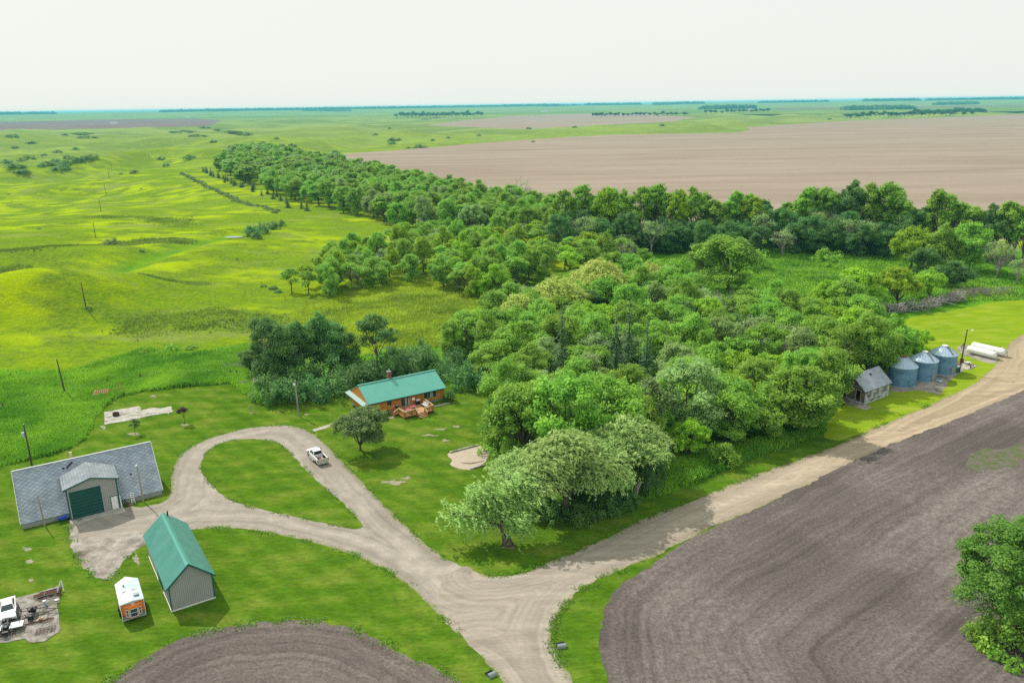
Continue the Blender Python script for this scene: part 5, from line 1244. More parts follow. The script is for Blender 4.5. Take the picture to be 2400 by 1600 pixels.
def wheelbarrow():
    o = thing('wheelbarrow', 'blue wheelbarrow parked by the left corner of the garage bay', 'wheelbarrow', GF.w(5.3, -.85), GF.a+.2)
    part('tray', MB().add([(-.75, -.4, .75), (.75, -.35, .8), (.75, .35, .8), (-.75, .4, .75), (-.4, -.22, .38), (.45, -.22, .42), (.45, .22, .42), (-.4, .22, .38)], [(4, 5, 6, 7), (0, 1, 5, 4), (1, 2, 6, 5), (2, 3, 7, 6), (3, 0, 4, 7)]), M_blue, o)
    part('wheel', MB().lathe([(.2, -.05), (.2, .05)], 14, (.7, 0, .2), 'y'), M_tyre, o)
    for y in (-.25, .25): part('handle', MB().bar((.7, y*.4, .22), (-1.15, y*1.3, .68), .05), M_black, o); part('leg', MB().bar((-.4, y, .4), (-.45, y*1.1, 0), .05), M_black, o)
wheelbarrow()
def shovel_things():
    t = thing('tilted_cart', 'dark red hand cart lying by the corner right of the white garage door', 'cart', GF.w(13.9, -.9), GF.a+.3)
    part('frame', MB().bar((-.1, .3, 1.1), (.2, -.3, .1), .08).bar((.15, .3, 1.1), (.5, -.3, .1), .08).bar((0, .2, .9), (.3, .2, .9), .05), M_black, t); part('tray', MB().box(.3, 1.0, -.5, .1, .05, .15), M_rust, t)
    t = thing('white_board', 'white board leaning beside the white garage door', 'board', GF.w(13.45, -.75), GF.a); part('panel', MB().slab([(-.1, -.25, 0), (.1, -.25, 0), (.1, .2, 1.9), (-.1, .2, 1.9)], .05), M_white, t); part('edge_strip', MB().bar((.12, -.26, 0), (.12, .19, 1.9), .03), M_black, t)
shovel_things()

# ---- machine shed
SF = Fr((-42.92, 85.76), 33.2)
def shed():
    o = thing('metal_shed', 'tall narrow grey steel shed with a steep green ribbed roof', 'shed', SF.w(0, 0), SF.a)
    W, D, zw, zr = 5.26, 15.3, 3.65, 6.05
    part('footing', MB().box(-.05, W+.05, -.05, D+.05, -.1, .16), M_white, o)
    for y in (0, D-.1): part('gable_wall', MB().prism([(0, .16), (W, .16), (W, zw), (W/2, zr-.1), (0, zw)], 'y', y, y+.1), M_steel, o)
    for x in (.004, W-.1): part('side_wall', MB().box(x, x+.096, .1, D-.1, .16, zw), M_steelY, o)
    k = (zr-zw)/(W/2); ov = .35; ze = zw-k*ov+.06
    m = mat('green ribbed roofing', (0.062, 0.265, 0.215), (0.085, 0.315, 0.265), 0.5, 0.33, wave=('Y', 0.28, 0.6, 0.34), spec=0.5)
    rf = part('roof', MB().slab([(-ov, -.3, ze), (W/2, -.3, zr), (W/2, D+.3, zr), (-ov, D+.3, ze)], .09).slab([(W+ov, -.3, ze), (W/2, -.3, zr), (W/2, D+.3, zr), (W+ov, D+.3, ze)], .09), m, o)
    part('ridge_cap', MB().slab([(W/2-.3, -.33, zr-.25), (W/2, -.33, zr+.05), (W/2, D+.33, zr+.05), (W/2-.3, D+.33, zr-.25)], .03).slab([(W/2+.3, -.33, zr-.25), (W/2, -.33, zr+.05), (W/2, D+.33, zr+.05), (W/2+.3, D+.33, zr-.25)], .03), mat('pale green cap', (.10, .36, .30), rough=.35), rf)
    for x in (-ov, W+ov): part('rake_trim', MB().bar((x, -.33, ze-.08), (W/2, -.33, zr-.08), .06, .2), M_greentrim, rf)
    part('vent_pipe', MB().lathe([(.1, 0), (.1, .7)], 10, (W/2+.5, D-.4, zr-.35)), M_black, rf)
    for x in (-.03, W-.12): part('corner_trim', MB().box(x, x+.15, -.03, -.002, .16, zw), M_greentrim, o)
    part('door', MB().box(-.05, -.002, 5.2, 8.2, .16, 3.1), M_greentrim, o)
shed()

# ---- fish house trailer
TF = Fr((-47.95, 83.55), 31.5)
def fish_house():
    o = thing('camper_trailer', 'orange and grey fish house trailer with a white roof and bay window', 'trailer', TF.w(0, 0), TF.a)
    M_or = mat('orange siding', (0.70, 0.145, 0.010), (0.78, 0.18, 0.015), 1.5, 0.4, spec=0.4); M_gr = mat('grey siding band', (0.17, 0.235, 0.26), rough=0.4)
    W, L, N = 2.62, 5.2, 6.4
    plan = [(0, 0), (W, 0), (W, L), (W*.5, N), (0, L)]
    part('lower_body', MB().prism(plan, 'z', .38, .95), M_gr, o)
    part('upper_body', MB().prism([(.012, .012), (W-.012, .012), (W-.012, L), (W*.5, N-.012), (.012, L)], 'z', .95, 2.52), M_or, o)
    M_rw = mat('white roof membrane', (.54, .62, .62), (.40, .52, .55), .8, .6, lo=.4, hi=.6, stretch=(.4, 1.6, 1))
    r = MB(); e = .05; P = [(-e, -e), (W+e, -e), (W+e, L), (W*.5, N+e), (-e, L)]; n = len(P)
    v = [(a, b, 2.52) for a, b in P]+[(a, b, 2.62) for a, b in P]+[(W/2, -e, 2.78), (W/2, L*.95, 2.78)]
    r.add(v, [(0, 1, 6, 5), (1, 2, 7, 6), (2, 3, 8, 7), (3, 4, 9, 8), (4, 0, 5, 9), (4, 3, 2, 1, 0), (5, 6, 10), (6, 7, 11, 10), (7, 8, 11), (8, 9, 11), (9, 5, 10, 11)])
    rf = part('roof', r, M_rw, o)
    for a, b in ((.55, 2.5), (1.55, 2.5)):
        h = part('roof_hatch', MB().box(a, a+.42, b, b+.42, 2.66, 2.80), mat('grey hatch lid', (.45, .45, .46), rough=.5), rf)
    part('air_conditioner', MB().box(1.65, 2.25, .85, 1.3, 2.70, 2.92), mat('grey vent box', (.25, .30, .33), rough=.5), rf, bevel=.03)
    part('roof_pipe', MB().lathe([(.09, 0), (.09, .22), (.12, .23), (.12, .3)], 10, (.85, 3.9, 2.66)), M_gr, rf)
    part('trim', MB().box(-.03, .03, -.03, .03, .36, 2.52).box(W-.03, W+.03, -.03, .03, .36, 2.52).box(.03, W-.03, -.03, -.002, .35, .40), M_white, o)
    # bay window at the rear
    bw = MB().prism([(.45, -.01), (.85, -.42), (1.85, -.42), (2.22, -.01)], 'z', .72, 2.02)
    bo = part('bay', bw, M_or, o)
    part('bay_top', MB().add([(.42, -.012, 2.16), (2.25, -.012, 2.16), (2.25, -.012, 2.02), (1.87, -.45, 2.02), (.83, -.45, 2.02), (.42, -.012, 2.02)], [(0, 1, 3, 4), (1, 2, 3), (0, 4, 5), (2, 5, 4, 3), (0, 5, 2, 1)]), mat('orange bay hood', (.74, .20, .02), rough=.4), bo)
    def pane(p, q, z0, z1, name):
        p = Vector((*p, 0)); q = Vector((*q, 0)); t = (q-p).normalized(); nn = Vector((t.y, -t.x, 0)); up = Vector((0, 0, 1))
        f = MB(); w_ = .055
        for s0, s1, za, zb_ in ((p, p+t*w_, z0, z1), (q-t*w_, q, z0, z1), (p+t*w_, q-t*w_, z0, z0+w_), (p+t*w_, q-t*w_, z1-w_, z1), (p+t*w_, q-t*w_, (z0+z1)/2-.025, (z0+z1)/2+.025)):
            f.add([s0+nn*.0+up*za, s1+up*za, s1+nn*.04+up*za, s0+nn*.04+up*za, s0+up*zb_, s1+up*zb_, s1+nn*.04+up*zb_, s0+nn*.04+up*zb_], [(3, 2, 1, 0), (4, 5, 6, 7), (0, 1, 5, 4), (1, 2, 6, 5), (2, 3, 7, 6), (3, 0, 4, 7)])
        fo = part('window_frame', f, M_white, bo)
        part('window_pane', MB().slab([p+t*w_+nn*.012+up*(z0+w_), q-t*w_+nn*.012+up*(z0+w_), q-t*w_+nn*.012+up*(z1-w_), p+t*w_+nn*.012+up*(z1-w_)], .006), mat('bluish trailer glass', (.03, .06, .12), rough=.1, spec=.6), bo)
    pane((.90, -.42), (1.80, -.42), .80, 1.92, 'middle'); pane((.52, -.082), (.80, -.369), .85, 1.85, 'left'); pane((1.89, -.376), (2.17, -.064), .85, 1.85, 'right')
    part('bay_outline', MB().bar((.40, -.03, 2.17), (2.27, -.03, 2.17), .03).bar((.40, -.03, .66), (.40, -.03, 2.17), .03).bar((2.27, -.03, .66), (2.27, -.03, 2.17), .03), M_white, bo)
    for a in (.1, 2.3): part('tail_light', MB().box(a, a+.26, -.06, -.003, .98, 1.1), M_red, o)
    # round badge: a white disc with a dark antler like mark
    bd = part('badge', MB().lathe([(.19, -.014), (.19, -.002)], 16, (1.36, 0, 2.36), 'y'), M_white, o)
    part('badge_mark', MB().prism([(1.22, 2.30), (1.36, 2.26), (1.50, 2.30), (1.46, 2.36), (1.40, 2.33), (1.36, 2.40), (1.31, 2.33), (1.27, 2.37)], 'y', -.024, -.0145), M_black, bd)
    for b in (1.9, 2.9): part('wheel', MB().lathe([(.32, -.1), (.34, -.05), (.34, .05), (.32, .1)], 16, (-.12, b, .34), 'x'), M_tyre, o)
    window(o, 1.2, 1.9, 1.3, 1.95, -.002, along='y', fr=M_white); window(o, 3.7, 4.4, 1.3, 1.95, -.002, along='y', fr=M_white)
    part('side_door', MB().box(-.045, -.002, 2.4, 3.1, .6, 2.3), M_white, o)
    part('tongue', MB().bar((.6, L+.4, .45), (W/2, N+1.0, .45), .1).bar((2.0, L+.4, .45), (W/2, N+1.0, .45), .1), M_black, o)
    part('jack', MB().lathe([(.09, 0), (.04, .03), (.04, .7)], 8, (W/2, N+.8, 0)), M_black, o)
fish_house()

# ---- old wooden shed by the bins
WF = Fr((71.89, 152.44), 34.3)
def peeling_material(name, axis):
    m = mat(name, (0.10, 0.075, 0.062), (0.50, 0.52, 0.56), 0.9, 0.9, stretch=(.55, .55, 3.0), lo=.42, hi=.50, wave=('Z', .2, .6, .25), detail=8)
    return m
M_peel = peeling_material('peeling white clapboard', 'x')
M_bare = mat('bare grey brown clapboard', (0.13, 0.10, 0.088), (0.25, 0.205, 0.185), 1.5, .9, stretch=(.6, .6, 3), wave=('Z', .2, .6, .25), detail=7, c3=(.42, .42, .44), scale3=.55, fac3=(.60, .66))
def wooden_shed():
    o = thing('wooden_shed', 'old wooden shed with peeling white paint and two open doorways', 'shed', WF.w(0, 0), WF.a)
    L, D, zw, zr = 8.84, 6.06, 3.15, 5.75
    # gable end at a=0 with two real openings
    g_ = MB(); t0, t1 = 0.0, .12
    g_.prism([(0, .2), (.95, .2), (.95, 2.75), (0, 2.75)], 'x', t0, t1); g_.prism([(1.95, .2), (4.15, .2), (4.15, 2.75), (1.95, 2.75)], 'x', t0, t1); g_.prism([(5.0, .2), (D, .2), (D, 2.75), (5.0, 2.75)], 'x', t0, t1)
    g_.prism([(0, 2.75), (D, 2.75), (D, zw), (D/2, zr-.1), (0, zw)], 'x', t0, t1)
    part('gable_wall', g_, M_bare, o)
    part('back_wall', MB().prism([(0, .2), (D, .2), (D, zw), (D/2, zr-.1), (0, zw)], 'x', L-.12, L), M_peel, o)
    for y in (0, D-.12): part('side_wall', MB().box(.12, L-.12, y, y+.12, .2, zw), M_peel, o)
    part('floor', MB().box(.12, L-.12, .12, D-.12, .1, .2), M_bare, o)
    part('sill_board', MB().box(-.05, -.004, -.05, D+.05, .0, .42).box(-.05, L+.05, -.05, -.004, 0, .25), M_peel, o)
    k = (zr-zw)/(D/2); ov = .35; ze = zw-k*ov+.06
    rf = part('roof', MB().slab([(-.4, -ov, ze), (L+.35, -ov, ze), (L+.35, D/2, zr), (-.4, D/2, zr)], .1).slab([(-.4, D+ov, ze), (L+.35, D+ov, ze), (L+.35, D/2, zr), (-.4, D/2, zr)], .1), M_shing3, o)
    part('rake_board', MB().bar((-.43, -ov, ze-.1), (-.43, D/2, zr-.1), .05, .2).bar((-.43, D/2, zr-.1), (-.43, D+ov, ze-.1), .05, .2), M_peel, rf)
    part('roof_patch', MB().slab([(4.5, 1.9, zw+k*1.9+.1), (5.1, 1.9, zw+k*1.9+.1), (5.1, 2.3, zw+k*2.3+.1), (4.5, 2.3, zw+k*2.3+.1)], .04), M_black, rf)
    for b0, b1 in ((.95, 1.95), (4.15, 5.0)):
        part('door_frame', MB().box(-.04, -.003, b0-.1, b0, .42, 2.85).box(-.04, -.003, b1, b1+.1, .42, 2.85).box(-.04, -.003, b0, b1, 2.75, 2.85), M_cap, o)
    window(o, 2.75, 3.3, 3.55, 4.25, -.002, along='y', fr=M_white, glass=M_glass)
    for a in (1.5, 4.1, 6.6): window(o, a, a+.75, 1.35, 2.55, -.002, fr=M_peel, glass=mat('boarded pane', (.16, .15, .17), rough=.6), t=.12)
    part('loose_board', MB().bar((-.06, 2.4, 3.0), (-.06, 2.9, 2.6), .05, .16), M_white, o)
wooden_shed()

# ---- grain bins
M_galv = mat('galvanised corrugated steel', (0.11, 0.27, 0.45), (0.19, 0.36, 0.53), 0.5, 0.45, stretch=(1, 1, 1.6), metal=0.15, wave=('Z', 0.22, 0.8, 0.28), spec=0.5, c3=(.10, .21, .35), scale3=.35)
M_galr = mat('galvanised roof steel', (0.36, 0.49, 0.62), (0.47, 0.58, 0.70), 0.6, 0.38, metal=0.3, spec=0.5)
def grain_bin(c, zt, za, lab, capm, door):
    o = thing('grain_bin', lab, 'grain bin', (c[0], c[1], 0), 0, 'grain bins in a row')
    R = 2.88
    part('wall', MB().lathe([(R, .08), (R, zt)], 40), M_galv, o, False)
    part('base_ring', MB().lathe([(R+.18, -.05), (R+.18, .08)], 40), M_conc, o)
    rf = part('roof', MB().lathe([(R+.12, zt-.04), (R+.12, zt+.02), (.55, za-.25), (.5, za-.2)], 40), M_galr, o)
    rb = MB()
    for k in range(22):
        a = 6.283*k/22; rb.bar((math.cos(a)*(R+.08), math.sin(a)*(R+.08), zt+.06), (math.cos(a)*.6, math.sin(a)*.6, za-.22), .06, .07)
    part('roof_rib', rb, M_galr, rf)
    part('roof_cap', MB().lathe([(.62, za-.2), (.6, za-.02), (.3, za+.04), (.02, za+.06)], 20), capm, rf)
    if door != 'round':
        a = math.radians(-75); ld = MB()
        for q in np.linspace(.15, .95, 9):
            r_ = R*(1-q)+.6*q; z = zt+.1+(za-.3-zt)*q; ld.bar((math.cos(a-.11/r_*2)*r_, math.sin(a-.11/r_*2)*r_, z+.07), (math.cos(a+.11/r_*2)*r_, math.sin(a+.11/r_*2)*r_, z+.07), .07)
        part('roof_ladder', ld, M_rust, rf)
    dd = math.radians(-68 if door != 'round' else -75)
    ct, st = math.cos(dd), math.sin(dd)
    def pl(u, z, d): return (ct*(R+d)-st*u, st*(R+d)+ct*u, z)
    m = MB()
    if door == 'round':
        k = 20; P = [(.75*math.cos(t)*.9, 1.15+.95*math.sin(t)) for t in np.arange(k)/k*6.283]
    else: P = [(-.5, .35), (.5, .35), (.5, 1.9), (-.5, 1.9)]
    k = len(P); m.add([pl(u, z, -.12) for u, z in P]+[pl(u, z, .06) for u, z in P], [tuple(range(k)), tuple(range(2*k-1, k-1, -1))]+[(i, k+i, k+(i+1) % k, (i+1) % k) for i in range(k)])
    part('hatch', m, M_galv if door == 'round' else mat('dull bin door', (.24, .27, .24), rough=.6), o)
    if door == 'round': part('hatch_bar', MB().bar(pl(0, .4, .09), pl(0, 1.9, .09), .05), M_galr, o)
    if door == 'fan': part('auger_tube', MB().tube([pl(.9, .25, .1), pl(1.0, .25, .9), pl(1.4, .3, 1.1)], [.28, .28, .22], 10), M_galr, o)
grain_bin((85.3, 164.7), 4.25, 6.4, 'nearest corrugated grain bin with a round hatch beside the wooden shed', M_rust, 'round')
grain_bin((91.6, 168.2), 4.4, 6.3, 'middle corrugated grain bin with a roof ladder', M_white, 'fan')
grain_bin((98.2, 172.4), 4.4, 6.3, 'farthest corrugated grain bin beside the dark light pole', M_white, 'flat')

# ---- big white tanks
def big_tank(end, L, lab, seed):
    a = math.radians(122.4); R = .86
    o = thing('propane_tank', lab, 'tank', (end[0]+math.cos(a)*L/2, end[1]+math.sin(a)*L/2, 0), a)
    h = L/2; pr = [(.06, -h)]+[(R*math.sin(t), -h+R*(1-math.cos(t))*.75) for t in np.linspace(.25, 1.5, 6)]+[(R, -h+.75), (R, h-.75)]+[(R*math.sin(t), h-R*(1-math.cos(t))*.75) for t in np.linspace(1.5, .25, 6)]+[(.06, h)]
    part('body', MB().lathe(pr, 28, (0, 0, 1.15), 'x'), M_white, o, True)
    part('dome', MB().lathe([(.25, 0), (.25, .22), (.15, .34), (.02, .36)], 14, (-h+.9, 0, 1.97)), mat('dull white dome', (.55, .56, .55), rough=.5), o)
    for x in (-h*.6, h*.6): part('saddle', MB().box(x-.15, x+.15, -.6, .6, 0, .55), M_conc, o)
    part('valve_pipe', MB().tube([(-h+.2, .1, 1.7), (-h-.35, .1, 1.6), (-h-.4, .1, .5), (-h-.9, .3, .4)], .045, 6), M_black, o)
    part('end_frame', MB().bar((-h-.25, -.2, 0), (-h-.25, -.2, 1.5), .06).bar((-h-.25, .4, 0), (-h-.25, .4, 1.5), .06).bar((-h-.25, -.2, 1.5), (-h-.25, .4, 1.5), .06), M_chrome, o)
t1 = g(2136.4+1500/9.8, 744.8+700/9.8, 1.15); t2 = g(2136.4+1705/9.8, 744.8+640/9.8, 1.15)
big_tank(t1, 7.0, 'white propane tank nearer the grain bins', 1)
big_tank(t2, 8.2, 'white propane tank nearer the gravel road bend', 2)

# ================================================================== POLES, FENCES
def pole(b, h, label, m, r=.13, lean=(0, 0), name='utility_pole', group=None, cross=False, ins=True):
    o = thing(name, label, 'pole', tuple(b), 0, group); o.rotation_euler = (lean[0], lean[1], 0)
    part('pole', MB().tube([(0, 0, -.3), (0, 0, h*.5), (0, 0, h)], [r*1.15, r, r*.75], 8), m, o)
    if ins: part('insulator', MB().lathe([(.05, 0), (.07, .08), (.03, .2)], 8, (0, 0, h)), M_white, o)
    return o
for k, (bx, by, tx, ty) in enumerate([(150, 905, 128, 824), (198, 707, 183, 648), (220, 546, 217, 511), (232, 486, 229, 458), (243, 446, 241, 421), (251, 411, 249, 386), (257, 393, 255, 368), (343, 368, 342, 351), (375, 338, 373, 323), (404, 328, 403, 316), (425, 322, 424, 313)]):
    b = at(bx, by); h = height_px(b, ty)
    ln = {0: -.055, 1: -.03}.get(k, 0)
    pole(b, min(h, 10.5) if k > 1 else h, ['dark leaning power pole nearest the farmyard in the tall grass', 'dark power pole on the near pasture hill with a shrub at its foot'][k] if k < 2 else 'thin dark power pole in the line running away over the pasture', M_poledark, .15, (0, ln), group='power line poles over the pasture' if k > 1 else None)
b = g(198, 709); plant('shrub', 'dark', tuple(at(203, 709)), .9, 2.2, 'small shrub at the foot of the second power pole', 'shrub', 'wild_shrub')
o = pole(g(74, 1070), 7.9, 'power pole with a grey transformer drum behind the garage', M_poledark, .14)
tr_ = part('transformer', MB().lathe([(.05, 0), (.26, .03), (.28, .1), (.28, .8), (.22, .88), (.05, .9)], 14, (-.40, -.1, 5.6)), mat('transformer grey', (.42, .46, .48), rough=.5), o)
part('bracket', MB().bar((-.2, -.05, 6.3), (.05, 0, 6.3), .08), M_black, tr_)
part('cutout', MB().bar((0, 0, 6.9), (.7, .1, 7.0), .05).lathe([(.06, 0), (.06, .3)], 8, (.65, .1, 6.7)), M_chrome, o)
o = pole(g(686, 956), 7.6, 'pale grey pole with a meter box and lamp on the lawn by the driveway', M_postwood, .15)
part('lamp_head', MB().lathe([(.05, 0), (.2, .05), (.22, .25), (.1, .4), (.03, .42)], 10, (-.25, -.1, 6.7)), M_white, o)
part('meter_box', MB().box(-.18, .18, -.28, -.14, 5.3, 5.9), M_chrome, o)
part('conduit', MB().tube([(.13, -.1, 0), (.13, -.1, 5.3)], .04, 6), M_chrome, o)
part('lamp_arm', MB().tube([(0, 0, 7.2), (-.3, -.1, 7.3), (-.55, -.15, 7.2)], .03, 5), M_chrome, o)
o = pole(g(2203, 855), 10.2, 'tall dark pole with a yard light on a short arm beside the last grain bin', M_poledark, .15, (0, .035))
part('lamp_arm', MB().tube([(0, 0, 10.0), (.5, -.1, 10.25), (1.05, -.2, 10.2)], .035, 6), M_chrome, o)
part('lamp_head', MB().lathe([(.22, -.28), (.24, -.2), (.18, 0), (.08, .1), (.02, .12)], 12, (1.1, -.2, 10.15)), M_white, o)
part('meter_box', MB().box(-.2, .2, -.3, -.15, 1.4, 2.0), M_chrome, o)
for (a, bb, h, ln, lb) in ((2.84, -.98, 5.3, -.03, 'bare weathered post in front of the left part of the garage roof'), (16.62, -1.0, 6.4, -.02, 'bare weathered post with a small floodlight before the right part of the garage roof')):
    o = pole(GF.w(a, bb), h, lb, M_postwood, .11, (0, ln), name='wooden_post', ins=False)
    part('hook', MB().bar((0, -.1, h-.3), (0, -.3, h-.25), .04), M_black, o)
    if h > 6: part('floodlight', MB().lathe([(.16, -.1), (.18, 0), (.08, .12)], 10, (0, -.2, h+.05)), M_white, o)
# fence posts with two strands of wire
FP = [(-60, 972), (8, 938), (70, 921), (130, 907), (190, 893), (248, 881), (285, 873), (323, 868), (362, 864), (400, 861), (440, 860), (485, 860), (530, 860)]
fp = [g(*q) for q in FP]
for k, q in enumerate(fp):
    thick = k in (1, 5, 7, 12)
    solo('fence_post', MB().tube([(0, 0, -.2), (.03, 0, 1.35 if thick else 1.1)], [.12, .1] if thick else [.045, .04], 7), M_poledark if thick else M_postwood,
         {1: 'stout dark fence post near the left frame edge', 5: 'stout dark fence post above the red implement', 7: 'stout dark fence post right of the red implement', 12: 'stout corner fence post next to the brush pile'}.get(k, 'thin pale fence post in the line between yard and pasture'), 'fence post', tuple(q), group=None if thick else 'thin fence posts')
wire = MB()
for z in (.55, .95): wire.tube([(q[0], q[1], z) for q in fp], .012, 4)
solo('fence_wire', wire, M_chrome, 'two thin wires strung along the fence posts beyond the lawn', 'wire')
for k, (x, y) in enumerate([(602, 657), (655, 690), (545, 863)]):
    b = at(x, y); solo('fence_post', MB().tube([(0, 0, -.2), (.04, 0, 1.5)], [.1, .08], 7), M_poledark, ['dark fence post beside the wild shrubs at the wooded rise', 'lone dark post in the pasture below the wooded rise', 'second stout post next to the brush pile corner'][k], 'fence post', tuple(b))

# ================================================================== YARD THINGS
def poly_slab(name, px, m, label, t=.10, cat='concrete slab', jag=.1):
    W = spline_straight(gl(px), .5); W = W+np.stack([jag*fbm(W[:, 0]/.9, W[:, 1]/.9, 3, 3), jag*fbm(W[:, 0]/.9, W[:, 1]/.9, 53, 3)], 1)*2
    tri = tessellate_polygon([[Vector((p[0], p[1], 0)) for p in W]]); n = len(W)
    v = [(p[0], p[1], t) for p in W]+[(p[0], p[1], -.05) for p in W]
    f = [tuple(q) for q in tri]+[(i, (i+1) % n, n+(i+1) % n, n+i) for i in range(n)]
    mb = MB(); mb.add(v, f); return solo(name, mb, m, label, cat)
poly_slab('concrete_slab', [(239, 947), (280, 940), (320, 933), (325, 938), (320, 944), (345, 938), (362, 937), (372, 938), (393, 933), (398, 946), (350, 954), (303, 965), (241, 975)], M_conc, 'long cracked concrete slab with a fire ring on the lawn')
crk = MB()
for a, c in (((241, 957), (330, 943)), ((241, 967), (300, 955)), ((300, 955), (380, 946)), ((262, 944), (270, 958))):
    p, q = g(*a, .11), g(*c, .11); crk.bar(p, q, .10, .012)
solo('slab_weeds', crk, G_edge, 'lines of weeds growing in the cracks of the long concrete slab', 'weeds')
o = thing('fire_ring', 'rusty steel fire ring on the concrete slab', 'fire ring', tuple(g(267, 954, .10)))
rr = MB(); n = 20
for r0, r1, z0, z1 in ((.62, .62, 0, .62),):
    pass
rr.lathe([(.60, 0), (.64, .01), (.64, .62), (.58, .62), (.58, .08), (.02, .07)], 22)
part('ring', rr, mat('burnt rusty steel', (.045, .025, .025), (.09, .045, .04), 4, .8), o); part('ash', MB().lathe([(.5, .09), (.3, .14), (.02, .16)], 14), M_conc, o)
solo('white_pipe', MB().tube([(0, 0, .12), (.45, -.75, .12)], .05, 6), M_white, 'short white pipe lying at the lower edge of the long slab', 'pipe', tuple(g(386, 948)))
solo('pale_rock', MB().add([(.7*math.cos(a)*random.uniform(.7, 1.1), .5*math.sin(a)*random.uniform(.7, 1.1), 0) for a in np.arange(8)/8*6.283]+[(.45*math.cos(a), .3*math.sin(a), .22) for a in np.arange(8)/8*6.283], [tuple(range(8, 16))]+[(i, (i+1) % 8, 8+(i+1) % 8, 8+i) for i in range(8)]), M_conc, 'pale flat rock on the lawn above the slab', 'rock', tuple(g(352, 911)))
def red_implement():
    b = g(240, 909); o = thing('red_implement', 'old red slatted farm implement half sunk in tall grass', 'implement', tuple(b), math.radians(24))
    M_or = mat('faded red paint', (.34, .085, .05), (.25, .075, .05), 3, .75)
    p = MB()
    for k in range(7): p.slab([(-1.9+k*.4, -.9, .75), (-1.6+k*.4, -.9, .75), (-1.4+k*.4, .9, 1.25), (-1.7+k*.4, .9, 1.25)], .06)
    part('slatted_panel', p, M_or, o)
    part('end_plate', MB().slab([(-2.0, -.95, 0), (-2.0, -.95, .95), (-1.7, .9, 1.3), (-1.7, .9, .2)], .08), M_cap, o)
    part('frame', MB().bar((.9, -.8, .5), (3.9, -.6, .75), .1).bar((.9, .8, .9), (3.9, .9, .9), .1).bar((3.9, -.6, .75), (3.9, .9, .9), .1), M_or, o)
    part('bed', MB().slab([(1.2, -.6, .35), (3.7, -.45, .5), (3.7, .8, .6), (1.2, .75, .6)], .06), M_black, o)
    part('a_frame', MB().bar((2.7, .2, .8), (3.3, .4, 2.6), .09).bar((3.3, .4, 2.6), (4.1, .3, .8), .09), mat('faded yellow bar', (.42, .22, .04), rough=.7), o)
    for x in (1.0, 3.4): part('wheel', MB().lathe([(.35, -.08), (.38, 0), (.35, .08)], 14, (x, -.95, .36), 'y'), M_rust, o)
red_implement()
def sticks(name, label, cat, pts, n, wd, ht, m, ln=(1.2, 4.0), rad=(.03, .10), seed=1, z0=0.0):
    r = np.random.default_rng(seed); W = [np.array(p) for p in pts]; mb = MB()
    for _ in range(n):
        i = r.integers(0, len(W)-1); c = W[i]+(W[i+1]-W[i])*r.uniform(0, 1); u = r.normal(0, .45); c = c+r.normal(0, wd*.4, 2)
        z = z0+ht*r.uniform(.05, 1)*math.exp(-u*u); L = r.uniform(*ln); a = r.uniform(0, 6.283); e = r.normal(0, .28)
        d = np.array([math.cos(a)*math.cos(e), math.sin(a)*math.cos(e), math.sin(e)])*L/2; R = r.uniform(*rad); k = r.normal(0, .16, 3)*L*.4
        p0 = np.array([c[0], c[1], z])-d; p1 = np.array([c[0], c[1], z])+d; p0[2] = max(p0[2], z0+.02); p1[2] = max(p1[2], z0+.02); md = (p0+p1)/2+k; md[2] = max(md[2], z0+.05)
        mb.tube([p0, md, p1], [R, R*.8, R*.35], 5, False)
        if r.uniform() < .5: mb.tube([md, md+r.normal(0, .35, 3)*L*.5+np.array([0, 0, .2])], [R*.5, R*.2], 4, False)
    solo(name, mb, m, label, cat)
sticks('brush_pile', 'long pile of grey dead branches at the right meadow edge', 'brush pile', gl([(1960, 722), (2010, 719), (2065, 717), (2115, 710), (2165, 698), (2205, 690)]), 430, 2.6, 2.7, mat('silver dead branches', (.30, .275, .255), (.48, .45, .42), 3, .95, spec=.1), (1.5, 5.5), (.06, .17), 11)
sticks('brush_pile', 'purplish brown heap of brush at the right end of the long branch pile', 'brush pile', gl([(2175, 690), (2215, 682), (2260, 681), (2320, 677)]), 340, 2.8, 3.0, mat('purple brown brush', (.17, .14, .14), (.30, .25, .24), 3, .95), (1.0, 4.0), (.03, .09), 12)
sticks('brush_pile', 'low grey brush heap at the meadow edge left of the dark elms', 'brush pile', gl([(508, 846), (530, 845), (555, 843)]), 150, 1.5, .7, M_grey, (.8, 2.4), (.02, .06), 13)
sticks('brush_pile', 'dead branches behind the log house roof', 'brush pile', gl([(880, 866), (905, 858), (945, 846)]), 170, 1.8, 2.6, mat('dark dead brush', (.09, .07, .07), (.16, .13, .12), 3, .95), (1.0, 3.5), (.03, .08), 14)
def lumber_pile():
    b = g(592, 886); o = thing('lumber_pile', 'tumbled pile of grey boards at the left end of the lilac row', 'lumber pile', tuple(b), math.radians(20))
    r = random.Random(4); m = MB()
    for k in range(16): m.slab([(-1.7+k*.24, -1.2, .3), (-1.53+k*.24, -1.2, .3), (-1.35+k*.24+r.uniform(-.2, .2), 1.4, 1.5+r.uniform(-.1, .2)), (-1.52+k*.24, 1.4, 1.5)], .05)
    part('boards', m, M_grey, o)
    part('white_sheet', MB().slab([(-1.2, -1.5, .25), (1.9, -1.5, .25), (1.9, -.9, .55), (-1.2, -.9, .55)], .05), M_white, o)
    m = MB()
    for k in range(7): m.bar((-3.8+r.uniform(-.2, .2), .8+k*.1, .1+k*.13), (-2.0+r.uniform(-.3, .3), 1.0+k*.1, .2+k*.13), .16, .1)
    part('timbers', m, M_postwood, o)
lumber_pile()
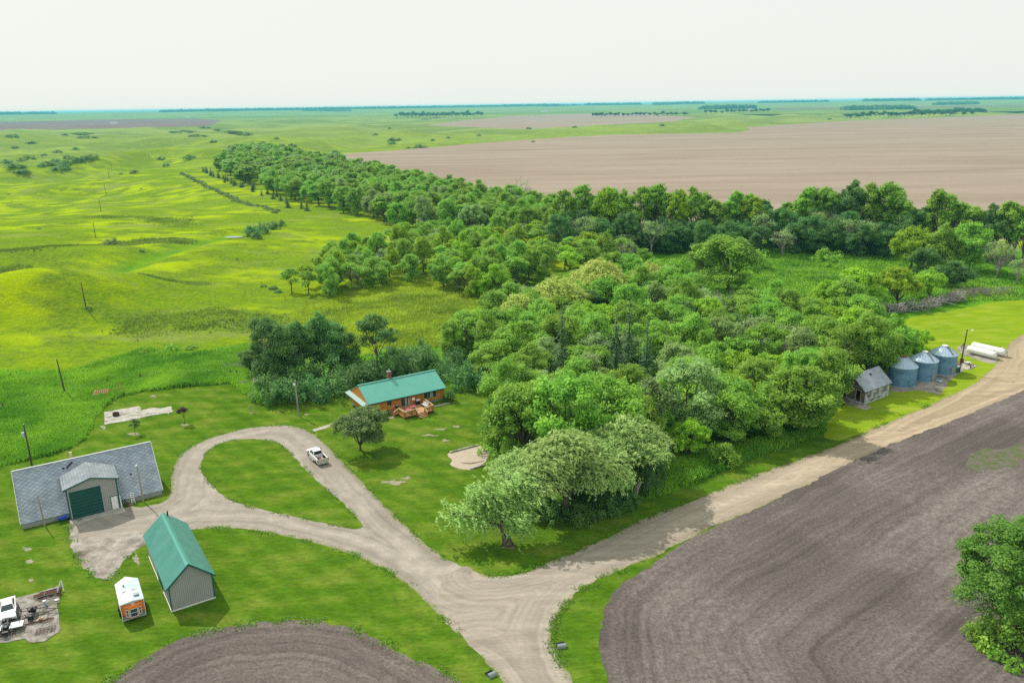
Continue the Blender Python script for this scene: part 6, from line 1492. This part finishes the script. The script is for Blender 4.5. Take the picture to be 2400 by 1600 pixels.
for k, (p, q, lb) in enumerate([((1033, 1040), (1097, 1023), 'long pale curb timber along the upper edge of the sand pit'), ((1080, 1078), (1112, 1069), 'short pale curb timber at the lower edge of the sand pit')]):
    a, c = g(*p), g(*q); solo('curb_timber', MB().bar((a[0], a[1], .12), (c[0], c[1], .12), .3, .3), M_conc, lb, 'timber')
solo('bent_stick', MB().tube([tuple(g(1060, 1062, .06)), tuple(g(1080, 1064, .1)), tuple(g(1112, 1058, .06))], [.05, .06, .03], 6), M_rust, 'brown bent stick lying in the sand pit', 'stick')
# culvert ends by the road
def culvert(px, rz, L, lb):
    o = thing('culvert', lb, 'culvert', tuple(g(*px)), rz)
    part('pipe', MB().lathe([(.34, -L/2), (.34, L/2), (.29, L/2), (.29, -L/2)], 16, (0, 0, .12), 'x'), mat('weathered culvert steel', (.20, .24, .25), rough=.6), o)
    part('inner_shade_disc', MB().lathe([(.28, L/2-.3), (.28, L/2-.25)], 16, (0, 0, .12), 'x'), M_black, o)  # black disc stands in for the shade inside the pipe
    part('riprap', MB().slab([(-L/2, .3, .02), (L/2, .32, .02), (L/2, .75, .22), (-L/2, .7, .22)], .2), M_black, o)
culvert((1290, 1486), math.radians(12), 1.0, 'pale culvert pipe end in the grass beside the road junction')
culvert((1130, 1552), math.radians(35), 0.9, 'grey culvert end at the bottom edge by the ploughed corner')
def utility_items():
    o = thing('utility_box', 'green utility box at the foot of the dark light pole', 'utility box', tuple(g(2196, 853)), .6)
    part('cabinet', MB().box(-.55, .55, -.4, .4, 0, .95), mat('utility green', (.03, .13, .11), rough=.5), o, bevel=.03); part('lid', MB().slab([(-.6, -.45, .97), (.6, -.45, .97), (.6, .45, 1.06), (-.6, .45, 1.06)], .06), mat('utility green lid', (.06, .2, .17), rough=.5), o)
    poly_slab('concrete_slab', [(2195, 838), (2215, 830), (2228, 832), (2243, 843), (2222, 850), (2204, 844)], M_conc, 'broken concrete slab with scrap beside the last grain bin', .12)
    o = thing('rusty_drum', 'rusty steel drum standing behind the dark light pole', 'drum', tuple(g(2208, 834, .0)))
    part('body', MB().lathe([(.42, 0), (.44, .02), (.44, .5), (.46, .52), (.44, .54), (.44, 1.1)], 16), M_rust, o); part('lid', MB().lathe([(.43, 1.1), (.43, 1.12), (.02, 1.12)], 16), M_black, o)
    o = thing('white_cabinet', 'white metal cabinet on the scrap slab by the light pole', 'cabinet', tuple(g(2222, 837, .12)), .5)
    part('body', MB().box(-.5, .5, -.3, .3, 0, .55), M_conc, o); part('lid', MB().box(-.53, .53, -.33, .33, .552, .62), M_white, o)
    o = thing('scrap_heap', 'dark angular scrap frame lying on the slab near the light pole', 'scrap', tuple(g(2230, 843, .12)), .4)
    part('bar', MB().bar((-.8, -.5, .2), (1.3, .2, .3), .12), M_rust, o); part('bar', MB().bar((1.3, .2, .3), (.2, 1.2, .5), .12), M_black, o); part('post', MB().bar((-.8, -.5, 0), (-.8, -.5, .9), .16), M_black, o)
    o = thing('harrow_section', 'red toothed harrow section behind the dark light pole', 'harrow', tuple(g(2196, 838)), math.radians(25))
    for k in range(6): part('tooth_bar', MB().bar((-1.2+k*.42, -.5, .2), (-1.0+k*.42, .6, .55), .09), mat('faded harrow red', (.30, .06, .06), rough=.7) if k == 0 else bpy.data.materials['faded harrow red'], o)
    part('frame', MB().bar((-1.3, -.4, .25), (1.3, -.4, .25), .08).bar((-1.2, .5, .5), (1.4, .5, .5), .08), M_black, o)
    o = thing('scrap_iron', 'rusty stand beside the left end of the white tanks', 'scrap', tuple(g(2211, 800)), .3)
    part('stand', MB().bar((-.5, 0, 0), (0, 0, 1.3), .12).bar((.5, 0, 0), (0, 0, 1.3), .12).bar((0, .5, 0), (0, 0, 1.3), .12), M_rust, o); part('base', MB().box(-.9, .9, -.3, .3, .02, .1), M_postwood, o)
utility_items()

# ---- equipment slab at the lower left
poly_slab('concrete_slab', [(-40, 1388), (0, 1382), (41, 1373), (90, 1360), (132, 1346), (136, 1362), (139, 1385), (131, 1389), (136, 1410), (138, 1450), (120, 1460), (99, 1474), (70, 1476), (55, 1467), (30, 1472), (0, 1477), (-60, 1492)], mat('stained concrete', (0.21, 0.19, 0.175), (0.37, 0.345, 0.32), 0.9, 0.9, 0.4, 6, c3=(0.15, 0.15, 0.11), scale3=0.6, spec=0.1, detail=9, fine=(4, .75, 1.2)), 'stained cracked concrete slab loaded with equipment at the lower left', .09)
def utility_trailer():
    o = thing('utility_trailer', 'black open frame utility trailer with a raised tailgate on the slab', 'trailer', (-59.75, 85.15, .09), math.radians(22))
    f = MB(); L, W = 2.7, 1.6; z = .55
    for y in (-W/2, W/2): f.bar((-L/2, y, z), (L/2, y, z), .08); f.bar((-L/2, y, z+.38), (L/2, y, z+.38), .06)
    for x in (-L/2, -.67, 0, .67, L/2):
        f.bar((x, -W/2, z), (x, W/2, z), .06)
        for y in (-W/2, W/2): f.bar((x, y, z), (x, y, z+.38), .06)
    f.bar((L/2, -W/2, z+.38), (L/2, W/2, z+.38), .06)
    part('frame', f, M_black, o)
    t = MB().bar((-L/2-.05, -W/2, z), (-L/2-.25, -W/2, z+1.25), .08).bar((-L/2-.05, W/2, z), (-L/2-.25, W/2, z+1.25), .08)
    for q in (.2, .6, 1.2): t.bar((-L/2-.05-.16*q, -W/2, z+q), (-L/2-.05-.16*q, W/2, z+q), .06)
    for y in (-.4, 0, .4): t.bar((-L/2-.05, y, z), (-L/2-.25, y, z+1.25), .05)
    part('tailgate', t, M_black, o)
    for y, s in ((-W/2-.2, -1), (W/2+.2, 1)):
        w = part('wheel', MB().lathe([(.2, -.1), (.33, -.1), (.35, -.04), (.35, .04), (.33, .1), (.2, .1)], 18, (-.15, y, .35), 'y'), M_tyre, o)
        part('rim', MB().lathe([(.02, -.05), (.2, -.11), (.21, .11), (.02, .05)], 14, (-.15, y, .35), 'y'), M_chrome, w)
        part('fender', MB().prism([(-.6, .62), (-.55, .74), (-.35, .82), (.05, .82), (.25, .74), (.3, .62), (.27, .62), (.02, .78), (-.32, .78), (-.57, .62)], 'y', y-.13, y+.13), M_black, o)
    part('tongue', MB().bar((L/2, -.5, z), (L/2+1.3, 0, z-.05), .08).bar((L/2, .5, z), (L/2+1.3, 0, z-.05), .08).bar((L/2+1.2, 0, z-.05), (L/2+1.6, 0, z-.05), .1), M_black, o)
    part('axle', MB().bar((-.15, -W/2, .35), (-.15, W/2, .35), .07), M_black, o)
    k = thing('engine_block', 'dark engine like load sitting on the utility trailer', 'engine', (-60.0, 85.45, .68), math.radians(22)); part('block', MB().box(-.4, .35, -.28, .28, 0, .4), M_black, k, bevel=.06); part('cover', MB().lathe([(.2, .4), (.2, .55), (.05, .6)], 12), M_black, k); part('pipe', MB().tube([(.3, 0, .2), (.6, .1, .3), (.7, .2, .1)], .05, 6), M_rust, k)
utility_trailer()
def plough():
    o = thing('old_plough', 'dark rusty plough frame with a pale triangular hitch at the top of the slab', 'plough', (-59.9, 89.75, .09), math.radians(24))
    for y, x0, x1 in ((-.55, -1.7, .9), (-.15, -2.1, 1.1), (.2, -2.2, 1.0), (.6, -1.5, 1.2)): part('beam', MB().bar((x0, y, .35), (x1, y, .45), .12, .16), M_rust if y in (-.15, .2) else M_black, o)
    part('cross_beam', MB().bar((-.9, -.6, .45), (-.9, .65, .45), .1).bar((.7, -.6, .5), (.7, .65, .5), .1), M_black, o)
    for x in (-1.6, -.5, .4): part('share', MB().slab([(x, -.4, 0), (x+.5, -.5, .05), (x+.6, -.1, .4), (x+.1, 0, .35)], .05), M_rust, o)
    part('hitch', MB().bar((.5, .0, .5), (1.1, .55, 1.5), .08).bar((1.1, .55, 1.5), (1.35, -.5, .5), .1).bar((.6, -.5, .5), (1.1, .55, 1.5), .07), M_chrome, o)
plough()
def mower_frame():
    o = thing('sickle_bar', 'long rusty bar with a curved hook lying on the slab below the trailer', 'implement', (-58.6, 84.0, .09), math.radians(21))
    part('bar', MB().bar((-1.4, -.1, .1), (1.7, .25, .1), .09), M_rust, o)
    part('hook', MB().tube([(.3, .1, .12), (.6, -.35, .16), (1.0, -.65, .16), (1.35, -.5, .14), (1.65, .0, .12)], .05, 6), M_rust, o)
    part('bracket', MB().box(.1, .5, -.1, .2, .08, .35), M_rust, o)
    solo('board', MB().slab([(-.55, -.12, .1), (.5, -.18, .1), (.55, .12, .1), (-.5, .16, .1)], .05), M_cap, 'pale board lying between trailer and rusty bar', 'board', (-58.75, 84.55, .07), math.radians(75))
    o = thing('spike_harrow', 'dark square grid harrow lying flat on the slab', 'harrow', (-56.75, 82.3, .09), math.radians(24)); m = MB()
    for k in range(5): m.bar((-1.0, -.55+k*.28, .1), (1.0, -.5+k*.28, .1), .05)
    part('cross_bars', m, M_black, o); m = MB()
    for k in range(6): m.bar((-1.0+k*.4, -.6, .15), (-.95+k*.4, .65, .15), .05)
    part('long_bars', m, M_rust, o)
    o = thing('white_bucket', 'white pail with a dark stripe at the right edge of the equipment slab', 'bucket', tuple(g(131, 1382, .09)))
    part('body', MB().lathe([(.17, 0), (.2, .4)], 14), M_white, o); part('band', MB().lathe([(.196, .2), (.201, .3)], 14), M_black, o)
    o = thing('jack_stand', 'small blue grey jack by the trailer front corner', 'jack', tuple(g(104, 1388, .09)), .4)
    part('base', MB().lathe([(.22, 0), (.08, .1), (.05, .5)], 10), mat('blue grey enamel', (.22, .30, .42), rough=.4), o); part('head', MB().box(-.2, .2, -.12, .12, .5, .62), M_chrome, o)
mower_frame()
def sprayer_trailer():
    b = g(18, 1449); o = thing('flat_trailer', 'white decked low trailer with a black rack cut off by the left frame edge', 'trailer', (b[0], b[1], .09), math.radians(22))
    part('deck', MB().box(-2.2, -.5, -.6, .6, .55, .63).box(.35, 1.75, -.6, .6, .55, .63), mat('pale plastic deck', (.62, .70, .72), rough=.5), o)
    f = MB().bar((-2.3, -.65, .5), (1.85, -.65, .5), .09).bar((-2.3, .65, .5), (1.85, .65, .5), .09)
    for x in (-.4, .25): f.bar((x, -.65, .5), (x, -.65, 1.35), .07); f.bar((x, .65, .5), (x, .65, 1.35), .07); f.bar((x, -.65, 1.35), (x, .65, 1.35), .07)
    f.bar((-.4, -.65, 1.35), (.25, -.65, 1.35), .07); f.bar((-.4, .65, 1.35), (.25, .65, 1.35), .07); f.bar((-.1, .65, .5), (-.1, .65, 1.35), .05)
    part('frame', f, M_black, o)
    part('box', MB().box(-.35, .2, -.5, .5, .5, .8), M_black, o)
    for y in (-.85, .85): w = part('wheel', MB().lathe([(.16, -.09), (.27, -.09), (.29, 0), (.27, .09), (.16, .09)], 16, (-.1, y, .29), 'y'), M_tyre, o); part('rim', MB().lathe([(.02, -.07), (.16, -.095), (.16, .095), (.02, .07)], 12, (-.1, y, .29), 'y'), M_white, w)
    o = thing('garden_tiller', 'dark tined tiller on the concrete below the white trailer', 'tiller', tuple(g(15, 1461, .09)), math.radians(20))
    m = MB()
    for k in range(8): m.tube([(-1+k*.28, .25*math.cos(a), .3+.28*math.sin(a)) for a in np.arange(9)/8*6.283], .03, 5)
    part('tines', m, M_black, o); part('shaft', MB().bar((-1.1, 0, .3), (1.1, 0, .3), .07), M_rust, o); part('engine', MB().box(-.3, .3, -.3, .1, .45, .75), M_black, o)
sprayer_trailer()

# ================================================================== VEHICLES
M_carwhite = mat('white car paint', (0.78, 0.79, 0.78), rough=0.22, spec=0.6)
M_tan = mat('tan lower paint', (0.42, 0.38, 0.30), rough=0.3, spec=0.5)
M_carglass = mat('dark car glass', (0.012, 0.016, 0.022), rough=0.06, spec=0.8)
def arch_profile(L0, L1, zb, wheels, R, top):
    """side outline: bottom edge with wheel arches, then the given top points (front to rear reversed)"""
    p = [(L0, zb)]
    for x in wheels:
        p += [(x+R*math.cos(t), max(zb, .36+R*math.sin(t))) for t in np.linspace(math.pi, 0, 9)]
    return p+[(L1, zb)]+top
def wheels(o, xs, hw, R, rimm, name='wheel', w=.24):
    for x in xs:
        for s in (-1, 1):
            y = s*(hw-.13); q = part(name, MB().lathe([(R*.62, -w/2), (R*.96, -w/2), (R, -w/4), (R, w/4), (R*.96, w/2), (R*.62, w/2)], 22, (x, y, R), 'y'), M_tyre, o)
            part('rim', MB().lathe([(.03, s*.03), (.1, s*.07), (R*.5, s*.05), (R*.62, s*.115), (R*.62, -s*.115)][::1], 16, (x, y, R), 'y'), rimm, q)
def pickup():
    o = thing('pickup_truck', 'white and tan pickup truck parked on the driveway facing away', 'pickup truck', (-34.95, 130.0, .03), math.radians(122.5))
    hw = .97
    # x forward; front at +3.05
    prof = arch_profile(-3.0, 3.05, .42, (-1.85, 1.95), .47, [(3.08, .62), (3.05, .98), (2.9, 1.10), (1.45, 1.20), (1.30, 1.16), (-.75, 1.18), (-.76, 1.18)])
    front = [(x, z) for x, z in prof if x > -.8] ; front = [(-.75, .42)]+[q for q in front if q[0] != -.75 or q[1] > 1]
    low = MB().prism([(-.75, .42)]+[(1.95+.47*math.cos(t), max(.42, .36+.47*math.sin(t))) for t in np.linspace(math.pi, 0, 9)]+[(3.05, .45), (3.09, .62), (3.05, .99), (2.88, 1.12), (1.45, 1.22), (-.75, 1.20)], 'y', -hw, hw)
    body = part('body', low, M_carwhite, o, bevel=.05)
    bed = MB()
    bp = [(-3.0, .5)]+[(-1.85+.47*math.cos(t), max(.5, .36+.47*math.sin(t))) for t in np.linspace(math.pi, 0, 9)]+[(-.78, .5), (-.78, 1.26), (-3.0, 1.28)]
    bed.prism(bp, 'y', -hw, -hw+.16); bed.prism(bp, 'y', hw-.16, hw); bed.box(-.92, -.78, -hw+.16, hw-.16, .55, 1.24)
    part('bed', bed, M_carwhite, o, bevel=.02)
    part('bed_liner', MB().box(-2.9, -.93, -hw+.17, hw-.17, .6, .74).box(-2.9, -.93, -hw+.165, -hw+.19, .74, 1.2).box(-2.9, -.93, hw-.19, hw-.165, .74, 1.2), M_black, o)
    part('lower_trim', MB().box(-.72, 1.42, -hw-.015, -hw+.0, .46, .78).box(-.72, 1.42, hw, hw+.015, .46, .78).box(-1.33, -.8, -hw-.012, -hw, .52, .82).box(-1.33, -.8, hw, hw+.012, .52, .82).box(-2.98, -2.36, -hw-.012, -hw, .55, .82).box(-2.98, -2.36, hw, hw+.012, .55, .82).box(2.46, 2.98, -hw-.012, -hw, .5, .8).box(2.46, 2.98, hw, hw+.012, .5, .8), M_tan, o)
    part('running_board', MB().box(-.9, 1.4, -hw-.17, -hw-.02, .36, .43).box(-.9, 1.4, hw+.02, hw+.17, .36, .43), M_chrome, o)
    t = part('tailgate', MB().box(-3.05, -2.96, -hw+.17, hw-.17, .58, 1.27), mat('silver tan tailgate', (.50, .47, .41), rough=.35, spec=.5), o, bevel=.015)
    part('handle', MB().box(-3.075, -3.052, -.14, .14, 1.05, 1.13), M_black, t)
    part('rear_bumper', MB().box(-3.28, -3.06, -hw+.02, hw-.02, .42, .62), M_chrome, o, bevel=.03)
    part('front_bumper', MB().box(3.08, 3.24, -hw+.02, hw-.02, .45, .68), M_chrome, o, bevel=.03)
    part('licence_plate', MB().box(-3.295, -3.282, -.16, .16, .46, .59), M_white, o)
    for s in (-1, 1):
        part('tail_light', MB().box(-3.03, -2.93, s*(hw-.005)-.08, s*(hw-.005)+.08 if s < 0 else s*(hw-.005)+.02, .78, 1.2) if s < 0 else MB().box(-3.03, -2.93, hw-.15, hw+.01, .78, 1.2), M_red, o)
        part('headlight', MB().box(3.0, 3.085, s*.72-.18, s*.72+.18, .76, .94), M_chrome, o)
        part('mirror', MB().box(1.05, 1.2, s*(hw+.05), s*(hw+.32), 1.2, 1.5) if s > 0 else MB().box(1.05, 1.2, -(hw+.32), -(hw+.05), 1.2, 1.5), M_black, o, bevel=.03)
    cab = MB(); a, b_ = .90, .72
    v = [(1.50, -a, 1.2), (1.50, a, 1.2), (-.74, a, 1.2), (-.74, -a, 1.2), (.75, -b_, 1.88), (.75, b_, 1.88), (-.55, b_, 1.90), (-.55, -b_, 1.90)]
    cab.add(v, [(3, 2, 1, 0), (4, 5, 6, 7), (0, 1, 5, 4), (1, 2, 6, 5), (2, 3, 7, 6), (3, 0, 4, 7)])
    cb = part('cab', cab, M_carwhite, o, bevel=.06)
    def lerp4(i, j, k, l, u0, u1, w0, w1, off):
        P = [Vector(v[q]) for q in (i, j, k, l)]
        f = lambda u, w: P[0].lerp(P[1], u).lerp(P[3].lerp(P[2], u), w)
        n = (P[1]-P[0]).cross(P[3]-P[0]).normalized(); c = sum(P, Vector())/4
        if n.dot(c-Vector((.3, 0, 1.5))) < 0: n = -n
        q = [f(u0, w0)+n*off, f(u1, w0)+n*off, f(u1, w1)+n*off, f(u0, w1)+n*off]
        return MB().add([p for p in q]+[p-n*off*1.8 for p in q], [(0, 1, 2, 3), (7, 6, 5, 4), (0, 4, 5, 1), (1, 5, 6, 2), (2, 6, 7, 3), (3, 7, 4, 0)])
    part('windshield', lerp4(0, 1, 5, 4, .08, .92, .1, .9, .012), M_carglass, cb)
    part('rear_window', lerp4(2, 3, 7, 6, .08, .92, .14, .86, .012), M_carglass, cb)
    for i, j, k, l in ((0, 3, 7, 4), (1, 2, 6, 5)):
        part('side_window', lerp4(i, j, k, l, .12, .50, .12, .86, .012), M_carglass, cb); part('side_window', lerp4(i, j, k, l, .58, .88, .12, .86, .012), M_carglass, cb)
    part('sunroof', MB().box(.30, .52, -.42, .42, 1.885, 1.905), mat('roof light bar', (.20, .30, .36), rough=.3), cb)
    wheels(o, (-1.85, 1.95), hw, .40, M_chrome)
    c = thing('bed_cargo', 'small heap of red and white gear lying in the pickup bed', 'cargo', (-34.95+math.cos(math.radians(122.5))*-1.9, 130.0+math.sin(math.radians(122.5))*-1.9, .77), math.radians(122.5))
    part('white_jug', MB().lathe([(.13, 0), (.14, .3), (.05, .4)], 10, (.2, -.3, 0)), M_white, c); part('red_bag', MB().box(-.2, .3, -.05, .3, 0, .25), M_maroon, c, bevel=.06)
    part('white_sack', MB().box(-.5, -.15, -.45, -.05, 0, .22), M_cap, c, bevel=.06); part('dark_bag', MB().box(.0, .5, -.65, -.4, 0, .2), M_black, c, bevel=.05)
pickup()
def sedan():
    a = math.radians(-58); cx, cy = -63.35, 85.95
    o = thing('white_car', 'white sedan facing the camera at the left frame edge on the slab', 'car', (cx, cy, .09), a); hw = .90
    prof = [(-2.35, .28)]+[(-1.4+.38*math.cos(t), max(.28, .33+.38*math.sin(t))) for t in np.linspace(math.pi, 0, 9)]+[(1.42+.38*math.cos(t), max(.28, .33+.38*math.sin(t))) for t in np.linspace(math.pi, 0, 9)]+[(2.3, .28), (2.38, .5), (2.3, .72), (1.9, .86), (1.0, .97), (-1.6, 1.0), (-2.3, .95), (-2.4, .6)]
    part('body', MB().prism(prof, 'y', -hw, hw), M_carwhite, o, bevel=.07)
    b0, b1 = .80, .60
    v = [(1.05, -b0, .95), (1.05, b0, .95), (-1.85, b0, .97), (-1.85, -b0, .97), (.25, -b1, 1.42), (.25, b1, 1.42), (-1.15, b1, 1.40), (-1.15, -b1, 1.40)]
    cb = part('cabin', MB().add(v, [(3, 2, 1, 0), (4, 5, 6, 7), (0, 1, 5, 4), (1, 2, 6, 5), (2, 3, 7, 6), (3, 0, 4, 7)]), M_carwhite, o, bevel=.08)
    def win(i, j, k, l, u0, u1, w0, w1, name):
        P = [Vector(v[q]) for q in (i, j, k, l)]; f = lambda u, w: P[0].lerp(P[1], u).lerp(P[3].lerp(P[2], u), w)
        n = (P[1]-P[0]).cross(P[3]-P[0]).normalized()
        if n.dot(sum(P, Vector())/4-Vector((-.4, 0, 1.1))) < 0: n = -n
        q = [f(u0, w0)+n*.012, f(u1, w0)+n*.012, f(u1, w1)+n*.012, f(u0, w1)+n*.012]
        part(name, MB().add(q+[p-n*.022 for p in q], [(0, 1, 2, 3), (7, 6, 5, 4), (0, 4, 5, 1), (1, 5, 6, 2), (2, 6, 7, 3), (3, 7, 4, 0)]), mat('car glass tint', (.03, .05, .055), rough=.08, spec=.7) if name == 'windshield' else M_carglass, cb)
    win(0, 1, 5, 4, .05, .95, .06, .94, 'windshield'); win(2, 3, 7, 6, .06, .94, .1, .9, 'rear_window')
    for q in ((0, 3, 7, 4), (1, 2, 6, 5)): win(*q, .14, .50, .12, .88, 'side_window'); win(*q, .54, .86, .12, .88, 'side_window')
    for s in (-1, 1):
        part('headlight', MB().box(2.12, 2.34, s*.66-.18, s*.66+.18, .60, .72), M_chrome, o); part('tail_light', MB().box(-2.42, -2.3, s*.66-.18, s*.66+.18, .68, .84), M_red, o)
        part('mirror', MB().box(.72, .85, s*(hw+.09)-.09, s*(hw+.09)+.09, .95, 1.1), M_carwhite, o, bevel=.02)
        part('roof_rail', MB().bar((.15, s*.55, 1.44), (-1.05, s*.55, 1.43), .03), M_black, cb)
    part('front_bumper', MB().box(2.30, 2.42, -.72, .72, .32, .46), M_black, o); part('grille', MB().box(2.33, 2.395, -.38, .38, .52, .64), M_black, o)
    wheels(o, (-1.4, 1.42), hw, .33, M_chrome, w=.21)
sedan()

# far farm buildings and wind turbines
def far_house(px, py, w, h, lab, m):
    b = g(px, py); o = thing('far_farm_building', lab, 'building', (b[0], b[1], 0), .4)
    part('wall', MB().box(-w/2, w/2, -w*.3, w*.3, -.5, h), m, o); part('roof', MB().prism([(-w*.34, h), (w*.34, h), (0, h*1.55)], 'x', -w*.55, w*.55), M_conc, o)
far_house(1690, 254.5, 22, 6, 'tiny white farmhouse among trees on the far field edge', M_white); far_house(1722, 254, 30, 8, 'tiny pale barn right of the far white farmhouse', M_white); far_house(1250, 258, 40, 9, 'tiny pale barn beside the far wood in the middle', M_white)
far_house(262, 285.5, 26, 6, 'tiny white building on the far left dark fields', M_white); far_house(432, 271, 26, 6, 'tiny white building at the far end of the left dark fields', M_white)
for k, x in enumerate([575, 660, 725, 862, 928, 1027]):
    b = far_base(x, 262); o = thing('wind_turbine', 'faint white wind turbine on the far horizon', 'wind turbine', tuple(b), 0, 'wind turbines on the horizon')
    part('tower', MB().tube([(0, 0, -2), (0, 0, 21)], [1.2, .6], 8), M_white, o)
    m = MB()
    for q in range(3): a = q*2.094+k; m.tube([(0, -.5, 21), (9*math.sin(a), -.5, 21+9*math.cos(a))], [.7, .2], 5)
    part('blades', m, M_white, o)

# ================================================================== HAZE
hz = link('haze', MB().box(-29500, 29500, -700, 29500, -26, 66).mesh('haze')); hz['kind'] = 'stuff'
hm = bpy.data.materials.new('haze'); hm.use_nodes = True; hn = hm.node_tree.nodes; hn.clear()
ho = hn.new('ShaderNodeOutputMaterial'); pv = hn.new('ShaderNodeVolumePrincipled'); hm.node_tree.links.new(pv.outputs[0], ho.inputs['Volume'])
pv.inputs['Color'].default_value = (0.20, 0.74, 1.0, 1); pv.inputs['Density'].default_value = 6.5e-5; pv.inputs['Anisotropy'].default_value = 0.0
hz.data.materials.append(hm)
